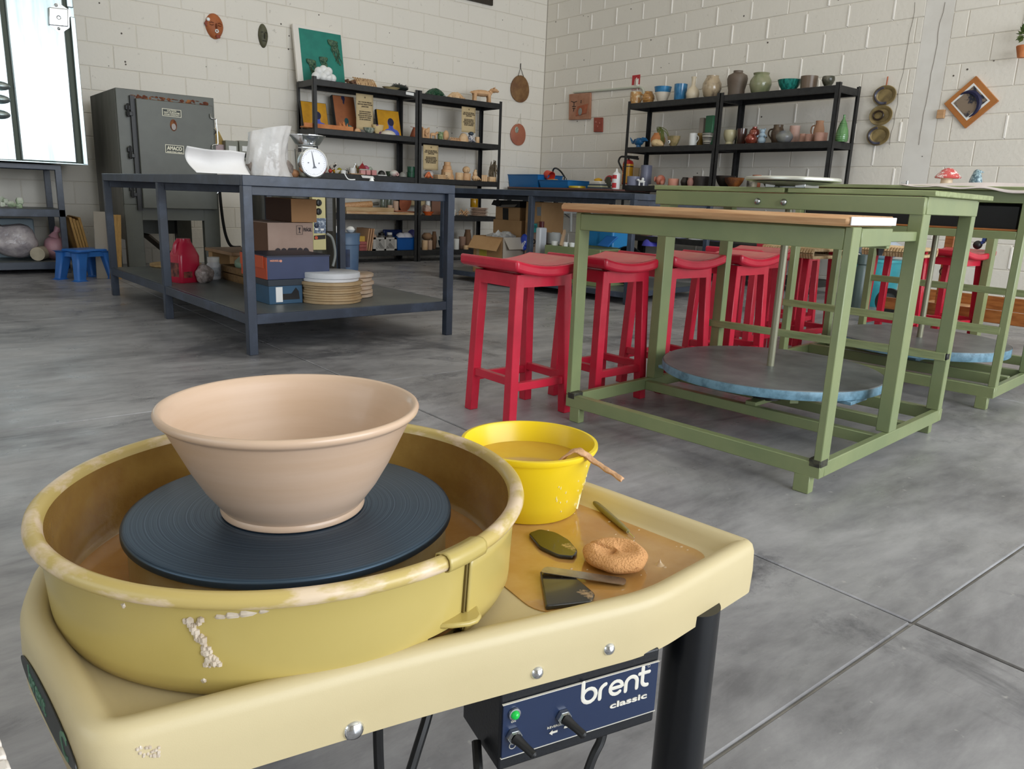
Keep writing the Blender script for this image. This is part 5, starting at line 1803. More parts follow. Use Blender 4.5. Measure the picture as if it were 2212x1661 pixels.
for k in range(8):
    ww = wid(42 - (k % 3) * 2, hp)
    zk = z + k * .0125
    mk('bisque_plate', Geo().lathe([(0, .002), (ww * .3, 0), (ww * .36, .002), (ww * .5, .010), (ww * .49, .0125), (ww * .34, .005), (0, .005)], 28), mat('pinkish_bisque', '#d6bba8', .8), None, local=True, loc=(hp.x + random.uniform(-.008, .008), hp.y, zk),
       label=['lowest', 'second', 'third', 'fourth', 'fifth', 'sixth', 'seventh', 'topmost'][k] + ' bisque plate, counted upward, of the stack on the fourth shelf', cat='plate', group='stacked bisque plates')
sl = Slot(1016, 1033, 429, z + .104, Y=7.66)
jr = put('brush_jar', 'amber jar of brushes standing on the stack of plates', 'jar', sl, lat('cyl', sl.w, sl.h), mat('amber_glass', '#b98a12', .15, trans=.3))
for k, (dx, dz) in enumerate(((-.02, .07), (.012, .09), (.025, .06))):
    mk('brush', Geo().tube([(dx * .5, 0, .02), (dx, 0, sl.h + dz)], .004, 6), m_dark, jr, local=True)

# ---------------------------------------------- bottom shelf
z = TL_[4]
sl = Slot(775, 799, 489, z, Y=7.78)
put('charcoal_disc', 'upright round charcoal lid at the back of the bottom shelf', 'lid', sl, placed(Geo().lathe([(0, 0), (sl.w * .5, 0), (sl.w * .5, .02), (0, .03)], 28), Matrix.Translation((0, 0, sl.w * .5 + .06)) @ Matrix.Rotation(PI / 2, 4, 'X')).cbox((0, 0, .03), (sl.w * .8, .12, .06)), mat('charcoal_lid', '#3f434a', .5))
sl = Slot(773, 786, 510, z, Y=7.62)
put('yellow_box', 'small yellow box above the reddish slabs', 'box', sl, Geo().box(-sl.w / 2, sl.w / 2, -.03, .03, sl.h * .52, sl.h), mat('mustard_card', '#c9a548', .7))
for k in range(3):
    sl = Slot(772, 790, 522, z, Y=7.60)
    put('red_slab', ['lowest', 'middle', 'topmost'][k] + ' reddish clay slab under the yellow box', 'clay slab', sl, Geo().box(-sl.w / 2, sl.w / 2, -.04, .05, k * .034, k * .034 + .032), mat('plum_clay', '#a35a55', .7, c2='#8f4a48', scale=10), bevel=.004, group='reddish clay slabs')
for k in range(3):
    A = atY(789 + k * 5, 540, 7.60)
    mk('wood_board', placed(Geo().box(-.007, .007, -.06, .22, 0, .24), Matrix.Translation((A.x, 7.63, z)) @ Matrix.Rotation(.16, 4, 'Y')), mat('peach_board', '#c79c78', .7), None, loc=(A.x, 7.63, z), label=['left', 'middle', 'right'][k] + ' peach coloured board of three leaning on the bottom shelf', cat='board', group='leaning peach boards')
# plastic crate with holes
c0, c1 = atY(806, 541, 7.58), atY(857, 541, 7.58)
zc = atY(830, 513, 7.58).z
cr = thing('plastic_crate', 'pale grey perforated plastic crate with bottles on the bottom shelf', 'crate', (c0.x, 7.58, z))
wc, hc = c1.x - c0.x, zc - z
g = Geo()
for (x0, x1) in ((0, .035), (wc * .47, wc * .55), (wc - .03, wc)):
    g.box(c0.x + x0, c0.x + x1, 7.58, 7.592, z, zc)
g.box(c0.x, c1.x, 7.58, 7.592, z, z + .018).box(c0.x, c1.x, 7.58, 7.592, zc - .02, zc)
for k in range(11):
    for (a, b) in ((.035, wc * .47), (wc * .55, wc - .03)):
        x = c0.x + a + (b - a) * k / 10
        for s in (-1, 1):
            p0, p1 = Vector((x, 7.586, z + .018)), Vector((x + s * (hc - .04) * .75, 7.586, zc - .02))
            lo, hi = c0.x + a, c0.x + b
            if p1.x < lo or p1.x > hi:
                t_ = ((lo if p1.x < lo else hi) - p0.x) / (p1.x - p0.x)
                p1 = p0.lerp(p1, max(0, t_))
            if (p1 - p0).length > .01:
                g.beam(p0, p1, .0045, .006)
mk('front_lattice', g, mat('grey_crate_plastic', '#b9b6b2', .5), cr)
mk('crate_wall', Geo().box(c0.x, c0.x + .01, 7.592, 7.84, z, zc).box(c1.x - .01, c1.x, 7.592, 7.84, z, zc).box(c0.x, c1.x, 7.83, 7.84, z, zc).box(c0.x, c1.x, 7.592, 7.83, z, z + .008), mat('grey_crate_plastic', '#b9b6b2', .5), cr)
for k, (px0, px1, py0, lb, cp) in enumerate(((815, 833, 503, 'left clear bottle with a dark cap in the grey crate', m_dark), (834, 849, 502, 'right clear bottle with a white cap in the grey crate', m_white))):
    sl = Slot(px0, px1, py0, z + .009, Y=7.70)
    b = thing('clear_bottle', lb, 'bottle', tuple(sl.P), 0, 'bottles in the crate')
    mk('bottle_body', Geo().lathe([(0, 0), (sl.w * .48, 0), (sl.w * .5, sl.h * .7), (sl.w * .4, sl.h * .85), (0, sl.h * .86)], 16), mat('smoky_plastic', '#7c7a76', .12, trans=.5), b, local=True)
    mk('cap', Geo().lathe([(0, sl.h * .86), (sl.w * .38, sl.h * .86), (sl.w * .38, sl.h), (0, sl.h)], 16), cp, b, local=True)
sl = Slot(803, 815, 505, z, Y=7.72)
put('tan_ball', 'round tan clay ball behind the crate corner', 'clay', sl, Geo().ball((0, 0, sl.h * .5), (sl.w * .55, sl.w * .5, sl.h * .5), 12), mat('beige_clay', '#c1a48e', .8))
t0, t1 = atY(858, 540, 7.57), atY(905, 538, 7.57)
zt = atY(880, 513, 7.57).z
m_tub = mat('royal_blue_plastic', '#1558a6', .3)
tubw = t1.x - t0.x


def tub(x0, y0, w, d, z0, h, fl=.05):
    g = Geo()
    for (i0, za) in ((fl * w, 0), (0, h)):
        pass
    a = fl * w
    ol = [(a, a), (w - a, a), (w - a, d - a), (a, d - a)]
    ou = [(0, 0), (w, 0), (w, d), (0, d)]
    lp = [(-.008, -.008), (w + .008, -.008), (w + .008, d + .008), (-.008, d + .008)]
    iu = [(.006, .006), (w - .006, .006), (w - .006, d - .006), (.006, d - .006)]
    il = [(a + .006, a + .006), (w - a - .006, a + .006), (w - a - .006, d - a - .006), (a + .006, d - a - .006)]
    R_ = [(ol, 0), (ou, h - .008), (lp, h - .008), (lp, h), (iu, h), (il, .006)]
    vs = [(x0 + p[0], y0 + p[1], z0 + zz) for r, zz in R_ for p in r]
    fs = [(i * 4 + k, i * 4 + (k + 1) % 4, (i + 1) * 4 + (k + 1) % 4, (i + 1) * 4 + k) for i in range(5) for k in range(4)]
    fs += [(3, 2, 1, 0), (20, 21, 22, 23)]
    return g.add(vs, fs)


mk('blue_tub', tub(t0.x, 7.57, tubw, .28, z, zt - z), m_tub, None, loc=(t0.x, 7.57, z), bevel=.006, label='royal blue plastic tub full of bowls on the bottom shelf', cat='tub')
for k, (px, py, r_, lb, mm) in enumerate(((866, 506, 13, 'left pale bowl tipped in the blue tub', 0), (878, 506, 14, 'right pale bowl tipped in the blue tub', 0), (895, 503, 13, 'purple-blue plate standing at the right of the blue tub', 1))):
    P = atY(px, py, 7.68)
    r = wid(r_, P)
    if mm == 0:
        mk('pale_bowl', Geo().lathe([(r, 0), (r * .97, r * .3), (r * .7, r * .75), (r * .3, r * .95), (0, r * .97)], 24, Mx=Matrix.Rotation(.5 - k * .2, 4, 'Y') @ Matrix.Rotation(.3, 4, 'X')), mat('lilac_white_plastic', '#cfd0dc', .4), None, local=True, loc=(P.x, P.y, zt - .02), label=lb, cat='bowl', group='pale bowls in the blue tub')
    else:
        mk('purple_plate', Geo().lathe([(0, 0), (r * .7, 0), (r, .012), (r, .016), (r * .7, .006), (0, .006)], 28, Mx=Matrix.Rotation(PI / 2 - .2, 4, 'X')), mat('indigo_plastic', '#3e3f86', .4), None, local=True, loc=(P.x, P.y + .05, zt + .01), label=lb, cat='plate')
sl = Slot(826, 872, 496, z, Y=7.88)
put('navy_tray', 'dark blue tray upright behind the crate and tub', 'tray', sl, Geo().box(-sl.w / 2, sl.w / 2, 0, .03, 0, sl.h), mat('navy_plastic', '#12306a', .4), bevel=.01)
# right bay bottom
for (px0, px1, py0, nm, lb, cat, kd, mm, Y, zoff) in (
        (911, 924, 519, 'white_cup', 'white clay cup under the round brown pot on the bottom shelf', 'cup', 'cyl', m_creamlt, 7.60, 0),
        (923, 934, 519, 'beige_cup', 'beige clay cup beside the white one on the bottom shelf', 'cup', 'cyl', mat('beige_clay', '#c1a48e', .8), 7.61, 0),
        (911, 934, 503, 'brown_pot', 'round brown clay pot resting on two small cups', 'pot', 'round', mat('brown_clay', '#9a7a5e', .8), 7.66, 1),
        (932, 944, 500, 'brown_pot', 'dark brown round pot behind the bench leg', 'pot', 'round', mat('brown_clay2', '#836249', .8), 7.72, 0),
        (946, 968, 519, 'teal_bowl', 'lower of two stacked dark teal bowls', 'bowl', 'bowl', mat('dark_teal_glaze', '#173e55', .3), 7.62, 0),
        (948, 967, 511, 'teal_bowl', 'upper of two stacked dark teal bowls', 'bowl', 'bowl', mat('dark_teal_glaze2', '#1d5a5c', .3), 7.64, 2),
        (980, 992, 516, 'white_cup', 'tall white cup near the open cardboard box', 'cup', 'cyl', m_white, 7.60, 0),
        (991, 1006, 511, 'brown_bowl', 'pinkish brown bowl behind the tall white cup', 'bowl', 'cup', mat('brown_pink_clay', '#a08070', .8), 7.68, 0),
        (1002, 1019, 496, 'brown_jug', 'tall dark brown jug behind the cardboard box', 'jug', 'jar', mat('brown_clay2', '#836249', .8), 7.74, 0),
        (1001, 1012, 530, 'low_cup', 'low white cup in front of the brown jug', 'cup', 'cyl', m_creamlt, 7.58, 0)):
    sl = Slot(px0, px1, py0, z, Y=Y)
    if zoff == 1:
        b = Slot(911, 924, 519, z, Y=7.60).h
        sl.P.z = z + b
        sl.h -= b
    if zoff == 2:
        b = Slot(946, 968, 519, z, Y=7.62).h
        sl.P.z = z + b * .5
        sl.h -= b * .5
    put(nm, lb, cat, sl, lat(kd, sl.w, sl.h, 20), mm)
# ------------------------------------------------------------------ right hand shelving, pots
XI = 6.66


def RS(px0, px1, py0, tier, X=XI):
    return Slot(px0, px1, py0, TR_[tier], X=X)


def rput(name, label, cat, px, tier, kind, m, X=XI, hdl=None, n=24, **k):
    sl = RS(px[0], px[1], px[2], tier, X)
    o = put(name, label, cat, sl, lat(kind, sl.w, sl.h, n, **k), m)
    if hdl:
        mk('handle', handle(sl.w, sl.h, hdl, r=sl.w * .06), m, o, local=True)
    return o


g_tan = mat('tan_ochre_glaze', '#b98a52', .3, c2='#e4d3b0', scale=22, lo=.5, hi=.62)
rput('ochre_mug', 'ochre mug with cream flecks at the left end of the right hand top shelf', 'mug', (1362, 1387, 199), 0, 'cyl', g_tan, hdl=(0, -1))
rput('ochre_pot', 'small round ochre pot beside the blue and cream bowl', 'pot', (1388, 1415, 198), 0, 'round', mat('swirled_ochre', '#cf9c5c', .3, c2='#8d5e30', scale=14, stretch=(1, 1, 4)))
o = rput('two_tone_bowl', 'bowl glazed blue above and cream below, dark at one side', 'bowl', (1414, 1451, 188), 0, 'bowl', mat('cream_matt_glaze', '#ded2bf', .45))
sl = RS(1414, 1451, 188, 0)
mk('blue_glaze', Geo().lathe([((.735 + .3 * (z - .35)) * sl.w / 2 * 1.03 if z < .6 else (.87 + .335 * (z - .6)) * sl.w / 2 * 1.01, z * sl.h) for z in (.55, .7, .85, .98, 1.005)] + [(.93 * sl.w / 2, sl.h * 1.006)], 24), mat('sky_blue_glaze', '#3f86b5', .2, c2='#2a5f88', scale=8), o, local=True)
rput('blue_tumbler', 'squarish sky blue tumbler on the right hand top shelf', 'cup', (1457, 1486, 182), 0, 'cup', mat('sky_blue_glaze2', '#3d80ad', .2, c2='#2b6590', scale=18, coat=.3), n=10)
rput('cream_bottle', 'cream long necked bottle vase with a brown mark', 'vase', (1485, 1514, 166), 0, 'neck', mat('cream_crackle', '#dccdb2', .35, c2='#a8795a', scale=10, lo=.6, hi=.72))
rput('smoke_vase', 'globe vase with smoky metallic patches and a pink blot', 'vase', (1519, 1561, 164), 0, 'round', mat('smoke_raku', '#b5a184', .22, c2='#4b3a30', scale=7, lo=.45, hi=.62, coat=.4))
rput('brown_vase', 'tallest vase, matt grey-brown with broad shoulders, on the right hand top shelf', 'vase', (1573, 1617, 153), 0, 'vase', mat('matt_grey_brown', '#6a5d50', .55, c2='#5b4a3d', scale=5))
rput('celadon_jar', 'round grey-green jar with a brown collar beside the tallest vase', 'jar', (1622, 1669, 158), 0, 'jar', mat('celadon_brown_glaze', '#8b8a6b', .22, c2='#6f7a58', scale=6, coat=.3))
rput('teal_bowl', 'flared bowl with streaky teal green glaze', 'bowl', (1681, 1731, 173), 0, 'bowl', mat('streaky_teal_glaze', '#2f8f83', .2, c2='#1b574f', scale=14, stretch=(4, 4, 1), coat=.3))
rput('brown_bowl', 'deep brown bowl with a cream flecked rim', 'bowl', (1731, 1767, 165), 0, 'cup', mat('brown_green_glaze', '#6d5b4b', .35, c2='#d9c49a', scale=14, lo=.66, hi=.72))
rput('footed_cup', 'small dark footed cup with a pale band at the right end of the top shelf', 'cup', (1777, 1804, 165), 0, 'goblet', mat('dark_green_brown', '#3c3d30', .25, c2='#7a7466', scale=8))
# second tier
sl = RS(1356, 1406, 295, 1)
fb = thing('blue_bird_dish', 'blue glazed bird shaped dish with spread wings on the second right hand shelf', 'figurine', tuple(sl.P))
g = Geo().ball((0, 0, sl.h * .55), (.035, sl.w * .26, sl.h * .36), 14)
g.tube([(0, sl.w * .2, sl.h * .6), (0, sl.w * .36, sl.h * .5), (0, sl.w * .52, sl.h * .95)], .01, 6, True, [.03, .016, .004])
g.tube([(0, -sl.w * .2, sl.h * .7), (0, -sl.w * .38, sl.h * .72), (0, -sl.w * .5, sl.h * .6)], .01, 6, True, [.03, .02, .006])
g.cyl((0, 0, 0), (0, 0, sl.h * .4), .035, .02, 10)
mk('bird_body', g, mat('blue_gloss_glaze', '#27608f', .2, c2='#7fa5bd', scale=9, lo=.6, hi=.7), fb, local=True)
sl = RS(1407, 1439, 284, 1, 6.72)
pp = put('orange_pot', 'orange clay pot holding a trailing plant', 'pot', sl, lat('round', sl.w, sl.h * .9), m_terralt)
g = Geo()
random.seed(31)
for k in range(16):
    a = random.uniform(-2.6, .4)
    L_ = random.uniform(.7, 1.3) * sl.w
    g.tube(smooth([(0, 0, sl.h * .85), (-.01, math.cos(a) * L_ * .2 - .02, sl.h * (1.0 + .25 * random.random())), (-.03, -abs(math.cos(a)) * L_ * .55 - .02, sl.h * (.9 + .2 * random.random())), (-.04, -abs(math.cos(a)) * L_ * .9 - .02, sl.h * random.uniform(.2, .6))], 3), .004, 5, True)
mk('trailing_plant', g, mat('wiry_green_leaf', '#6d7a3c', .6, c2='#8f8a4c', scale=20), pp, local=True)
sl = RS(1405, 1437, 300, 1, 6.56)
put('gourd', 'pale cream gourd lying before the orange pot', 'gourd', sl, Geo().ball((0, sl.w * .12, sl.h * .5), (.05, sl.w * .36, sl.h * .5), 14).tube([(0, -sl.w * .1, sl.h * .45), (0, -sl.w * .35, sl.h * .32), (0, -sl.w * .5, sl.h * .2)], .01, 8, True, [.04, .028, .008]), mat('cream_gourd', '#d9bb8c', .5))
sl = RS(1440, 1472, 294, 1, 6.58)
o = put('fish_bowl', 'beige fish shaped bowl with a round black and white eye', 'bowl', sl, lat('bowl', sl.w, sl.h, 20, sx=.7), mat('beige_fish_glaze', '#a89268', .4, c2='#6c6a45', scale=14))
mk('fish_eye', Geo().lathe([(0, .006), (.010, .005), (.018, 0)], 14, Mx=Matrix.Translation((-sl.w * .33, sl.w * .12, sl.h * .42)) @ Matrix.Rotation(-PI / 2, 4, 'Y')), m_white, o, local=True)
mk('fish_pupil', Geo().lathe([(0, .008), (.007, .007), (.009, .003)], 10, Mx=Matrix.Translation((-sl.w * .33, sl.w * .12, sl.h * .42)) @ Matrix.Rotation(-PI / 2, 4, 'Y')), m_ink, o, local=True)
rput('white_mug', 'white barrel mug with a brown handle side', 'mug', (1490, 1507, 288), 1, 'cyl', m_white, hdl=(0, -1))
rput('ochre_cup', 'dark ochre cup behind the white mug', 'cup', (1505, 1520, 288), 1, 'cyl', mat('dark_ochre', '#8a6a2a', .4), X=6.74)
rput('striped_bowl', 'small white bowl with black and ochre bands beside the centre post', 'bowl', (1517, 1541, 287), 1, 'bowl', mat('banded_bowl', '#2e2a26', .35, c2='#d9d2c4', scale=3, stretch=(.2, .2, 30), lo=.5, hi=.52))
sl = RS(1527, 1547, 250, 1, 6.76)
put('green_slab_vase', 'tall square dark green slab vase behind the centre post', 'vase', sl, Geo().box(-.03, .03, -sl.w / 2, sl.w / 2, 0, sl.h), mat('bottle_green_glaze', '#2f6b49', .3), bevel=.006)
sl = RS(1514, 1526, 255, 1, 6.78)
put('grey_slab_vase', 'tall square grey slab vase left of the green one', 'vase', sl, Geo().box(-.03, .03, -sl.w / 2, sl.w / 2, 0, sl.h), mat('warm_grey_clay', '#a89c90', .6), bevel=.006)
rput('cream_jar', 'plain cream jar right of the centre post', 'jar', (1564, 1592, 281), 1, 'goblet', mat('cream_green_glaze', '#bdb48f', .35))
rput('smoked_glass', 'dark glass tumbler with a brown base', 'glass', (1593, 1615, 278), 1, 'cup', mat('smoked_glass_glaze', '#3a302a', .12, c2='#5d2f26', scale=4, coat=.6))
m_cop = mat('copper_lustre', '#7a2f22', .15, c2='#a65a44', scale=8, coat=.6, metal=.3)
rput('copper_vase', 'tall copper lustre vase with a narrow waist', 'vase', (1620, 1642, 274), 1, 'vase', m_cop, X=6.68)
rput('copper_cup', 'low copper lustre cup in front of the copper vase', 'cup', (1610, 1636, 290), 1, 'round', m_cop, X=6.58)
sl = RS(1638, 1658, 279, 1, 6.62)
g = Geo().ball((0, 0, sl.h * .25), (sl.w * .4, sl.w * .45, sl.h * .26), 12).ball((0, 0, sl.h * .6), (sl.w * .32, sl.w * .36, sl.h * .2), 12).ball((0, 0, sl.h * .86), (sl.w * .26, sl.w * .3, sl.h * .16), 12)
for s in (-1, 1):
    g.tube([(0, s * sl.w * .25, sl.h * .62), (-.01, s * sl.w * .55, sl.h * .5)], .01, 6).tube([(0, s * sl.w * .15, sl.h * .95), (0, s * sl.w * .34, sl.h * 1.0)], .008, 6)
put('blue_animal', 'pale blue seated animal figurine between copper and dark jugs', 'figurine', sl, g, mat('pale_blue_glaze', '#a7bccb', .35))
rput('dark_jug', 'dark brown jug with a round handle on the second right hand shelf', 'jug', (1668, 1696, 270), 1, 'jar', mat('dark_brown_jug', '#4a3a2e', .35, c2='#6b5842', scale=20), X=6.72, hdl=(0, 1))
rput('grey_squat_pot', 'squat round grey pot in front of the dark jug', 'pot', (1678, 1714, 283), 1, 'round', mat('grey_squat_glaze', '#7d7c74', .3, c2='#6d7079', scale=8), X=6.58)
m_pk = mat('pink_bisque', '#c09584', .7, c2='#a97a68', scale=6)
rput('pink_vase', 'tall straight pale pink vase', 'vase', (1707, 1729, 272), 1, 'cup', mat('pale_pink_bisque', '#d6b5a8', .6, c2='#b98673', scale=4), X=6.74)
rput('pink_cup', 'small pink bisque cup next to the tall pink vase', 'cup', (1728, 1741, 289), 1, 'cyl', m_pk)
rput('pink_pot', 'low pink bisque pot, second from the tan jug', 'pot', (1740, 1759, 290), 1, 'cup', m_pk, X=6.6)
rput('tan_jug', 'tall tan clay jug with a dark handle near the right post', 'jug', (1760, 1783, 261), 1, 'jar', mat('tan_jug_clay', '#b5886a', .7), X=6.74, hdl=(0, 1))
rput('pink_bowl', 'pink bisque bowl in front of the tan jug', 'bowl', (1761, 1788, 287), 1, 'cup', m_pk, X=6.57)
rput('clear_bottle', 'small pale glass bottle behind the right post', 'bottle', (1798, 1810, 275), 1, 'neck', mat('pale_glass', '#c9cabc', .1, trans=.5))
o = rput('green_bottle', 'pointed ribbed green bottle at the right end of the second shelf', 'bottle', (1811, 1838, 248), 1, 'bottle', mat('leaf_green_glaze', '#5f8f56', .15, c2='#4f7f4a', scale=14, coat=.6))
sl = RS(1811, 1838, 248, 1)
g = Geo()
for k in range(9):
    zz = .08 + k * .075
    rr = (1.0 if zz < .25 else 1.0 - (zz - .22) * .95) * sl.w / 2 * 1.005
    g.tube([(rr * math.cos(a), rr * math.sin(a), zz * sl.h + .004 * math.sin(a)) for a in [j * PI / 10 for j in range(21)]], .0028, 5, False)
mk('throwing_ridge', g, mat('leaf_green_glaze', '#5f8f56'), o, local=True)
# third tier
rput('lilac_bowl', 'lilac-grey bowl on the third right hand shelf beside the extinguisher', 'bowl', (1355, 1383, 381), 2, 'cup', mat('lilac_grey_glaze', '#7d7f93', .4), X=6.56)
sl = RS(1377, 1397, 383, 2, 6.53)
g = animal(sl.w, sl.h * .8)
g.ball((-.01, 0, sl.h * .78), (sl.w * .16, sl.w * .1, sl.h * .2), 10)
put('white_camel', 'little white camel figurine in front of the lilac bowl', 'figurine', sl, g, m_white, rz=PI / 2 + .4)
rput('lilac_vase', 'tall lilac-grey vase with knobs near the back post', 'vase', (1385, 1409, 357), 2, 'cyl', mat('lilac_grey_glaze', '#7d7f93', .4), X=6.70, wob=.06)
sl = RS(1369, 1383, 363, 2, 6.80)
put('tan_tile', 'tan tile leaning behind the lilac bowl', 'tile', sl, Geo().box(-.008, .008, -sl.w / 2, sl.w / 2, 0, sl.h), mat('tan_tile_clay', '#c7b08c', .6), bevel=.003)
sl = RS(1413, 1443, 377, 2, 6.62)
put('pink_piggy', 'pink and red clay piggy pot on the third right hand shelf', 'figurine', sl, Geo().ball((0, 0, sl.h * .5), (.05, sl.w * .36, sl.h * .48), 14).ball((-.03, -sl.w * .36, sl.h * .35), (.03, sl.w * .16, sl.h * .3), 10).ball((-.02, sl.w * .4, sl.h * .6), (.02, sl.w * .1, sl.h * .25), 8), mat('pink_red_clay', '#b9614a', .6, c2='#e0a690', scale=9))
rput('pink_basket', 'small pink clay basket beside the piggy pot', 'pottery', (1444, 1467, 386), 2, 'cyl', mat('salmon_clay', '#cf8f79', .6), X=6.6)
g = Geo()
random.seed(33)
P = atX(1420, 401, 6.54)
for k in range(60):
    g.ball((random.uniform(-.03, .03), random.uniform(-.13, .13), .008), (.011, .011, .008), 6)
mk('gravel_tray', g, mat('grey_pebbles', '#8c8878', .8, c2='#b8b09a', scale=40), None, local=True, loc=(6.56, P.y, TR_[2]), label='scatter of small grey pebbles along the third right hand shelf', cat='pebbles', kind='stuff')
m_bk = mat('black_fired_clay', '#29231f', .45, c2='#3d332c', scale=12)
rput('black_pot', 'round black fired pot left of the small pink jug', 'pot', (1471, 1490, 383), 2, 'round', m_bk, X=6.6)
rput('pink_jug', 'small dusky pink pierced jug between two black pots', 'jug', (1485, 1499, 384), 2, 'jar', mat('dusky_pink', '#a2766a', .6), X=6.56)
rput('black_bowl', 'wide black fired bowl left of the centre post', 'bowl', (1497, 1533, 381), 2, 'cup', m_bk, X=6.64)
rput('black_dish', 'wide black fired bowl right of the centre post', 'bowl', (1546, 1590, 380), 2, 'bowl', m_bk, X=6.64)
rput('orange_rim_dish', 'black dish with an orange rim on the third right hand shelf', 'dish', (1565, 1608, 384), 2, 'bowl', mat('orange_rim_glaze', '#4a2d1f', .4, c2='#c0763a', scale=5), X=6.58)
rput('white_rim_cup', 'dark cup with a cream rim right of the orange rimmed dish', 'cup', (1614, 1637, 386), 2, 'cup', mat('cream_rim', '#4a4640', .4, c2='#d9ceb4', scale=6), X=6.55)
rput('glazed_bowl', 'cream and black bowl holding a small shell', 'bowl', (1647, 1682, 386), 2, 'bowl', mat('cream_black', '#35322d', .35, c2='#cfc4ad', scale=5), X=6.55)
rput('small_bowl', 'small terracotta bowl seen above the metal wheel head', 'bowl', (1626, 1645, 378), 2, 'cup', m_terra, X=6.74)

# ------------------------------------------------------------------ things on the two walls
WXR = XR - .001
# extinguisher sign
def wall_panel(name, label, cat, px, t, m, X=WXR, bevel=.001, parent=None):
    """px: bottom-left, bottom-right, top-left (as seen)"""
    a, b, c = (atX(x, y, X - t) for x, y in px)
    g = Geo().slab3(a, b, c, t)
    if parent is not None:
        return mk(name, g, m, parent, bevel=bevel)
    return mk(name, g, m, None, loc=tuple(a), label=label, cat=cat, bevel=bevel)


sg = thing('extinguisher_sign', 'red and white fire extinguisher sign on the right wall above the conduit', 'sign', tuple(atX(1374, 175, WXR)))
wall_panel('sign_plate', None, None, ((1364.5, 184), (1381.5, 182), (1366, 163)), .003, mat('sign_red', '#b9252c', .4), parent=sg)
wall_panel('sign_footer', None, None, ((1364, 196), (1380.5, 194), (1364.4, 187)), .003, mat('faded_sign', '#d8bfb8', .5, c2='#b9655f', scale=60), parent=sg)
a = atX(1375, 178, WXR - .004)
g = Geo().tube([(a.x, a.y, a.z - .035), (a.x, a.y, a.z + .03)], .012, 8).tube([(a.x, a.y, a.z + .03), (a.x, a.y + .004, a.z + .05)], .006, 6).tube(smooth([(a.x, a.y, a.z + .045), (a.x, a.y + .025, a.z + .03), (a.x, a.y + .03, a.z - .03)], 4), .0035, 6)
mk('extinguisher_symbol', g, m_wtext, sg)
cpts = [atX(x, y, WXR - .014) for x, y in ((1240, 199.5), (1300, 195), (1372, 188.5), (1383, 188.5), (1389, 193), (1391, 202), (1391, 215))]
mk('conduit_pipe', Geo().tube(smooth(cpts, 3), .013, 10), mat('pale_green_conduit', '#c9cbbb', .5), None, loc=tuple(cpts[0]), label='pale conduit pipe running along the right wall and bending down', cat='pipe')
pl = wall_panel('clay_plaque', 'square pinkish clay plaque with incised marks and a red patch', 'plaque', ((1228, 259), (1273.5, 257), (1229, 203.5)), .03, mat('pinkish_clay', '#b5846a', .75, c2='#a57257', scale=8, bump=.2), bevel=.006)
for px in (((1243, 251), (1266, 245), (1247, 230)),):
    a, b, c = (atX(x, y, WXR - .036) for x, y in px)
    mk('red_patch', Geo().slab3(a, b, c, .006), m_terra, pl, bevel=.004)
a = atX(1253, 241, WXR - .040)
mk('grey_drop', Geo().ball(a, (.006, .035, .045), 12), mat('grey_glaze_drop', '#8a8a84', .2), pl)
g = Geo()
for seg in (((1234, 219), (1240, 221), (1246, 219)), ((1240, 221), (1240, 231)), ((1236, 230), (1244, 230)), ((1237, 234), (1243, 234)), ((1240, 234), (1239, 241)), ((1255.5, 216), (1255, 223))):
    g.tube([atX(x, y, WXR - .031) for x, y in seg], .0045, 5)
mk('incised_mark', g, m_ink, pl)
pl = wall_panel('clay_plaque', 'small dark red clay plaque with a scratched face, below the square one', 'plaque', ((1282, 285), (1300.5, 285), (1282.5, 254)), .02, mat('dark_red_clay', '#a3503f', .7, c2='#8f4234', scale=9, bump=.3), bevel=.004)
g = Geo()
for (x, y, r) in ((1287, 264, .013), (1295, 266, .012), (1291, 273, .008)):
    g.ball(atX(x, y, WXR - .021), (.006, r, r * 1.2), 8)
mk('modelled_face', g, mat('red_clay_highlight', '#b5685a', .4), pl)
# three round plates on a string
ps = ['top', 'middle', 'lowest']
for k, (px, py, rw) in enumerate(((1912.5, 206.5, 20.3), (1904.5, 249.5, 20.3), (1898.5, 293, 20))):
    P = atX(px, py, WXR - .02)
    ry, rz_ = wid(rw, P) * 1.28, wid(21, P)
    t = thing('wall_plate', ps[k] + ' of three round olive and brown ceramic plates hung in a column', 'plate', tuple(P), 0, 'column of three wall plates')
    Mx = Matrix.Translation(P) @ Matrix.Rotation(-PI / 2, 4, 'Y')
    mk('plate_disc', Geo().lathe([(0, .004), (ry * .62, .004), (ry * .7, .012), (ry * .96, .020), (ry, .016), (ry * .95, .004), (ry * .6, -.010), (0, -.010)], 32, Mx=Mx @ Matrix.Diagonal((rz_ / ry, 1, 1, 1))), mat('olive_brown_plate', '#9a8558', .45, c2='#6c5c3c', scale=8, bump=.1), t)
    if k == 1:
        g = Geo().tube([P + Vector((-.022, .02 + ry * .42 * math.cos(a), rz_ * .42 * math.sin(a) - .0)) for a in [j * PI / 12 for j in range(25)]], .008, 6, False)
        mk('brushed_ring', g, mat('dark_brown_glaze', '#33241a', .35), t)
    else:
        g = Geo().tube([P + Vector((-.020, ry * .78 * math.cos(a), rz_ * .78 * math.sin(a))) for a in [-1.9 + j * 3.3 / 12 for j in range(13)]], .011, 6, True)
        mk('brushed_ring', g, mat('blue_brown_glaze', '#453d40', .3, c2='#5d5f70', scale=16), t)
    if k == 0:
        mk('hanging_loop', Geo().tube([P + Vector((-.01, 0, rz_)), P + Vector((-.004, .0, rz_ + .07))], .006, 6), m_terra, t)
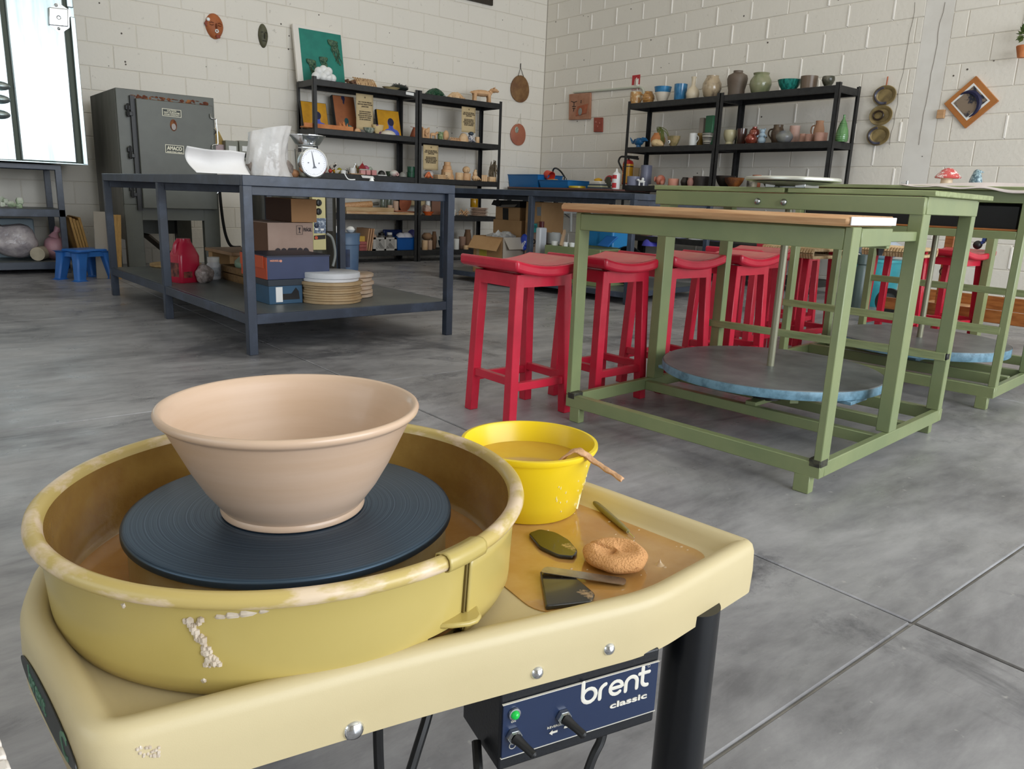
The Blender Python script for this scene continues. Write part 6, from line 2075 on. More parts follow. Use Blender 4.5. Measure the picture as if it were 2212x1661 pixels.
# diamond hung picture
c4 = [atX(x, y, WXR - .02) for x, y in ((2084.3, 277), (2156.4, 217.5), (2107, 163), (2038.8, 224))]
fr = thing('diamond_picture', 'square orange-framed picture hung corner-up like a diamond', 'picture', tuple(c4[0]))
g = Geo().slab3(c4[0], c4[1], c4[3], .022)
mk('wood_mount', g, mat('orange_wood_mount', '#b8763a', .5, c2='#a5622c', scale=5, bump=.05), fr, bevel=.002)


def inner4(px, lift):
    return [atX(x, y, WXR - .021 - lift) for x, y in px]


q = inner4(((2088, 260.5), (2138.7, 217.5), (2104.5, 181), (2054, 222.6)), .001)
mk('white_border', Geo().slab3(q[0], q[1], q[3], .004), m_white, fr)
q = inner4(((2087.5, 254), (2133, 216.5), (2105, 187.5), (2059.5, 222.8)), .003)
mk('painted_field', Geo().slab3(q[0], q[1], q[3], .003), mat('abstract_navy_taupe', '#8a7866', .5, c2='#232636', scale=9, lo=.46, hi=.52), fr)
ctr = (q[0] + q[2]) / 2
g = Geo().tube([ctr + Vector((-.002, .10 * math.cos(a) + .03, .10 * math.sin(a) - .02)) for a in [1.0 + j * .3 for j in range(12)]], .018, 6, True, [.004 + .018 * math.sin(PI * j / 11) for j in range(12)])
mk('painted_swirl', g, m_navy, fr)
P = atX(2033, 246.5, WXR - .012)
mk('wooden_peg', Geo().box(WXR - .03, WXR, P.y - wid(6, P) * 1.25, P.y + wid(6, P) * 1.25, P.z - wid(9, P), P.z + wid(9, P)), m_pine, None, loc=tuple(P), label='small wooden block fixed to the wall left of the diamond picture', cat='peg', bevel=.003)
P = atX(2216, 75, WXR - .10)
hp = thing('hanging_planter', 'hanging planter with green leaves at the upper right edge', 'planter', tuple(P))
g = Geo()
random.seed(41)
for k in range(70):
    a, b = random.random() * 6.28, random.uniform(-.6, 1.2)
    d = Vector((math.cos(a) * math.cos(b) * .8, math.sin(a) * math.cos(b), math.sin(b)))
    p0 = P + d * .02
    p1 = P + Vector((d.x * .07, d.y * .075, d.z * .10))
    s = Vector((-d.y, d.x, .3)).normalized() * .016
    g.add([p0, (p0 + p1) / 2 + s, p1, (p0 + p1) / 2 - s], [(0, 1, 2, 3)])
mk('leaves', g, mat('mid_green_leaf', '#4f6a34', .5, c2='#7a8f4a', scale=20), hp)
mk('wall_pot', Geo().lathe([(0, -.16), (.03, -.16), (.05, -.08), (.045, -.075), (0, -.09)], 14, tuple(P)), m_terralt, hp)
# back wall
YW = YB - .001
P = atY(465, 56, YW - .03)
mk_r, mk_h = wid(19.5, P), wid(26, P)
ms = thing('face_mask', 'terracotta face mask with a white flower in the mouth, high on the back wall', 'mask', (P.x, YW, P.z))
g = Geo()


def face(u, v, rx, rz, dp):
    a, r = u * 2 * PI, v
    x = rx * r * math.cos(a) * (1 - .12 * math.sin(a) * (-1 if math.sin(a) < 0 else .3))
    zz = rz * r * math.sin(a)
    return (x, -dp * math.sqrt(max(0, 1 - r * r)) - .001, zz)


g.grid(lambda u, v: tuple(Vector((P.x, YW, P.z)) + Vector(face(u, v, mk_r, mk_h, .05))), 28, 10)
msf = mk('mask_face', g, mat('orange_brown_clay', '#b5683a', .6, c2='#a35a30', scale=8), ms, angle=180)
g = Geo().ball((P.x + .002, YW - .058, P.z - .005), (.010, .018, .028), 8)
for s in (-1, 1):
    g.tube([(P.x + s * .02, YW - .05, P.z + .022), (P.x + s * .04, YW - .046, P.z + .028), (P.x + s * .058, YW - .036, P.z + .018)], .005, 6)
    g.tube([(P.x + s * .02, YW - .052, P.z + .006), (P.x + s * .038, YW - .048, P.z + .0), (P.x + s * .055, YW - .038, P.z + .006)], .0045, 6)
mk('brow_and_nose', g, mat('dark_mask_line', '#7b3f1e', .6), ms)
g = Geo()
for k in range(7):
    a = k * 2 * PI / 7
    g.ball((P.x + .005 + .013 * math.cos(a), YW - .055, P.z - .048 + .013 * math.sin(a)), (.007, .005, .007), 6)
g.ball((P.x - mk_r * .72, YW - .03, P.z + mk_h * .42), (.018, .014, .018), 8)
mk('white_flower', g, m_white, ms)
mk('ear_flower', Geo().ball((P.x - mk_r * .85, YW - .015, P.z + mk_h * .10), (.022, .012, .028), 8, noise=.2).ball((P.x + .02, YW - .04, P.z - mk_h * .8), (.028, .014, .02), 8, noise=.2), mat('rust_petal', '#8a3a22', .6), ms)
P = atY(569.5, 77, YW - .02)
ms = thing('face_mask', 'smaller dark olive elongated face mask beside the terracotta one', 'mask', (P.x, YW, P.z))
g = Geo()
g.grid(lambda u, v: tuple(Vector((P.x, YW, P.z)) + Vector(face(u, v, wid(11, P), wid(24.5, P), .04))), 24, 9)
mk('mask_face', g, mat('olive_mask_clay', '#5c5a45', .6, c2='#47452f', scale=14), ms, angle=180)
g = Geo().ball((P.x, YW - .045, P.z - .005), (.008, .014, .03), 8)
for s in (-1, 1):
    g.tube([(P.x + s * .012, YW - .04, P.z + .03), (P.x + s * .032, YW - .034, P.z + .028)], .005, 6)
g.tube([(P.x - .018, YW - .036, P.z - .05), (P.x + .018, YW - .036, P.z - .05)], .006, 6)
mk('modelled_features', g, mat('dark_olive_line', '#38362a', .6), ms)
a, b = atY(1002, -1, YW - .02), atY(1064, 12.5, YW - .02)
fm = thing('framed_picture', 'lower corner of a dark wooden picture frame at the top edge of the back wall', 'frame', tuple(b))
mk('frame_rail', Geo().box(b.x - .62, b.x, YW - .03, YW, b.z, b.z + .05), mat('dark_brown_wood', '#2f271c', .5), fm, bevel=.003)
mk('frame_side', Geo().box(b.x - .05, b.x, YW - .03, YW, b.z + .05, b.z + .6).box(b.x - .62, b.x - .57, YW - .03, YW, b.z + .05, b.z + .6), mat('dark_brown_wood', '#2f271c', .5), fm, bevel=.003)
mk('frame_picture', Geo().box(b.x - .57, b.x - .05, YW - .018, YW - .01, b.z + .05, b.z + .6), mat('dim_picture', '#6c6a5c', .5, c2='#3f3d32', scale=9), fm)
for (cx_, cy_, rx, ry, hk, nm, lb, mm) in ((1123.5, 192.5, 21.5, 27.5, (1124.6, 146), 'wall_plaque', 'large round dark brown plaque hung by a cord near the corner', mat('dark_brown_plaque', '#6f4a2c', .6, c2='#8d6a40', scale=7, bump=.3)),
                                      (1119.5, 291, 17.5, 22.5, (1124.6, 254), 'wall_plaque', 'smaller round smooth terracotta plaque hung below the brown one', mat('smooth_terracotta', '#b06a4f', .5, c2='#a5604a', scale=5))):
    P = atY(cx_, cy_, YW - .015)
    H_ = atY(hk[0], hk[1], YW - .008)
    t = thing(nm, lb, 'plaque', tuple(P), 0, 'round plaques near the corner')
    rw, rh = wid(rx, P) * 1.18, wid(ry, P)
    mk('plaque_disc', Geo().lathe([(0, .010), (rw * .9, .010), (rw, .004), (rw, -.010), (0, -.012)], 32, wob=.02, Mx=Matrix.Translation(P) @ Matrix.Rotation(PI / 2, 4, 'X') @ Matrix.Diagonal((1, rh / rw, 1, 1))), mm, t)
    mk('hanging_cord', Geo().tube([P + Vector((-rw * .3, -.008, rh * .92)), H_, P + Vector((rw * .3, -.008, rh * .92))], .004, 5).tube([H_, H_ + Vector((0, 0, .05))], .005, 5), m_ink if ry > 25 else m_wtext, t)
    if ry < 25:
        mk('small_badge', Geo().ball(P + Vector((-rw * .3, -.012, rh * .42)), (.03, .004, .04), 10), mat('grey_green_glaze', '#5f6f63', .3), t)
# ------------------------------------------------------------------ big front-loading kiln against the back wall
KX0, KX1, KY0, KY1, KZ = 1.545, 2.292, 6.83, 7.72, 1.458
m_kiln = mat('grey_green_kiln_steel', '#565850', .42, c2='#4c4d46', scale=3, bump=.05, bscale=12)
m_kilnside = mat('dusty_kiln_side', '#6f6c64', .55, c2='#5c5850', scale=5, stretch=(1, 1, .3))
kl = thing('front_loading_kiln', 'tall grey-green front loading kiln with a rusty top edge standing by the back wall', 'kiln', (KX0, KY0, 0))
ZL = .58
mk('kiln_body', Geo().box(KX0, KX1, KY0, KY1, ZL, KZ), m_kiln, kl, bevel=.004)
mk('side_panel', Geo().box(KX0 - .004, KX0, KY0 + .02, KY1 - .02, .30, KZ - .006), m_kilnside, kl)
for (x, y) in ((KX0, KY0), (KX1 - .13, KY0), (KX0, KY1 - .1), (KX1 - .13, KY1 - .1)):
    mk('leg', Geo().box(x, x + .13, y, y + .06 if y == KY0 else y + .1, 0, ZL), m_kiln, kl, bevel=.003)
mk('lower_panel', Geo().box(KX0 + .13, KX1 - .13, KY0 + .002, KY0 + .01, .46, ZL), m_kiln, kl)
mk('rear_panel', Geo().box(KX0 + .05, KX1 - .05, KY1 - .02, KY1, .30, ZL), m_kiln, kl)


def onK(px, py):
    return atY(px, py, KY0)


d0, d1 = onK(289, 213), onK(449, 231)
dz0 = onK(310, 449).z
dz1 = onK(289, 213).z
dr = mk('door', Geo().box(d0.x, d1.x + .02, KY0 - .06, KY0 - .004, dz0, dz1), m_kiln, kl, bevel=.004)
mk('door_gasket', Geo().box(d0.x - .035, d0.x, KY0 - .03, KY0 - .002, dz0 - .02, dz1 + .02), m_dark, kl)
m_rust = mat('rust', '#5e2f1c', .85, c2='#a06a3c', scale=14, lo=.5, hi=.66, bump=.5)
g = Geo()
random.seed(51)
for k in range(70):
    px = random.uniform(285, 446)
    w_ = .004 + .012 * math.sin(PI * (px - 280) / 175)
    P = onK(px, 208 + (px - 285) * .115 + random.uniform(-7, 6) * (0.4 + .6 * (px - 285) / 160))
    g.ball((P.x, KY0 - .001, P.z), (random.uniform(.008, .022), .003, random.uniform(.003, .010)), 6, noise=.3)
mk('rust_patch', g, m_rust, kl, kind='stuff')


def door_plate(px, name, mfield, lines, rz=0):
    a, b, c = (atY(x, y, KY0 - .0605) for x, y in px)
    w, h = (b - a).length, (c - a).length
    Mx = frame3(a, b - a, c - a)
    p = mk(name, placed(Geo().box(0, w, 0, h, -.001, .001), Mx), mat('cream_label', '#d8d3bd', .5), dr)
    mk('label_field', placed(Geo().box(w * .035, w * .965, h * .08, h * .92, .001, .0013), Mx), mfield, p)
    for s, v, size, bold in lines:
        tg = text_geo(s, size * h, bold * h)
        wd = max(q[0] for q in tg.v) - min(q[0] for q in tg.v)
        k = w * .82 / wd if wd > w * .82 or bold > .01 else 1
        tg.v = [(q[0] * k, q[1], q[2]) for q in tg.v]
        mk('lettering', placed(tg, frame3(Mx @ Vector((w / 2, h * v, .0016)), b - a, c - a)), mat('cream_label', '#d8d3bd'), p)


m_lblk = mat('label_dark_green', '#2f332c', .5)
door_plate(((350.5, 250), (392, 254.5), (350.5, 233.5)), 'warning_plate', m_lblk, (('CAUTION', .76, .27, .008), ('HOT SURFACES', .5, .25, .011), ('AVOID CONTACT', .24, .25, .011)))
door_plate(((357.5, 330), (397.5, 333.5), (357, 311.5)), 'maker_plate', m_lblk, (('AMACO', .58, .58, .03), ('ELECTRIC KILN', .16, .2, .011)))
P = atY(375, 274, KY0 - .061)
mk('peephole', Geo().lathe([(0, .006), (.017, .006), (.017, 0)], 14, Mx=Matrix.Translation(P) @ Matrix.Rotation(PI / 2, 4, 'X') @ Matrix.Diagonal((1, 1.5, 1, 1))), mat('ash_plug', '#a39b98', .7), dr)
mk('peephole_rust', Geo().lathe([(0, .002), (.024, .002), (.027, 0)], 14, Mx=Matrix.Translation(P + Vector((0, 0, .012))) @ Matrix.Rotation(PI / 2, 4, 'X') @ Matrix.Diagonal((1, 1.7, 1, 1))), m_rust, dr)
for py in (238, 329, 413):
    P = atY(276 + (py - 238) * .055, py, KY0 - .02)
    mk('hinge', Geo().cbox((P.x, P.y, P.z + .02), (.035, .03, .035)).cbox((P.x + .01, P.y, P.z - .025), (.045, .03, .03)).cyl((P.x, P.y - .015, P.z - .05), (P.x, P.y - .015, P.z + .05), .009, n=8), m_dark, kl, bevel=.003)
hp_ = [onK(x, y) for x, y in ((448, 247), (449.5, 256), (459, 258.5), (461, 264), (464.5, 309), (461, 313), (453, 314.5), (452, 322))]
hp_ = [Vector((p.x, KY0 - .075, p.z)) for p in hp_]
mk('handle_rod', Geo().tube(smooth(hp_, 3), .0055, 8), m_chrome, kl)
P = atY(459, 283.5, KY0 - .03)
mk('latch_knob', Geo().lathe([(.028, 0), (.03, .01), (.02, .02), (.018, .012)], 16, Mx=Matrix.Translation(P) @ Matrix.Rotation(PI / 2, 4, 'X')), m_chrome, kl)
hp_ = [atY(x, y, KY0 - .03) for x, y in ((471, 412), (470.5, 417), (461, 419), (460, 428))]
mk('lower_hook', Geo().tube(hp_, .005, 8), m_chrome, kl)
# power cable looping down beside the kiln
cpts = [atY(x, y, 6.9) for x, y in ((474, 408), (477, 440), (482, 480), (489, 512), (500, 532), (520, 534))]
mk('power_cable', Geo().tube(smooth(cpts, 5), .013, 8), m_dark, None, loc=tuple(cpts[0]), label='thick black power cable looping down beside the grey kiln', cat='cable')
# switch boxes and papers on the wall to the right of the kiln
for k, (x0, x1, y0, lb) in enumerate(((489, 516, 303, 'left grey switch box on the back wall beside the kiln'), (518, 542, 303.5, 'right grey switch box on the back wall, partly behind the clear bag'))):
    a, b, c = atY(x0, 345, YB - .12), atY(x1, 345, YB - .12), atY(x0, y0, YB - .12)
    t = thing('switch_box', lb, 'switch box', (a.x, YB - .12, a.z), 0, 'grey switch boxes')
    mk('box_body', Geo().box(a.x, b.x, YB - .12, YB - .002, a.z, c.z), mat('grey_switch_box', '#8b8c80', .5), t, bevel=.006)
    mk('box_label', Geo().box(a.x + .03, b.x - .02, YB - .1215, YB - .12, c.z - .10, c.z - .05), m_white, t)
    mk('breaker_lever', Geo().box((a.x + b.x) / 2 - .012, (a.x + b.x) / 2 + .012, YB - .135, YB - .12, c.z - .16, c.z - .12), m_ink, t)
P = atY(468, 290, 8.0)
g = Geo().prism([(atY(x, y, 8.0).x, atY(x, y, 8.0).z) for x, y in ((449, 322), (455, 322), (487, 312), (474, 285), (456, 268), (449, 272))], 8.005, 8.025, Matrix(((1, 0, 0, 0), (0, 0, 1, 0), (0, 1, 0, 0), (0, 0, 0, 1))))
mk('yellow_folder', g, mat('yellow_folder', '#b79a4c', .6, c2='#8c6f38', scale=8), None, loc=tuple(P), label='yellow folder hanging between the kiln and the switch boxes', cat='folder')
P = atY(476, 318, 8.0)
mk('pink_binder', Geo().box(atY(450, 320, 8.0).x, atY(494, 320, 8.0).x, 7.965, 8.004, atY(470, 345, 8.0).z, atY(470, 312, 8.0).z), mat('dusty_pink_card', '#b9a3a6', .6), None, loc=tuple(P), label='dusty pink folder standing under the yellow folder', cat='folder', bevel=.004)

# ------------------------------------------------------------------ black rack at the far left and the steel cabinet on it
RY, RX1 = 7.30, 1.205
rk = thing('steel_rack', 'low black steel rack at the far left carrying the steel cabinet', 'rack', (-.1, RY, 0))
for z0, z1 in ((.035, .095), (.455, .515), (.825, .865)):
    mk('shelf_rail', Geo().box(-.1, RX1, RY, RY + .03, z0, z1), m_bench, rk, bevel=.003)
    mk('shelf_rail', Geo().box(-.1, RX1, RY + .55, RY + .58, z0, z1), m_bench, rk, bevel=.003)
    mk('shelf_rail', Geo().box(RX1 - .03, RX1, RY + .03, RY + .55, z0, z1).box(-.1, -.07, RY + .03, RY + .55, z0, z1), m_bench, rk, bevel=.003)
    mk('shelf_sheet', Geo().box(-.08, RX1 - .02, RY + .02, RY + .57, z1 - .012, z1 + .001), m_benchtop, rk)
for (x, y) in ((RX1 - .045, RY), (RX1 - .045, RY + .54), (-.1, RY), (-.1, RY + .54)):
    mk('leg', Geo().box(x, x + .045, y, y + .04, 0, .83), m_bench, rk, bevel=.002)
# steel cabinet
CY, CX1, CZ = 7.20, 1.383, .874
m_galv = mat('brushed_galvanised', '#b4bdbe', .30, metal=.85, c2='#98a6a6', scale=3, stretch=(6, 1, .5), bump=.04, bscale=10)
cb_ = thing('steel_cabinet', 'tall galvanised steel cabinet with a lock box, upper left corner of the picture', 'cabinet', (.1, CY, CZ))
mk('cabinet_body', Geo().box(.1, CX1, CY + .03, CY + .6, CZ, 2.75), m_galv, cb_)
def onC(px, py=355):
    return atY(px, py, CY).x
xa, xb, xc = onC(28, 346), onC(47, 347), onC(183, 353)
mk('door_panel', Geo().box(xb, xc - .05, CY, CY + .03, CZ + .008, 2.75), m_galv, cb_, bevel=.012)
mk('door_fold', Geo().box(xc - .012, CX1, CY - .012, CY + .03, CZ + .004, 1.98), m_galv, cb_, bevel=.004)
mk('door_fold', Geo().box(xc - .025, CX1 - .004, CY + .004, CY + .03, 2.05, 2.75), m_galv, cb_, bevel=.004)
mk('door_gap', Geo().box(xc - .05, xc - .012, CY + .024, CY + .031, CZ + .006, 2.75).box(xb - .03, xb, CY + .024, CY + .031, CZ + .006, 2.75), mat('shadow_gap', '#3c4438', .5, metal=.3), cb_)
mk('left_panel', Geo().box(.1, xb - .03, CY + .004, CY + .03, CZ + .008, 2.75), m_galv, cb_, bevel=.006)
mk('bottom_lip', Geo().box(.1, CX1, CY - .01, CY + .03, CZ, CZ + .010), m_galv, cb_, bevel=.002)
for k, py in enumerate((185, 214, 247)):
    P = atY(-2, py, CY)
    mk('louvre', Geo().lathe([(.075, 0), (.06, .018), (.03, .028), (0, .03)], 18, Mx=Matrix.Translation((P.x, CY + .004, P.z)) @ Matrix.Rotation(PI / 2, 4, 'X') @ Matrix.Diagonal((1, .45, 1, 1))), m_galv, cb_)
P = atY(127, 37, CY - .002)
lk = mk('lock_box', Geo().slab3(atY(106, 54, CY - .03), atY(148, 58, CY - .03), atY(105, 15, CY - .03), .03), m_chrome, cb_, bevel=.006)
pl_ = [atY(x, y, CY - .004) for x, y in ((116, 12), (121, 6), (128, 7), (150, 22), (150, 60), (135, 70), (126, 70), (105, 53), (105, 18))]
mk('lock_plate', Geo().prism([(p.x, p.z) for p in pl_], -CY - .0, -CY + .005, Matrix(((1, 0, 0, 0), (0, 0, -1, 0), (0, 1, 0, 0), (0, 0, 0, 1)))), m_chrome, cb_)
for (x, y) in ((121, 11), (127, 62)):
    Q = atY(x, y, CY - .006)
    mk('screw', Geo().lathe([(0, .004), (.008, .003), (.012, 0)], 10, Mx=Matrix.Translation(Q) @ Matrix.Rotation(PI / 2, 4, 'X')), m_steel, cb_)
Q = atY(127, 38, CY - .031)
mk('key_hole', Geo().lathe([(.010, 0), (.016, .003), (.016, 0)], 12, Mx=Matrix.Translation(Q) @ Matrix.Rotation(PI / 2, 4, 'X')), m_steel, cb_)
# rack contents
zz = .516
random.seed(61)
P = atY(22, 445, 7.42)
g = Geo()
for k in range(9):
    g.ball((random.uniform(-.10, .09), random.uniform(-.05, .05), random.uniform(.01, .06)), random.uniform(.02, .035), 8, noise=.25)
mk('plaster_scraps', g, mat('white_green_scraps', '#d5d8cc', .8, c2='#9db38f', scale=14), None, local=True, loc=(P.x - .02, 7.42, zz), label='pile of white and pale green scraps on the middle rack shelf', cat='scraps', kind='stuff')
zz = .097
P = atY(35, 545, 7.5)
mk('wrapped_clay', Geo().ball((0, 0, .155), (.17, .13, .14), 28, noise=.10).ball((-.09, 0, .20), (.10, .1, .09), 16, noise=.2), mat('crinkled_clear_plastic', '#b9b1b4', .22, c2='#8d868c', scale=9, bump=1.0, bscale=16), None, local=True, loc=(P.x, 7.5, zz), label='large block of clay in crinkled clear plastic on the bottom rack shelf', cat='bag')
P = atY(83, 545, 7.45)
pr = thing('cloth_roll', 'rolled cream cloth lying on the bottom rack shelf', 'roll', (P.x, 7.45, zz))
g = Geo().tube([(P.x - .02, 7.36, zz + .058), (P.x + .09, 7.62, zz + .058)], .055, 18)
mk('roll', g, mat('cream_cloth', '#b5ab98', .8, c2='#9f9683', scale=10, bump=.2, bscale=30), pr)
P = atY(117, 540, 7.5)
mk('pink_bag', Geo().ball((0, 0, .095), (.085, .09, .10), 20, noise=.06).tube([(.0, 0, .18), (.015, 0, .225), (.04, .0, .26)], .02, 10, True, [.05, .02, .035]), mat('dusty_pink_plastic', '#b98a96', .4, c2='#a3808a', scale=6), None, local=True, loc=(P.x + .01, 7.5, zz), label='tied dusty pink plastic bag at the right end of the bottom rack shelf', cat='bag')
mk('blue_grey_tank', Geo().box(.2, 1.03, 7.72, 7.84, zz, .42), mat('blue_grey_plastic', '#9fb2bd', .5), None, loc=(.6, 7.78, zz), label='pale blue-grey bin standing at the back of the bottom rack shelf', cat='bin', bevel=.01)
# blue plastic step stool
m_blue = mat('blue_step_plastic', '#2c6bb8', .35, c2='#255ea8', scale=4)
A = [atZ(x, y, 0) for x, y in ((176, 607), (131, 601), (234, 602), (200, 596))]
sc = Vector((1.235, 6.83, 0))
sb = thing('step_stool', 'low blue plastic step stool on the floor by the black rack', 'stool', tuple(sc), math.radians(28))
hgt = .235
g = Geo()
q0 = round_poly([Vector((-.135, -.105)), Vector((.135, -.105)), Vector((.135, .105)), Vector((-.135, .105))], .035, 4)
mk('seat', Geo().prism([(p.x, p.y) for p in q0], hgt - .022, hgt), m_blue, sb, local=True, bevel=.010)
for a in (-1, 1):
    for b in (-1, 1):
        vs = []
        for (z, s, w_) in ((hgt - .015, 1.0, .052), (hgt - .08, 1.08, .045), (.0, 1.32, .036)):
            cx_, cy_ = a * .112 * s, b * .082 * s
            for (i, j) in ((-1, -1), (1, -1), (1, 1), (-1, 1)):
                vs.append((cx_ + i * w_, cy_ + j * w_ * .8, z))
        fs = [(k * 4 + i, k * 4 + (i + 1) % 4, k * 4 + 4 + (i + 1) % 4, k * 4 + 4 + i) for k in range(2) for i in range(4)] + [(0, 1, 2, 3), (11, 10, 9, 8)]
        mk('leg', Geo().add(vs, fs), m_blue, sb, local=True, bevel=.014, segs=3)
for b in (-1, 1):
    pa = [(-.13, hgt - .02), (.13, hgt - .02), (.135, hgt - .075), (.06, hgt - .055), (-.06, hgt - .055), (-.135, hgt - .075)]
    mk('side_skirt', Geo().prism(pa[::-1], 0, .006, Matrix(((1, 0, 0, 0), (0, 0, 1, b * .112 - .003), (0, 1, 0, 0), (0, 0, 0, 1)))), m_blue, sb, local=True)
for a in (-1, 1):
    pa = [(-.10, hgt - .02), (.10, hgt - .02), (.105, hgt - .075), (.04, hgt - .055), (-.04, hgt - .055), (-.105, hgt - .075)]
    mk('side_skirt', Geo().prism(pa[::-1], 0, .006, Matrix(((0, 0, 1, a * .142 - .003), (1, 0, 0, 0), (0, 1, 0, 0), (0, 0, 0, 1)))), m_blue, sb, local=True)
# leaning boards
for k in range(4):
    A, T = atZ(176 + k * 5, 584, 0), None
    x = 1.225 + k * .022
    mk('leaning_board', placed(Geo().box(-.009, .009, -.24, .24, 0, .46 - .012 * (k % 3)), Matrix.Translation((x + .09, 7.55, 0)) @ Matrix.Rotation(-.17, 4, 'Y')), m_ply, None, loc=(x, 7.5, 0),
       label=['first', 'second', 'third', 'fourth'][k] + ' from the left of the plywood boards leaning beside the black rack', cat='board', group='plywood boards beside the rack')
for k in range(3):
    P = atY(250 + k * 8, 575, 6.74)
    x = P.x
    mk('standing_board', placed(Geo().box(-.014, .014, 0, .04, 0, .50), Matrix.Translation((x - .03, 6.745, .001)) @ Matrix.Rotation(.075, 4, 'Y')).box(x - .10, x - .098, 6.76, 6.762, .001, .01) if False else placed(Geo().box(-.014, .014, 0, .05, 0, .50), Matrix.Translation((x - .03, 6.74, .001)) @ Matrix.Rotation(.06, 4, 'Y')), m_ply, None, loc=(x, 6.75, 0),
       label=['left', 'middle', 'right'][k] + ' of three pale edged plywood boards standing before the kiln leg', cat='board', group='plywood boards before the kiln')
mk('grey_board', placed(Geo().box(-.11, .0, 0, .016, 0, .52), Matrix.Translation((atY(240, 575, 6.80).x, 6.795, 0)) @ Matrix.Rotation(.03, 4, 'Y')), mat('grey_beige_board', '#9b948a', .7), None, loc=(1.6, 6.8, 0), label='grey-beige board standing left of the pale edged plywood boards', cat='board')
# dark board leaning under the kiln and block by the wall
A_, B_ = atY(312, 505, 7.1), atY(372, 560, 7.1)
mk('dark_board', Geo().beam((A_.x, 7.1, A_.z), (B_.x + .05, 7.1, max(.02, B_.z - .02)), .3, .016, (0, 0, 1)), mat('dark_ply', '#3a2f22', .7), None, loc=tuple(A_), label='dark board leaning diagonally in the shade under the kiln', cat='board')
# ------------------------------------------------------------------ bench top things
MB1 = Matrix.Translation(BO) @ Matrix.Rotation(BA, 4, 'Z')
IB1 = MB1.inverted()
ZT1 = .8035


def bench_pt(px, py, u=None, v=None):
    """point in picture column px,row py on the bench's own plane u = const or v = const (bench coordinates)"""
    o = MB1 @ Vector((u or 0, v or 0, 0))
    n = (MB1.to_3x3() @ (Vector((1, 0, 0)) if u is not None else Vector((0, 1, 0))))
    d = Vector(_ray(px, py))
    P = Vector(CAMP)
    return P + d * ((o - P).dot(n) / d.dot(n))


# sheet of white paper curled up against the clear bag
m_paper = mat('white_tissue_paper', '#e9e6e4', .6, bump=.25, bscale=10, sss=0.0)
V1 = .10
pts_b = [bench_pt(x, y, u=None, v=V1) for x, y in ((425, 372), (450, 373), (480, 374), (510, 374.5), (538, 375))]
pts_t = [bench_pt(x, y, v=V1) for x, y in ((408, 315), (443, 322), (456, 324), (500, 325), (534, 330))]
g = Geo()
n = 24


def pw(pts, t):
    k = min(len(pts) - 2, int(t * (len(pts) - 1)))
    f = t * (len(pts) - 1) - k
    return pts[k].lerp(pts[k + 1], f)


def sheet(u, v):
    b, t = pw(pts_b, u), pw(pts_t, u)
    b.z = ZT1 + .001
    p = b.lerp(t, v)
    bow = Vector((0, .055, 0)) * (math.sin(v * PI * .9) * .8 + .25 * math.sin(u * 5 + v * 2))
    return p + bow + Vector((-.012 * math.sin(v * PI) * (1 - u), 0, 0))


g.grid(sheet, n, 14)
mk('paper_wrap', g, m_paper, None, solid=.0012, loc=tuple(pts_b[2]), angle=180, label='crumpled white paper sheet curled upright on the left end of the near workbench', cat='paper')
# clear plastic bag with an open mouth
bc = bench_pt(583, 377, v=.14)
bc.z = ZT1
W2 = wid(52, bc)
g = Geo()


def bag(u, v):
    a = u * 2 * PI
    z = v * .205
    r = W2 * (.98 - .10 * math.sin(v * PI) + (.12 * v * v))
    r *= 1 + .05 * math.sin(5 * a + 4 * v) + .035 * math.sin(11 * a - 6 * v)
    x, y = r * math.cos(a) * (1 - .25 * v), r * .75 * math.sin(a)
    x -= .012 * math.sin(v * 3)
    z *= 1 - .10 * math.cos(a - 2.6) * (v ** 3)
    return (bc.x + x + v * .006, bc.y + y, ZT1 + .001 + z)


g.grid(bag, 48, 18)
bt = thing('plastic_bag', 'open clear plastic bag standing upright on the near workbench next to the white paper', 'bag', tuple(bc))
mb_ = mat('milky_clear_plastic', '#e4e2e0', .18, c2='#d8d2cd', scale=5, bump=.8, bscale=18, alpha=.72)
mk('bag_film', g, mb_, bt, angle=180)
g = Geo()
random.seed(71)
for k in range(5):
    x = bc.x + (-.7 + .35 * k) * W2
    g.ball((x, bc.y + .0, ZT1 + .035), (W2 * .26, W2 * .4, .035 + .012 * (k % 3)), 10, noise=.2)
mk('bag_contents', g, mat('taupe_scraps', '#9a8c82', .7, c2='#6f635b', scale=20), bt)
cl = bench_pt(636, 370, v=.12)
r = wid(10, cl)
mk('clay_lump', Geo().ball((0, 0, r * .8), (r * 1.15, r, r * .85), 16, noise=.10), mat('brown_clay_ball', '#b5835e', .6, c2='#9d6d4a', scale=20, bump=.3), None, local=True, loc=(cl.x, cl.y, ZT1), label='fist sized lump of tan clay between the clear bag and the kitchen scale', cat='clay')
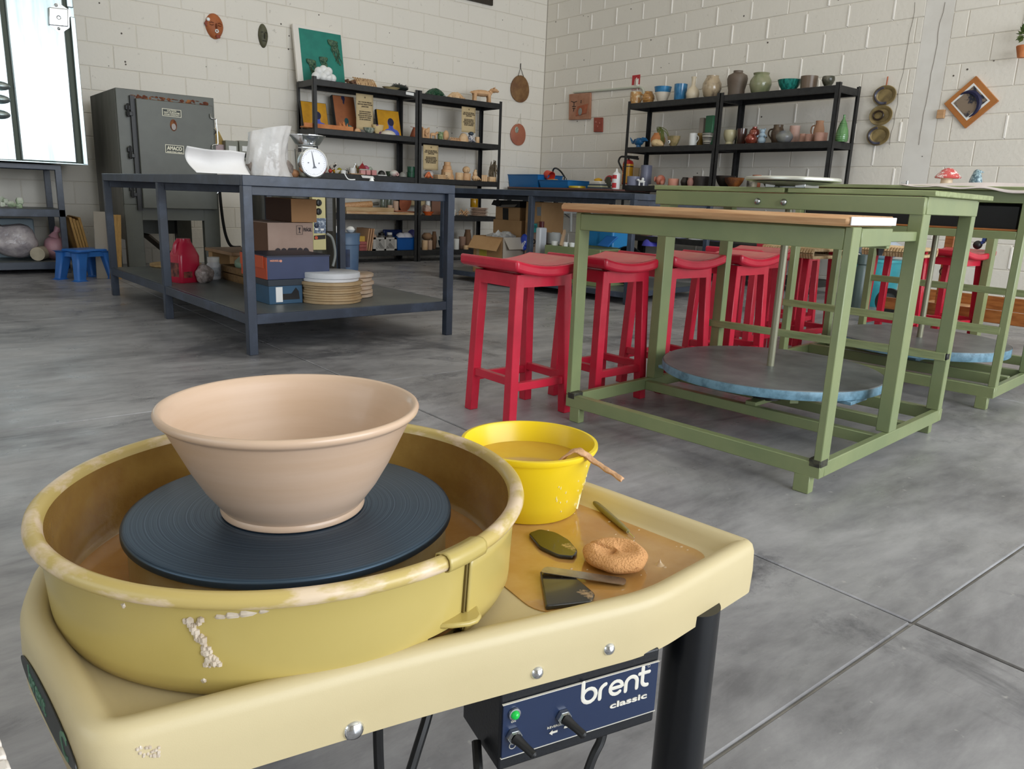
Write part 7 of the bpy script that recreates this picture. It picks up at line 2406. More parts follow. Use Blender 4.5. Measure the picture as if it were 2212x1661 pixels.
# kitchen scale: body, dial facing the camera, pan
sc0 = bench_pt(677, 383, v=.10)
sc0.z = ZT1
ks = thing('kitchen_scale', 'steel kitchen scale with a round white dial and bowl shaped pan on the workbench', 'scale', tuple(sc0))
fd_ = Vector((-sc0.x, -sc0.y, 0)).normalized()
fd_ = (Matrix.Rotation(math.radians(22), 3, 'Z') @ fd_)
rt = Vector((-fd_.y, fd_.x, 0))
if rt.dot(Vector(RC[0])) < 0:
    rt = -rt
R_d = wid(29.5, sc0)
dc = bench_pt(677, 352, v=.05)
Md = frame3(dc, rt, (fd_ * -.0 + Vector((0, 0, 1))))
m_scale = mat('scale_enamel', '#a3a192', .35)
mk('body', Geo().slab3(dc - rt * R_d * .75 - fd_ * .015 - Vector((0, 0, dc.z - ZT1 - .004)), dc + rt * R_d * .75 - fd_ * .015 - Vector((0, 0, dc.z - ZT1 - .004)), dc - rt * R_d * .75 - fd_ * .015 + Vector((0, 0, R_d * .75)), .075), m_scale, ks, bevel=.012)
mk('dial_housing', placed(Geo().lathe([(R_d * 1.0, -.03), (R_d * 1.04, .0), (R_d * 1.03, .008), (R_d * .95, .010), (R_d * .94, .004)], 48), Md), m_chrome, ks)
df = mk('dial_face', placed(Geo().lathe([(0, .004), (R_d * .945, .004)], 48), Md), mat('white_dial', '#eeeef2', .3), ks)
g = Geo()
for k in range(40):
    a = PI / 2 - 2 * PI * k / 40
    r0 = R_d * (.80 if k % 5 else .74)
    g.beam(Md @ Vector((r0 * math.cos(a), r0 * math.sin(a), .0046)), Md @ Vector((R_d * .86 * math.cos(a), R_d * .86 * math.sin(a), .0046)), .0012, .0006, fd_)
g.ball(Md @ Vector((-R_d * .4, -.0, .005)), (.0035, .0035, .0035), 6).ball(Md @ Vector((R_d * .4, -.0, .005)), (.0035, .0035, .0035), 6)
mk('dial_marks', g, mat('grey_print', '#8a8d96', .6), df)
Mp_ = Md @ Matrix.Rotation(math.radians(10), 4, 'Z')
mk('needle', placed(Geo().prism([(-R_d * .16, -R_d * .36), (R_d * .16, -R_d * .36), (R_d * .05, -R_d * .22), (R_d * .035, 0), (R_d * .008, R_d * .80), (-R_d * .008, R_d * .80), (-R_d * .035, 0), (-R_d * .05, -R_d * .22)], .006, .0075), Mp_), mat('needle_grey', '#4d535c', .4), ks)
pc = bench_pt(664, 310, v=.10)
post0 = bench_pt(664, 330, v=.10)
mk('pan_support', Geo().beam(Vector((sc0.x, sc0.y, dc.z + R_d * .7)) - rt * .02, post0 - rt * .03 + Vector((0, 0, .02)), .01, .004).beam(Vector((sc0.x, sc0.y, dc.z + R_d * .7)) + rt * .02, post0 + rt * .03 + Vector((0, 0, .02)), .01, .004).cbox(tuple(post0 + Vector((0, 0, .022))), (.07, .05, .006)), mat('white_enamel', '#e9e9e6', .3), ks, bevel=.001)
rp_ = wid(39, pc)
zr, zb_ = bench_pt(664, 292, v=.10).z, bench_pt(664, 313, v=.10).z
mk('scale_pan', Geo().lathe([(0, 0), (rp_ * .5, .0), (rp_ * .66, .006), (rp_ * .90, (zr - zb_) * .85), (rp_ * 1.0, zr - zb_), (rp_ * 1.0, zr - zb_ + .003), (rp_ * .9, zr - zb_), (rp_ * .64, .010), (0, .004)], 40, (pc.x, pc.y, zb_ - .004)), m_chrome, ks)
mk('hanger', Geo().tube([bench_pt(637, 322, v=.2), bench_pt(640, 371, v=.14), bench_pt(655, 371, v=.12)], .003, 6), m_steel, ks)
P0, P1, P2 = bench_pt(744, 378, v=.05), bench_pt(752, 387.5, v=.05), bench_pt(767, 388, v=.05)
P0.z, P1.z, P2.z = ZT1 + .03, ZT1 + .004, ZT1 + .003
mk('loose_string', Geo().tube(smooth([P0, P1, P2], 4), .0025, 6), m_white, None, loc=tuple(P1), label='short white cord lying on the edge of the near workbench', cat='cord')
P = bench_pt(803, 391, v=.04)
mk('paper_cone', Geo().lathe([(0, 0), (.012, 0), (.006, .016), (0, .018)], 14), m_white, None, local=True, loc=(P.x, P.y, ZT1), label='small white cone shaped cap on the near workbench edge', cat='cap')

# ------------------------------------------------------------------ on the lower shelf of the near bench


def on_shelf(px, py):
    return atZ(px, py, ZS1)


# red jug
P = on_shelf(407, 611)
rj = thing('red_jug', 'tall red plastic jug without a cap on the bench shelf', 'jug', (P.x, P.y + .05, ZS1), math.radians(20))
hj = .255
wj = wid(52, P)
m_rj = mat('red_jug_plastic', '#b31f3c', .28, c2='#a81a34', scale=6)
g = Geo()


def rrect(w, d, r, z, n=5):
    return [(p.x, p.y, z) for p in round_poly([Vector((-w / 2, -d / 2)), Vector((w / 2, -d / 2)), Vector((w / 2, d / 2)), Vector((-w / 2, d / 2))], r, n)]


secs = [rrect(wj * .92, wj * .7, .02, 0), rrect(wj, wj * .78, .025, .012), rrect(wj, wj * .78, .025, hj * .60), rrect(wj * .94, wj * .74, .025, hj * .66), rrect(wj * .62, wj * .55, .03, hj * .88), rrect(wj * .52, wj * .50, .03, hj * .93), rrect(wj * .5, wj * .48, .03, hj)]
m1 = len(secs[0])
g.add([p for s in secs for p in s], [(i * m1 + k, i * m1 + (k + 1) % m1, (i + 1) * m1 + (k + 1) % m1, (i + 1) * m1 + k) for i in range(len(secs) - 1) for k in range(m1)])
g.add(secs[0], [tuple(range(m1 - 1, -1, -1))])
g.add(secs[-1], [tuple(range(m1))])
mk('jug_body', g, m_rj, rj, local=True, angle=35)
mk('handle', Geo().tube(smooth([(-wj * .42, 0, hj * .66), (-wj * .40, 0, hj * .85), (-wj * .22, 0, hj * .97)], 4), .012, 8), m_rj, rj, local=True)
mk('label', Geo().box(-wj * .503, -wj * .495, -wj * .28, wj * .28, hj * .14, hj * .46), mat('dark_maroon_label', '#3c1016', .4, c2='#8a4a3c', scale=30), rj, local=True)
mk('label', Geo().box(-wj * .36, wj * .05, -wj * .396, -wj * .389, hj * .12, hj * .26), mat('dark_maroon_label', '#3c1016', .4), rj, local=True)
# white bottle
P = on_shelf(468, 604)
r = wid(14.5, P)
wbt_ = thing('white_bottle', 'short white plastic jar with a lid beside the red jug', 'bottle', (P.x, P.y + r, ZS1))
zq = wid(47, P)
mk('jar_body', Geo().lathe([(0, 0), (r * .9, 0), (r, .008), (r, zq * .66), (r * .82, zq * .76), (r * .8, zq * .80)], 28), mat('white_hdpe', '#dfe1e6', .35), wbt_, local=True)
mk('lid', Geo().lathe([(r * .86, zq * .78), (r * .86, zq), (0, zq)], 28), m_white, wbt_, local=True)
mk('label', Geo().lathe([(r * 1.005, zq * .14), (r * 1.005, zq * .55)], 20, a0=-2.6, a1=-.6), mat('pale_label', '#c9cfd6', .5, c2='#9aa3ad', scale=40), wbt_, local=True)
P = on_shelf(447, 612)
mk('clear_bag', Geo().ball((0, 0, .05), (.052, .05, .055), 20, noise=.12), mat('clear_crumpled_bag', '#a89c98', .25, c2='#6f6560', scale=30, bump=.8, bscale=30), None, local=True, loc=(P.x, P.y + .04, ZS1), label='crumpled clear bag between the red jug and the white jar', cat='bag')
# low wooden crate with the teal bag, and the long board above
A, B = on_shelf(474, 600), on_shelf(560, 650)
wcx = thing('wooden_crate', 'low brown wooden crate on the bench shelf behind the front leg', 'crate', (A.x, A.y, ZS1))
x0, x1, y0, y1 = MB1 @ Vector((.24, .36, 0)), None, None, None
cxl, cyl = [], []
o = IB1 @ A
u0, v0 = o.x, o.y
g0 = Geo().box(u0, u0 + .44, v0 - .42, v0 - .40, ZS1, ZS1 + .085)
m_crate = mat('brown_crate_wood', '#8a6a42', .65, c2='#6b4f2e', scale=5, stretch=(1, 10, 10))
for (a0, a1, b0, b1) in ((u0, u0 + .02, v0 - .42, v0), (u0 + .02, u0 + .44, v0 - .42, v0 - .40), (u0 + .02, u0 + .44, v0 - .02, v0), (u0 + .42, u0 + .44, v0 - .40, v0 - .02)):
    for (c0_, c1_) in ((.004, .042), (.048, .086)):
        mk('crate_board', placed(Geo().box(a0, a1, b0, b1, ZS1 + c0_, ZS1 + c1_), MB1), m_crate, wcx, bevel=.002)
mk('crate_floor', placed(Geo().box(u0, u0 + .44, v0 - .42, v0, ZS1, ZS1 + .004), MB1), m_crate, wcx)
P = bench_pt(502, 590, u=u0 + .05)
tb = MB1 @ Vector((u0 + .13, v0 - .17, ZS1 + .006))
mk('teal_bag', Geo().ball((0, 0, .085), (.09, .13, .075), 24, noise=.10).tube([(0, .02, .14), (.01, .05, .175), (.02, .09, .165)], .02, 8, True, [.05, .03, .012]), mat('pale_teal_plastic', '#8fb5a0', .35, c2='#a8a184', scale=5, bump=.5, bscale=20), None, local=True, loc=tuple(tb), label='pale teal plastic bag of clay slumped in the brown crate', cat='bag')
P = bench_pt(475, 545, u=u0 + .25)
o = IB1 @ P
mk('wide_board', placed(Geo().box(u0 + .1, u0 + .40, v0 + .04, v0 + .52, ZS1 + .13, ZS1 + .152), MB1), mat('tan_board', '#a58263', .6, c2='#94714f', scale=4), None, loc=tuple(MB1 @ Vector((u0 + .25, v0 + .28, ZS1 + .13))), label='wide tan board bridging two blocks at the back of the bench shelf', cat='board', bevel=.002)
for k, vv in enumerate((v0 + .06, v0 + .44)):
    mk('wood_block', placed(Geo().box(u0 + .12, u0 + .36, vv, vv + .07, ZS1, ZS1 + .1295), MB1), m_card, None, loc=tuple(MB1 @ Vector((u0 + .24, vv, ZS1))), label=['front', 'rear'][k] + ' support block under the wide tan board', cat='block', group='blocks under the tan board')
P = atZ(345, 577, ZS1)
mk('round_bat', Geo().lathe([(0, 0), (.165, 0), (.17, .004), (.17, .018), (.165, .021), (0, .021)], 44), mat('chipboard_bat', '#b59669', .7, c2='#9c7b4d', scale=30), None, local=True, loc=(P.x + .12, P.y + .04, ZS1), label='single round chipboard bat lying alone near the left end of the bench shelf', cat='bat')


# boxes
def bpx(px, py, v):
    return IB1 @ bench_pt(px, py, v=v)


def carton(name, label, u0, u1, v0, v1, z0, z1, m, bevel=.002, group=None):
    o = MB1 @ Vector((u0, v0, z0))
    return mk(name, placed(Geo().box(u0, u1, v0, v1, z0, z1), MB1), m, None, loc=tuple(o), rz=BA, label=label, cat='box', bevel=bevel, group=group)


vF = .26
tl_, tr2 = bpx(582, 655, vF), bpx(654, 655, vF)
zt_teal = bench_pt(600, 605, v=vF).z
teal = carton('shoe_box', 'dark teal shoe box at the bottom of the pile, with a white label', tl_.x, tr2.x, vF, vF + .30, ZS1, zt_teal, [mat('teal_blue_card', '#2f5573', .5, c2='#26485f', scale=3)])
mk('label', placed(Geo().box(tl_.x + .035, tl_.x + .07, vF - .0012, vF, ZS1 + .01, zt_teal - .035), MB1), m_white, teal)
mk('lid', placed(Geo().box(tl_.x - .004, tr2.x + .004, vF - .004, vF + .304, zt_teal - .03, zt_teal + .002), MB1), mat('teal_lid', '#27303a', .5), teal, bevel=.002)
mk('printed_mark', placed(Geo().prism([(0, 0), (.05, 0), (.075, .03), (.09, .01), (.095, -.03), (.0, -.03)][::-1], -.0012, .0, Matrix.Translation(MB1 @ Vector((tr2.x - .11, vF, ZS1 + .05))) @ Matrix.Rotation(BA, 4, 'Z') @ Matrix.Rotation(PI / 2, 4, 'X')), Matrix.Identity(4)), m_ink, teal)
zt_sb = bench_pt(600, 554, v=vF).z
sr = bpx(711, 575, vF)
shoe = carton('shoe_box', 'long dark blue shoe box with an orange end, on top of the teal box', tl_.x - .006, sr.x, vF - .004, vF + .32, zt_teal + .003, zt_sb, [mat('slate_blue_card', '#3a4466', .45, c2='#343d5a', scale=3)])
mk('orange_end', placed(Geo().box(tl_.x - .0085, tl_.x - .006, vF - .002, vF + .318, zt_teal + .004, zt_sb - .004), MB1), mat('orange_card', '#b5441f', .5), shoe)
mk('end_flap', placed(Geo().box(tl_.x - .013, tl_.x - .0088, vF + .03, vF + .318, zt_sb - .06, zt_sb), MB1), mat('orange_card2', '#c24f28', .5), shoe, bevel=.001)
mk('box_lid_edge', placed(Geo().box(tl_.x - .008, sr.x + .003, vF - .006, vF + .325, zt_sb - .004, zt_sb + .004), MB1), mat('dark_navy_edge', '#252a3c', .5), shoe)
tg = text_geo('MERRELL', .0125, .0004)
wm = max(q[0] for q in tg.v) - min(q[0] for q in tg.v)
tg.v = [(q[0] * .052 / wm, q[1], q[2]) for q in tg.v]
q = bench_pt(594, 563.5, v=vF - .0055)
mk('lettering', placed(tg, frame3(q + Vector((0, -.0004, 0)), MB1.to_3x3() @ Vector((1, 0, 0)), (0, 0, 1))), mat('pink_print', '#e09a80', .5), shoe)
q = bench_pt(606.5, 563.8, v=vF - .0055)
mk('round_mark', placed(Geo().lathe([(0, .0004), (.0065, .0004)], 16), frame3(q + Vector((0, -.0004, 0)), MB1.to_3x3() @ Vector((1, 0, 0)), (0, 0, 1))), mat('pink_print', '#e09a80'), shoe)
# the two cartons behind
vC = .62
c0_, c1_ = bpx(580, 540, vC), bpx(677, 540, vC)
zc0 = bench_pt(620, 481, v=vC).z
carton_c = carton('cardboard_box', 'pinkish brown carton with bold dark print and a fragile mark', c0_.x, c1_.x, vC, vC + .36, ZS1, zc0, m_cardpink)
mk('shaded_side', placed(Geo().box(c0_.x - .001, c0_.x, vC + .004, vC + .356, ZS1, zc0 - .003), MB1), m_cardshade, carton_c)  # shade of the left face put into a darker sheet of card
ex = MB1.to_3x3() @ Vector((1, 0, 0))


def box_text(s, px0, px1, py, v, size, bold, m, parent):
    a, b = bench_pt(px0, py, v=v), bench_pt(px1, py, v=v)
    tg = text_geo(s, size, bold)
    w = max(q[0] for q in tg.v) - min(q[0] for q in tg.v)
    k = (b - a).length / w
    tg.v = [(q[0] * k, q[1], q[2]) for q in tg.v]
    mk('lettering', placed(tg, frame3((a + b) / 2 + Vector((0, -.0006, 0)), ex, (0, 0, 1))), m, parent)


m_cprint = mat('dark_carton_print', '#3a3134', .7)
box_text('COSTCO', 592, 669, 551, vC - .001, .085, .006, m_cprint, carton_c)
box_text('FRÁGIL', 655, 673, 496.5, vC - .001, .026, .0008, m_cprint, carton_c)
q = bench_pt(647, 497, v=vC - .001)
Mq = frame3(q, ex, (0, 0, 1))
g = Geo()
for (x0, x1, y0, y1) in ((-.018, .018, .022, .024), (-.018, .018, -.024, -.022), (-.018, -.016, -.024, .024), (.016, .018, -.024, .024), (-.002, .002, -.012, .0), (-.007, .007, -.015, -.012)):
    g.box(x0, x1, y0, y1, 0, .0006)
g.prism([(-.007, .014), (.007, .014), (.003, .0), (-.003, .0)][::-1], 0, .0006)
mk('fragile_mark', placed(g, Mq), m_cprint, carton_c)
t0_, t1_ = bpx(630, 470, vC + .02), bpx(677, 470, vC + .02)
zt0 = bench_pt(650, 415, v=vC + .02).z
cu = carton('cardboard_box', 'plain tan carton stacked on the printed one under the bench top', t0_.x, t1_.x + .02, vC + .02, vC + .36, zc0 + .002, min(zt0, .70), mat('tan_carton', '#b98a5c', .7, c2='#ad7f52', scale=3))
mk('shaded_side', placed(Geo().box(t0_.x - .001, t0_.x, vC + .024, vC + .356, zc0 + .003, min(zt0, .70) - .002), MB1), mat('shaded_tan_card', '#4a3022', .75), cu)  # tan carton's left face: its shade is painted as a much darker colour
# white cup
P = on_shelf(618, 655)
r = wid(20.5, P)
mk('white_cup', Geo().lathe([(0, 0), (r * .86, 0), (r * .93, .008), (r * .97, .03), (r * .97, wid(50, P)), (r * .9, wid(50, P)), (r * .88, .01), (0, .008)], 32), mat('matt_white_plaster', '#dcdfe4', .6), None, local=True, loc=(P.x, P.y + r * .8, ZS1), label='plain white cylindrical cup in front of the shoe boxes', cat='cup')
# stacks of round bats
P = on_shelf(720, 655)
r = wid(65, P)
ctr_ = Vector((P.x + .03, P.y + r * .55, 0))
hs = wid(1, ctr_)
z = ZS1
ords = ['lowest', 'second', 'third', 'fourth', 'fifth', 'sixth', 'seventh', 'eighth', 'ninth', 'tenth']
m_bat = mat('tan_fibre_bat', '#b49a76', .65, c2='#a3855e', scale=9)
n_t = 8
for k in range(n_t):
    th_ = .0125 if k not in (0, n_t - 1) else .016
    rr = r * (1.0 if k not in (n_t - 1,) else 1.055) * (1 + .006 * math.sin(k * 2.1))
    mk('round_bat', Geo().lathe([(0, 0), (rr - .003, 0), (rr, .002), (rr, th_ - .002), (rr - .003, th_), (0, th_)], 56), m_bat, None, local=True, loc=(ctr_.x + .004 * math.sin(k * 1.7), ctr_.y + .004 * math.cos(k * 2.3), z),
       label=ords[k] + ' tan bat, counted upward, of the front stack of round bats', cat='bat', group='front stack of tan bats')
    z += th_ + .0003
for k in range(2):
    th_ = .0165 if k == 0 else .029
    rr = r * (.955 if k == 0 else .965)
    mk('white_bat', Geo().lathe([(0, 0), (rr - .004, 0), (rr, .003), (rr, th_ - .003), (rr - .004, th_), (0, th_)], 56), mat('white_plaster_bat', '#d9dade', .55, c2='#cfd0d4', scale=5), None, local=True, loc=(ctr_.x - .006 + .006 * k, ctr_.y, z),
       label=['lower thinner', 'upper thicker'][k] + ' white plaster bat on top of the front stack', cat='bat', group='white bats on the front stack')
    z += th_ + .0003
P2_ = on_shelf(772, 634)
r2 = wid(46, P2_)
c2_ = Vector((P2_.x + .05, P2_.y + r2 * .6, 0))
c2_ = Vector((ctr_.x + r * .95 + .03, ctr_.y + r * .9, 0))
z = ZS1
for k in range(6):
    th_ = .022
    rr = r * .80 * (1, 1.03, 1.0, 1.04, 1.06, 1.0)[k]
    mk('thick_bat', Geo().lathe([(0, 0), (rr - .005, 0), (rr, .004), (rr, th_ - .005), (rr - .006, th_ - .001), (0, th_ - .001)], 48), mat('pale_plaster_bat', '#c4b3a3', .65, c2='#b89a7c', scale=8), None, local=True, loc=(c2_.x + .010 * math.sin(k * 2.4 + 1), c2_.y + .008 * math.cos(k * 1.9), z),
       label=ords[k] + ' bat, counted upward, of the rear stack of thick pale bats', cat='bat', group='rear stack of thick pale bats')
    z += th_

# ------------------------------------------------------------------ second, top loading kiln behind the bench
k2 = thing('top_loading_kiln', 'dark many sided kiln with a cream control box standing behind the near workbench', 'kiln', (2.72, 6.35, 0))
KC = Vector((2.72, 6.38, 0))
kr = .40
mst = mat('dark_kiln_jacket', '#3a3833', .35, metal=.4, c2='#55534b', scale=4, stretch=(4, 4, .5))
for k in range(10):
    a0, a1 = 2 * PI * k / 10, 2 * PI * (k + 1) / 10
    A = KC + Vector((kr * math.cos(a0), kr * math.sin(a0), 0))
    B = KC + Vector((kr * math.cos(a1), kr * math.sin(a1), 0))
    mk('jacket_panel', Geo().slab3(A + Vector((0, 0, .10)), B + Vector((0, 0, .10)), A + Vector((0, 0, .78)), .02), mst, k2, bevel=.004)
mk('kiln_floor', Geo().cyl(KC + Vector((0, 0, .07)), KC + Vector((0, 0, .10)), kr * .98, n=10), m_dark, k2)
mk('kiln_lid', Geo().cyl(KC + Vector((0, 0, .78)), KC + Vector((0, 0, .84)), kr, n=10), mst, k2)
for k in range(4):
    a = PI / 4 + k * PI / 2
    mk('stand_leg', Geo().cyl(KC + Vector((kr * .7 * math.cos(a), kr * .7 * math.sin(a), 0)), KC + Vector((kr * .7 * math.cos(a), kr * .7 * math.sin(a), .07)), .02, n=8), m_dark, k2)
YK = 5.93
a, b = atY(677, 540, YK), atY(705, 540, YK)
zt_, zb2 = atY(690, 424, YK).z, atY(690, 540, YK).z
cx_ = mk('control_box', Geo().box(a.x, b.x, YK, YK + .06, zb2, zt_), mat('cream_control_box', '#cfc48e', .45), k2, bevel=.004)
for py in (438, 457):
    P = atY(688, py, YK - .001)
    mk('knob', Geo().lathe([(0, .02), (.020, .018), (.026, .008), (.028, 0)], 18, Mx=Matrix.Translation(P) @ Matrix.Rotation(PI / 2, 4, 'X')).cbox(tuple(P + Vector((.004, -.022, .004))), (.008, .008, .04)), m_dark, cx_)
    Q = atY(679, py, YK - .001)
    mk('indicator', Geo().ball(Q, .006, 8), m_dark, cx_)
pa, pb, pc_ = atY(678.5, 504, YK - .002), atY(704, 504, YK - .002), atY(678.5, 471, YK - .002)
pt_ = mk('timer_plate', Geo().slab3(pa, pb, pc_, .003), mat('blue_grey_plate', '#5d6b80', .4, c2='#aeb8c4', scale=45, lo=.5, hi=.58), cx_)
P = atY(684, 487, YK - .004)
mk('timer_dial', Geo().lathe([(0, .012), (.016, .010), (.020, 0)], 16, Mx=Matrix.Translation(P) @ Matrix.Rotation(PI / 2, 4, 'X')), mat('navy_dial', '#1d2a45', .4), pt_)
for (px, py) in ((684, 495), (696, 496)):
    Q = atY(px, py, YK - .005)
    mk('switch', Geo().cbox(tuple(Q), (.03, .006, .016)), m_white, pt_, bevel=.003)
pa, pb, pc_ = atY(678.5, 518, YK - .002), atY(703, 516, YK - .002), atY(678.5, 509, YK - .002)
wl = mk('warning_label', Geo().slab3(pa, pb, pc_, .001), m_ink, cx_)
mk('warning_disc', Geo().lathe([(0, .002), (.014, .002)], 14, Mx=Matrix.Translation(atY(683, 513.5, YK - .003)) @ Matrix.Rotation(PI / 2, 4, 'X')), mat('warning_red', '#c4532f', .5), wl)
a, b = atY(705.5, 500, YK + .03), atY(720, 500, YK + .03)
zt2 = atY(712, 427, YK + .03).z
g = Geo().box(a.x, b.x, YK + .03, YK + .10, a.z, zt2)
vent = mk('vent_cover', g, mat('dark_vent_steel', '#4a4a48', .45), k2, bevel=.003)
g = Geo()
for k in range(22):
    zz = a.z + (zt2 - a.z) * (k + .7) / 23
    g.box(a.x + .008, b.x - .008, YK + .027, YK + .0305, zz, zz + .006)
mk('vent_slot', g, mat('vent_light', '#77777a', .4), vent)
hp3 = [atY(x, y, YK - .02) for x, y in ((706, 505), (716, 512), (722, 530), (724, 552), (719, 575))]
hp3[-1].z = max(hp3[-1].z, .02)
mk('grey_hose', Geo().tube(smooth(hp3, 4), .011, 8), mat('grey_conduit', '#8d918f', .5), k2)
a, b = atY(528, 470, 6.75), atY(541, 470, 6.75)
mk('upright_post', Geo().box(a.x, b.x, 6.75, 6.79, 0, .80), mat('pale_wood_post', '#b5b0a2', .6), None, loc=(a.x, 6.75, 0), label='pale wooden upright behind the bench front leg, left of the dark kiln', cat='post', bevel=.003)
# blue-grey pail
YP = 6.75
a, b = atY(719, 500, YP), atY(774, 500, YP)
r = (b.x - a.x) / 2
zt3 = atY(745, 503, YP).z
pl = thing('plastic_pail', 'blue-grey lidded pail on the floor behind the bench', 'pail', ((a.x + b.x) / 2, YP, 0))
mk('pail_body', Geo().lathe([(0, .002), (r * .86, .002), (r * .93, zt3 * .7), (r * .99, zt3 * .72), (r * .99, zt3 * .78), (r * .96, zt3 * .80), (r * 1.0, zt3 * .95), (r * 1.03, zt3), (0, zt3)], 36), mat('blue_grey_pail', '#5f7794', .45, c2='#51698a', scale=4), pl, local=True)
mk('pail_label', Geo().lathe([(r * .93, zt3 * .15), (r * .96, zt3 * .6)], 10, a0=-2.35, a1=-1.75), mat('navy_label', '#28395e', .5, c2='#18223c', scale=12), pl, local=True)
for (px, py0, nm, lb) in ((727, 488, 'white_box', 'white block standing on the blue-grey pail, left'), (757, 489, 'white_dome', 'white rounded lump on the blue-grey pail, right')):
    P = atY(px, 503, YP)
    h = atY(px, py0, YP).z - zt3
    w_ = wid(13, P)
    mk(nm, Geo().cbox((0, 0, h / 2), (w_ * 1.1, .06, h)) if nm == 'white_box' else Geo().ball((0, 0, h * .5), (w_ * .7, .05, h * .5), 12, noise=.05), m_white, None, local=True, loc=(P.x, YP - .02 if px < 740 else YP, zt3 + .001), bevel=.006 if nm == 'white_box' else 0, label=lb, cat='block')

# ------------------------------------------------------------------ cartons and clutter under the second bench
MB2 = Matrix.Translation(BO2) @ Matrix.Rotation(math.radians(7.7), 4, 'Z')
EX2, EY2 = MB2.to_3x3() @ Vector((1, 0, 0)), MB2.to_3x3() @ Vector((0, 1, 0))


def b2(px, py, u):
    """point on the plane u = const of the second bench (its long dark side is u = 0)"""
    o = MB2 @ Vector((u, 0, 0))
    d = Vector(_ray(px, py))
    P = Vector(CAMP)
    return P + d * ((o - P).dot(EX2) / d.dot(EX2))


ZS2 = .0935


def box2(name, label, px0, px1, py0, py1, u, dp, m, z0=None, **k):
    A, B = b2(px0, py1, u), b2(px1, py1, u)
    zt = b2((px0 + px1) / 2, py0, u).z
    zb = ZS2 if z0 is None else z0
    la, lb = MB2.inverted() @ A, MB2.inverted() @ B
    y0, y1 = min(la.y, lb.y), max(la.y, lb.y)
    return mk(name, placed(Geo().box(u, u + dp, y0, y1, zb, zt), MB2), m, None, loc=tuple(MB2 @ Vector((u, (y0 + y1) / 2, zb))), rz=math.radians(7.7), label=label, cat='box', **k), (y0, y1, zb, zt)


# open carton in front: body and flaps
A, B, Cc = b2(1022, 556, .05), b2(1085, 558, .05), b2(1022, 512, .05)
oc = thing('open_carton', 'open cardboard box with drooping flaps and plastic wrap inside, left end of the far bench', 'box', tuple(A))
la, lb_ = MB2.inverted() @ A, MB2.inverted() @ B
y0, y1 = lb_.y, la.y
zt = b2(1050, 510, .05).z
z0 = ZS2
dp = .30
t_ = .006
mk('carton_wall', placed(Geo().box(.05, .05 + t_, y0, y1, z0, zt).box(.05 + dp - t_, .05 + dp, y0, y1, z0, zt).box(.05, .05 + dp, y1 - t_, y1, z0, zt).box(.05, .05 + dp, y0, y1, z0, z0 + t_), MB2), m_card, oc)
mk('carton_side', placed(Geo().box(.05, .05 + dp, y0, y0 + t_, z0, zt), MB2), mat('grey_lit_card', '#b5aca0', .75), oc)
mk('flap', placed(Geo().slab3((.048 - .075, y1 - .005, zt - .105), (.048 - .07, y0 + .01, zt - .115), (.05, y1 - .0, zt + .0), .005), MB2), m_card, oc)
mk('flap', placed(Geo().slab3((.09, y0 - .045, zt - .10), (.05 + dp - .02, y0 - .045, zt - .10), (.06, y0, zt), .005), MB2), mat('grey_lit_card', '#b5aca0', .75), oc)
sk = mk('tape_piece', placed(Geo().box(.046, .0495, y1 - .17, y1 - .08, zt - .19, zt - .11), MB2), mat('yellow_green_tape', '#b5a83c', .5), oc)
mk('tape_piece', placed(Geo().box(.0465, .0495, y1 - .08, y1 - .045, zt - .17, zt - .11), MB2), mat('tan_tape', '#b7a07a', .5), oc)
g = Geo()
random.seed(81)
for k in range(6):
    g.ball(MB2 @ Vector((.08 + random.uniform(0, .2), random.uniform(y0 + .05, y1 - .05), zt - .01)), (.055, .06, .05), 10, noise=.3)
mk('plastic_wrap', g, mat('clear_wrap', '#c9c8c6', .12, c2='#9e9d9b', scale=14, bump=.8, bscale=24), oc)
# tall pair of cartons behind it, with the black flap
cA, lim = box2('cardboard_box', 'brown carton with a torn black slot, under the black flap of the far bench pile', 1070, 1122, 447, 474, .36, .3, m_card, z0=.44, bevel=.003)
slot_a, slot_b = b2(1086, 474, .359), b2(1099, 452, .359)
mk('dark_slot', Geo().slab3(b2(1086, 474, .358), b2(1098, 475, .358), b2(1086, 449, .358), .001), m_ink, cA)
cB, lim2 = box2('cardboard_box', 'brown carton below the slotted one, behind the open box', 1063, 1123, 475, 556, .34, .34, m_card, bevel=.003)
bf_ = thing('black_flap_box', 'flat black box with folded grey flaps on top of the carton pile', 'box', tuple(b2(1090, 446, .33)))
y_l, y_r = (MB2.inverted() @ b2(1062, 440, .33)).y, (MB2.inverted() @ b2(1122, 440, .33)).y
zl, zh = b2(1090, 446, .33).z, min(b2(1090, 420, .33).z, .725)
mk('box_body', placed(Geo().box(.33, .66, y_r, y_l - .05, lim[3] + .002, zh), MB2), m_dark, bf_, bevel=.003)
mk('box_wing', placed(Geo().slab3((.325, y_l, zl + .01), (.325, y_l - .10, zl), (.325, y_l - .03, zh), .006), MB2), m_dark, bf_)
mk('grey_flap', placed(Geo().slab3((.318, y_l - .11, zl - .01), (.318, y_r + .05, zl - .0), (.322, y_l - .14, zh - .04), .003), MB2), mat('grey_inner_card', '#6f6860', .7), bf_)
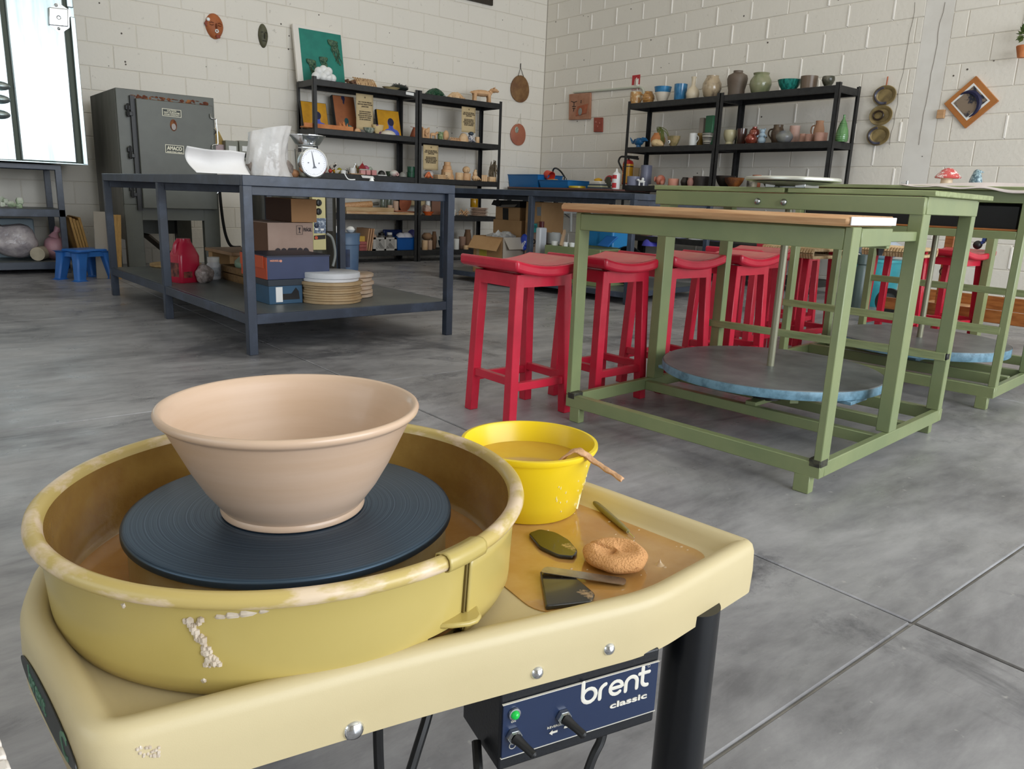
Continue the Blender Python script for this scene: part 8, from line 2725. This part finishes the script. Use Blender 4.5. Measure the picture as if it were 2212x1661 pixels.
# cartons right of the middle leg
cC, lim3 = box2('cardboard_box', 'brown carton right of the middle leg of the far bench, with a curved black line', 1135, 1169, 436, 478, .30, .3, m_card, z0=.45, bevel=.003)
mk('black_curve', Geo().tube([b2(x, y, .299) for x, y in ((1143, 440), (1146.5, 452), (1146, 462), (1142, 472))], .004, 5), m_ink, cC)
mk('tape_piece', Geo().slab3(b2(1160, 466, .299), b2(1168.5, 466, .299), b2(1160, 447, .299), .002), mat('grey_tape', '#7f868c', .4), cC)
cD, lim4 = box2('cardboard_box', 'pinkish carton with bold black print and a turquoise label', 1133, 1162, 480, 536, .30, .3, m_cardpink, z0=ZS2, bevel=.003)
lb2 = mk('turquoise_label', Geo().slab3(b2(1142, 503, .2985), b2(1160.5, 502, .2985), b2(1142, 484, .2985), .001), mat('turquoise_label', '#38b3b4', .5), cD)
g = Geo()
for k in range(9):
    g.add(*(lambda q: (q.v, q.f))(Geo().slab3(b2(1145 + k * 1.5, 493, .2975), b2(1145.9 + k * 1.5, 493, .2975), b2(1145 + k * 1.5, 486.5, .2975), .0008)))
mk('bar_marks', g, mat('dark_teal_print', '#1e5a66', .6), lb2)


def text_b2(s, px0, px1, py, u, size, bold, m, parent):
    a, b = b2(px0, py, u), b2(px1, py, u)
    tg = text_geo(s, size, bold)
    w = max(q[0] for q in tg.v) - min(q[0] for q in tg.v)
    k = (b - a).length / w
    tg.v = [(q[0] * k, q[1], q[2]) for q in tg.v]
    mk('lettering', placed(tg, frame3((a + b) / 2, -EY2, (0, 0, 1))), m, parent)


text_b2('COSTCO', 1117, 1157, 521, .2975, .055, .004, m_ink, cD)
text_b2('WHOLESALE', 1126, 1155, 530, .2975, .018, .0006, m_ink, cD)
bl2 = b2(1136, 520, .296)
mk('blue_scoop', Geo().ball((0, 0, 0), (.02, .05, .06), 12).ball((0, .0, -.06), (.018, .03, .025), 10), mat('cobalt_plastic', '#2747b5', .35, c2='#e4e6ee', scale=10, lo=.58, hi=.62), None, local=True, loc=tuple(bl2 - EX2 * .02), label='blue and white plastic scoop against the printed carton', cat='scoop')
P = b2(1168, 535, .27)
h = b2(1168, 491, .27).z - ZS2
wbx = thing('tall_white_bottle', 'tall flat white bottle with a dark red cap beside the printed carton', 'bottle', (P.x, P.y, ZS2))
r = wid(6.5, P)
mk('bottle_body', Geo().cbox((P.x, P.y, ZS2 + h / 2), (.09, r * 2.1, h), math.radians(7.7)), mat('white_hdpe', '#dfe1e6', .35), wbx, bevel=.012)
mk('cap', Geo().cyl((P.x, P.y, ZS2 + h), (P.x, P.y, ZS2 + h + .05), .022, n=14), mat('dark_red_cap', '#5a1418', .4), wbx)
P = b2(1150, 545, .16)
mk('grey_sack', Geo().ball((0, 0, .05), (.16, .22, .055), 24, noise=.05), mat('pale_grey_sack', '#b5aaa4', .6, c2='#8f7c68', scale=6), None, local=True, loc=(P.x, P.y, ZS2), label='pale grey sack lying flat before the printed carton', cat='sack')
# green painted crate with tins on it
A, B = b2(1176, 548, .10), b2(1296, 552, .10)
la, lb_ = MB2.inverted() @ A, MB2.inverted() @ B
zg = b2(1236, 534, .10).z
gc = thing('green_crate', 'low sage green box on the far bench shelf with tins and a stick on it', 'box', tuple(A))
mk('front_board', placed(Geo().box(.10, .12, lb_.y, la.y, ZS2, zg), MB2), m_green, gc, bevel=.003)
mk('top_board', placed(Geo().box(.12, .50, lb_.y, la.y, zg - .03, zg - .01), MB2), m_greenw, gc)
mk('side_board', placed(Geo().box(.12, .50, la.y - .02, la.y, ZS2, zg).box(.12, .50, lb_.y, lb_.y + .02, ZS2, zg).box(.48, .50, lb_.y, la.y, ZS2, zg), MB2), m_green, gc)
for (px, py, rr, hh, nm, lb, cat, mm, uu) in ((1199, 526, 8, 10, 'paint_tin', 'small pale tin with a dark lid, leftmost on the green box', 'tin', m_white, .2), (1222, 524, 7, 9, 'low_white_pot', 'low white pot beside the stick on the green box', 'pot', m_white, .24),
                                              (1236, 520, 6, 9, 'white_pot', 'white pot next to the green table leg on the green box', 'pot', m_white, .25), (1196, 505, 15, 24, 'white_basin', 'big pale grey basin at the back of the green box', 'basin', mat('pale_grey_plastic', '#b9bab6', .4), .42)):
    P = b2(px, py, uu)
    r = wid(rr, P)
    mk(nm, lat('cup', r * 2, wid(hh, P), 20), mm, None, local=True, loc=(P.x, P.y, zg - .009), label=lb, cat=cat)
P0, P1 = b2(1212, 526, .18), b2(1220, 498, .26)
P0.z = zg - .005
mk('wooden_stick', Geo().beam(P0, P1, .02, .035), mat('pale_stick', '#b99a7a', .6), None, loc=tuple(P0), label='flat wooden stirring stick leaning over the pots on the green box', cat='stick', bevel=.002)
for k, (px, lb) in enumerate(((1278, 'left bright blue tub behind the first green table leg'), (1304, 'right bright blue tub behind the first green table leg'))):
    P = b2(px, 532, .55)
    h = b2(px, 497, .55).z - ZS2
    w_ = wid(26, P)
    mk('blue_tub', placed(Geo().box(.55, .80, (MB2.inverted() @ P).y - w_ * .9, (MB2.inverted() @ P).y + w_ * .9, ZS2, ZS2 + h), MB2), mat('sky_blue_plastic', '#1f86c4', .35), None, loc=(P.x, P.y, ZS2), label=lb, cat='tub', bevel=.015, group='bright blue tubs under the far bench')
P = b2(1330, 530, .40)
mk('blue_basin', Geo().slab3(b2(1288, 530, .4), b2(1312, 533, .4), b2(1310, 508, .44), .02), mat('mid_blue_plastic', '#2c74c2', .35), None, loc=tuple(b2(1300, 530, .4)), label='tilted mid blue plastic lid in front of the blue tubs', cat='lid', bevel=.006)
P = b2(1345, 545, .45)
mk('black_bag', Geo().ball((0, 0, .16), (.13, .19, .15), 30, noise=.06), mat('black_bin_liner', '#0c0c0f', .22, bump=1.0, bscale=14), None, local=True, loc=(P.x, P.y - .05, ZS2), label='black bin bag slumped under the far bench', cat='bag')
for (px, py0, py1, rr, nm, lb, cat, mm, X, kd) in ((1392, 509, 535, 11, 'brown_pot', 'brown pot behind the purple bowl under the shelving', 'pot', mat('dark_brown_pot', '#5c4434', .6, c2='#a86a55', scale=8), 6.2, 'cyl'),
                                                  (1419, 509, 541, 13, 'white_bucket', 'white bucket left of the second green leg', 'bucket', m_white, 6.3, 'cup'),
                                                  (1404, 531, 546, 19, 'purple_bowl', 'violet blue plastic bowl under the shelving', 'bowl', mat('violet_blue_plastic', '#4a4ab8', .35), 5.9, 'bowl'),
                                                  (1467, 513, 545, 14, 'white_bucket', 'white bucket with a lilac label right of the second green leg', 'bucket', mat('white_lilac_bucket', '#dfe2ea', .4, c2='#9fa8cf', scale=3, lo=.5, hi=.55), 6.2, 'cup'),
                                                  (1502, 514, 545, 17, 'white_jar', 'wide white jar with a teal mark under the shelving', 'jar', mat('white_teal_jar', '#dde2e2', .4, c2='#5d8f92', scale=5, lo=.62, hi=.66), 6.2, 'cyl'),
                                                  (1546, 525, 542, 12, 'navy_tub', 'navy tub with a white lid and label', 'tub', mat('navy_tub_plastic', '#1f2f6b', .4), 6.2, 'cyl'),
                                                  (1527, 517, 545, 10, 'navy_bin', 'dark slate bin between the white jar and the navy tub', 'bin', mat('slate_bin', '#2a3040', .5), 6.3, 'cyl')):
    X = 6.62 if nm != 'purple_bowl' else 6.57
    P = atX(px, py1, X)
    P.z = .4005
    h = min(atX(px, py0, X).z - P.z, .40)
    mk(nm, lat(kd, wid(rr, P) * 2, h, 24), mm, None, local=True, loc=(P.x, P.y, P.z), label=lb, cat=cat)

# ------------------------------------------------------------------ sink counter in the corner
CXF, CZT = 6.32, .886
sk_ = thing('sink_counter', 'dark counter with a brown top in the corner, holding tubs and a tap', 'counter', (CXF, 6.9, 0))
yl, yr = 7.93, 6.06
mk('countertop', Geo().box(CXF, XR - .02, yr, yl, CZT - .018, CZT), mat('reddish_brown_laminate', '#6b4a44', .4), sk_, bevel=.003)
mk('front_rail', Geo().box(CXF + .005, CXF + .03, yr, yl, CZT - .075, CZT - .018).box(CXF + .03, XR - .03, yl - .03, yl, CZT - .075, CZT - .018).box(CXF + .03, XR - .03, yr, yr + .03, CZT - .075, CZT - .018), m_black, sk_)
for (x, y) in ((CXF + .005, yr), (CXF + .005, yl - .04), (XR - .07, yr), (XR - .07, yl - .04), (CXF + .005, 7.0)):
    mk('leg', Geo().box(x, x + .04, y, y + .04, 0, CZT - .075), m_black, sk_)
mk('lower_shelf', Geo().box(CXF + .03, XR - .04, yr + .04, yl - .04, .14, .17), m_benchtop, sk_)


def onct(px, py, X=6.45):
    P = atX(px, py, X)
    return Vector((P.x, P.y, CZT + .0005))


a, b = atX(1096, 398, 6.40), atX(1161, 398, 6.40)
zt = atX(1128, 376.5, 6.40).z
mk('blue_tub', tub(6.40, b.y, .42, a.y - b.y, CZT + .0005, zt - CZT), mat('cerulean_plastic', '#1d6fb0', .35), None, loc=(6.4, b.y, CZT), bevel=.006, label='tall cerulean blue tub at the left end of the sink counter', cat='tub')
a, b = atX(1163, 398, 6.40), atX(1226, 400, 6.40)
zt = atX(1195, 388.5, 6.40).z
mk('blue_tray', tub(6.40, b.y, .40, a.y - b.y, CZT + .0005, zt - CZT), mat('cerulean_plastic2', '#2677ba', .35), None, loc=(6.4, b.y, CZT), bevel=.005, label='shallow cerulean blue tray under the tap on the sink counter', cat='tray')
ztray = zt
P = atX(1177, 378, 6.55)
r = wid(11, P)
mk('red_cup', Geo().lathe([(0, 0), (r * .8, 0), (r, r * 1.5), (r * .94, r * 1.5), (r * .7, r * .1), (0, r * .1)], 20, Mx=Matrix.Rotation(1.9, 4, 'X')), mat('tomato_red_plastic', '#d33f28', .35), None, local=True, loc=(P.x, P.y - .03, P.z + .01), label='tomato red plastic cup tipped on its side over the blue tray', cat='cup')
P = atX(1170, 386, 6.52)
mk('teal_dish', lat('plate', wid(20, P), .04, 20), mat('pale_teal_plastic2', '#6fb0b0', .4), None, local=True, loc=(P.x, P.y, ztray - .01), label='pale teal dish under the red cup', cat='dish')
P = atX(1194, 387, 6.56)
mk('orange_sponge', Geo().cbox((0, 0, .012), (.07, .12, .03)), mat('orange_yellow_sponge', '#d9a24a', .8, bump=.5, bscale=80), None, local=True, loc=(P.x, P.y, ztray - .012), bevel=.006, label='orange-yellow sponge on the rim of the blue tray', cat='sponge')
fp = [atX(x, y, 6.70) for x, y in ((1221, 386), (1219.5, 382), (1212, 371), (1204, 364.5), (1198, 363.5), (1195, 367), (1194.5, 371))]
fa = thing('tap', 'dark curved swan neck tap over the blue tray', 'tap', (6.70, fp[0].y, CZT))
mk('spout', Geo().tube(smooth(fp, 4), .011, 8), mat('dark_chrome', '#5d5f5f', .2, metal=.9), fa)
mk('tap_base', Geo().cyl((6.70, fp[0].y, CZT), (6.70, fp[0].y, fp[0].z + .005), .02, n=12).tube(smooth([(6.70, fp[0].y + .02, CZT + .05), (6.70, fp[0].y + .10, CZT + .10), (6.70, fp[0].y + .14, CZT + .04)], 4), .006, 6), mat('dark_chrome', '#5d5f5f', .2, metal=.9), fa)
P = onct(1247, 401, 6.45)
mk('yellow_dish', Geo().lathe([(0, 0), (.9, 0), (1, .05), (1, .27), (.93, .27), (.9, .06), (0, .05)], 28), mat('mustard_plastic_dish', '#cdb02c', .35), None, local=True, loc=tuple(P), label='low round mustard yellow dish on the sink counter', cat='dish')
bpy.context.scene.collection.objects[-1].scale = (wid(18.5, P),) * 3
ctw = [('#4d5560', .0), ('#c9c7a0', 1), ('#59616b', 2), ('#d9d5cd', 3), ('#e0dcd4', 4)]
P = onct(1292, 402, 6.45)
for k, (c_, _) in enumerate(ctw):
    w_, zk = wid(44 - 3 * k, P), CZT + .001 + k * .017
    mk('folded_cloth', Geo().cbox((0, 0, .0085), (.22, w_, .0165), .03 * math.sin(k * 3)), mat('cloth_%d' % k, c_, .9), None, local=True, loc=(P.x + .05, P.y + .005 * math.sin(k * 2), zk), bevel=.006, label=['lowest dark', 'second cream', 'third slate', 'fourth pale', 'topmost white'][k] + ' folded cloth of the pile on the sink counter', cat='cloth', group='folded cloths on the counter')
P = atX(1293, 380, 6.5)
mk('yellow_cloth', Geo().ball((0, 0, .012), (.05, .05, .025), 10, noise=.2), mat('yellow_cloth', '#d8a72a', .8), None, local=True, loc=(P.x, P.y, CZT + .087), label='crumpled yellow cloth on top of the folded pile', cat='cloth')
P = onct(1330, 403, 6.40)
gb = thing('glue_bottle', 'white glue bottle with red labels and a nozzle at the counter end', 'bottle', tuple(P))
r, h = wid(8.6, P), wid(43, P)
mk('bottle_body', Geo().lathe([(0, 0), (r * .9, 0), (r, .008), (r, h * .74), (r * .5, h * .82), (r * .35, h * .84), (r * .16, h), (0, h)], 24), m_white, gb, local=True)
for (za, zb__) in ((.06, .30), (.50, .68)):
    mk('red_label', Geo().lathe([(r * 1.01, h * za), (r * 1.01, h * zb__)], 10, a0=PI * .82, a1=PI * 1.28), mat('label_red', '#c32f35', .4), gb, local=True)
P = onct(1316, 400, 6.62)
mk('red_pot', Geo().ball((0, 0, .10), (.06, .06, .06), 14).cyl((0, 0, 0), (0, 0, .06), .04, .03, 12), mat('crimson_glaze', '#a92430', .3), None, local=True, loc=tuple(P), label='round crimson pot half hidden behind the glue bottle', cat='pot')
P = onct(1312, 402, 6.52)
mk('dark_plant', Geo().ball((0, 0, .06), (.04, .05, .07), 10, noise=.3), mat('dark_leafy', '#3a3a2a', .7), None, local=True, loc=(P.x, P.y, P.z), label='dark leafy lump between the cloths and the glue bottle', cat='plant')
# fire extinguisher on the wall at the shelf end
P = atX(1354, 398, 6.80)
ext = thing('fire_extinguisher', 'red and yellow fire extinguisher with black handle left of the right hand shelving', 'fire extinguisher', (6.80, P.y, P.z))
r = wid(11.5, P)
h = atX(1354, 345, 6.80).z - P.z
mk('cylinder', Geo().lathe([(0, 0), (r, 0), (r, h * .84), (r * .85, h * .94), (r * .4, h), (0, h)], 28), mat('extinguisher_red', '#b3221f', .3), ext, local=True)
mk('yellow_sleeve', Geo().lathe([(r * 1.01, h * .04), (r * 1.01, h * .82)], 28), mat('extinguisher_yellow', '#e0a21c', .35), ext, local=True)
mk('black_band', Geo().lathe([(r * 1.03, h * .70), (r * 1.03, h * .74)], 28), m_dark, ext, local=True)
mk('valve', Geo().cyl((0, 0, h * .98), (0, 0, h * 1.10), r * .22, n=10).beam((0, .01, h * 1.10), (-.02, -.16, h * 1.02), .03, .02).beam((0, .01, h * 1.14), (-.02, -.15, h * 1.10), .03, .018), m_dark, ext, local=True)
mk('hose', Geo().tube(smooth([(0, .02, h * 1.1), (-.02, .10, h * 1.12), (-.03, .125, h * .95), (-.03, .10, h * .78), (-.02, r * .95, h * .55)], 4), .011, 8), m_dark, ext, local=True)
tg = text_geo('EXTINTOR', .05, .002)
mk('lettering', placed(tg, Matrix.Translation((-r * 1.02, 0, h * .42)) @ Matrix.Rotation(-PI / 2, 4, 'Z') @ Matrix.Rotation(PI / 2, 4, 'X') @ Matrix.Rotation(PI / 2, 4, 'Z')), mat('sleeve_print', '#a8321c', .5), ext, local=True)
# white trap and pipes under the counter
P0, P1 = atX(1195, 474, 6.5), atX(1195, 441, 6.5)
tp = thing('drain_trap', 'white plastic drain trap hanging under the sink counter', 'pipe', tuple(P0))
mk('trap_body', Geo().cyl(P0, P1, .045, n=16).cyl(P1, Vector((P1.x, P1.y, P1.z + .09)), .018, n=10), m_white, tp)
P2 = atX(1214, 458, 6.6)
mk('trap_arm', Geo().tube([P0.lerp(P1, .7), P2, P2 + Vector((.25, 0, 0))], .022, 8), mat('grey_white_pipe', '#c9cac6', .5), tp)
P0, P1 = atX(1233, 500, 6.75), atX(1234, 435, 6.75)
mk('supply_pipe', Geo().cyl(P0, P1, .018, n=8), mat('grey_white_pipe', '#c9cac6', .5), None, loc=tuple(P0), label='pale vertical supply pipe under the sink counter', cat='pipe')
g = Geo()
for pts in (((1170, 442), (1190, 446), (1210, 455), (1230, 470)), ((1215, 462), (1222, 440), (1232, 436), (1240, 450))):
    g.tube(smooth([atX(x, y, 6.7) for x, y in pts], 5), .007, 6)
mk('hose_tangle', g, mat('grey_hose_rubber', '#5f6260', .5), None, loc=tuple(atX(1210, 455, 6.7)), label='thin grey hoses tangled under the sink counter', cat='hose')

# ------------------------------------------------------------------ right side: wooden frame, crank, trolley wheel, teal bin
XF = 5.25
fr = thing('timber_stand', 'low orange-brown wooden frame with a tall post at the right, behind the second kick wheel', 'frame', (XF, 1.6, 0))
a, b = atX(2047, 500, XF), atX(2030, 640, XF)
w_ = wid(9, a)
z_lo = atX(2040, 672, XF).z
mk('post', Geo().box(XF, XF + .06, b.y - w_, b.y + w_, 0.0, .72), m_pine2, fr, bevel=.003)
a2 = atX(1950, 640, XF)
mk('post', Geo().box(XF + .02, XF + .08, a2.y - w_ * .6, a2.y + w_ * .6, 0, .70), m_pine2, fr, bevel=.003)
zb1, zt1 = atX(2080, 688, XF).z, atX(2080, 661, XF).z
mk('long_beam', Geo().box(XF - .03, XF - .005, .35, a2.y + .10, zb1, zt1), m_pine2, fr, bevel=.003)
zb3, zt3_ = atX(2110, 655, XF + .45).z, atX(2110, 636, XF + .45).z
mk('long_beam', Geo().box(XF + .45, XF + .475, .35, a2.y + .10, zb3 - .03, zt3_), m_pine2, fr, bevel=.003)
mk('cross_board', Geo().box(XF - .005, XF + .45, b.y - .05, b.y + .22, zt1 - .05, zt1 - .03), m_pine, fr, bevel=.002)
mk('knot', Geo().lathe([(.03, 0), (.024, .004), (.02, 0)], 14, Mx=Matrix.Translation((XF - .0005, b.y - .0, .40)) @ Matrix.Rotation(-PI / 2, 4, 'Y')), mat('dark_knot', '#4a2410', .6), fr)
for y in (.45, a2.y):
    mk('foot', Geo().box(XF + .43, XF + .48, y - .03, y + .03, 0, zb3 - .03), m_pine2, fr)
P = atX(2125, 525, 5.1)
ck_ = thing('crank_handle', 'blue crank lever with a dark knob hanging beyond the second kick wheel', 'handle', tuple(P))
A, B, Cc = atX(2133, 505, 5.1), atX(2126, 522, 5.1), atX(2112, 529, 5.1)
mk('lever', Geo().beam(A + Vector((0, -.012, .17)), B, .02, .032, (1, 0, 0)).beam(B, Cc, .018, .02, (1, 0, 0)), mat('crank_blue', '#2a4a8c', .35), ck_, bevel=.003)
mk('knob', Geo().ball(Cc, .026, 12), m_dark, ck_)
mk('crank_stand', Geo().box(5.08, 5.14, A.y - .05, A.y - .01, .0, .86), m_green, ck_)
P = atX(1923, 625, 5.9)
r = wid(28, P)
wl_ = thing('trolley_wheel', 'black trolley wheel seen behind the farthest stools', 'wheel', (5.9, P.y, r))
Mx = Matrix.Translation((5.9, P.y, r)) @ Matrix.Rotation(-PI / 2 + .2, 4, 'Y') @ Matrix.Rotation(.0, 4, 'X')
mk('tyre', Geo().lathe([(r * .62, -.02), (r * .95, -.022), (r, -.01), (r, .01), (r * .95, .022), (r * .62, .02)], 32, Mx=Mx), m_dark, wl_)
mk('hub', Geo().lathe([(0, .03), (r * .15, .03), (r * .18, .012), (r * .62, .012), (r * .62, -.012), (0, -.012)], 24, Mx=Mx), mat('grey_hub', '#4d5356', .5), wl_)
mk('axle', Geo().cyl(Mx @ Vector((0, 0, -.3)), Mx @ Vector((0, 0, .06)), .012, n=8), m_steel, wl_)
a = atX(1900, 600, 6.4)
mk('teal_bin', Geo().lathe([(0, 0), (.15, 0), (.18, .36), (.19, .36), (.19, .38), (0, .38)], 24), mat('teal_bag_plastic', '#2f8b97', .4, c2='#3fa3ab', scale=5, bump=.4, bscale=14), None, local=True, loc=(6.35, a.y, 0), label='teal bin behind the black trolley wheel', cat='bin')
mk('white_bin_bag', Geo().ball((0, 0, .06), (.17, .17, .09), 16, noise=.08), mat('pale_blue_bag', '#b9c6d6', .4), None, local=True, loc=(6.35, a.y, .40), label='pale blue-white bundle on top of the teal bin', cat='bundle')
P = atX(1862, 583, 6.0)
mk('pale_blue_flask', Geo().lathe([(0, 0), (.05, 0), (.05, .30), (.035, .34), (.045, .35), (.045, .42), (0, .42)], 18), mat('dark_flask', '#4a5a58', .4, c2='#b9c8ee', scale=1, stretch=(.1, .1, 4), lo=.6, hi=.64), None, local=True, loc=(6.0, P.y, 0), label='dark flask with a pale lid standing beyond the kick wheel legs', cat='flask')
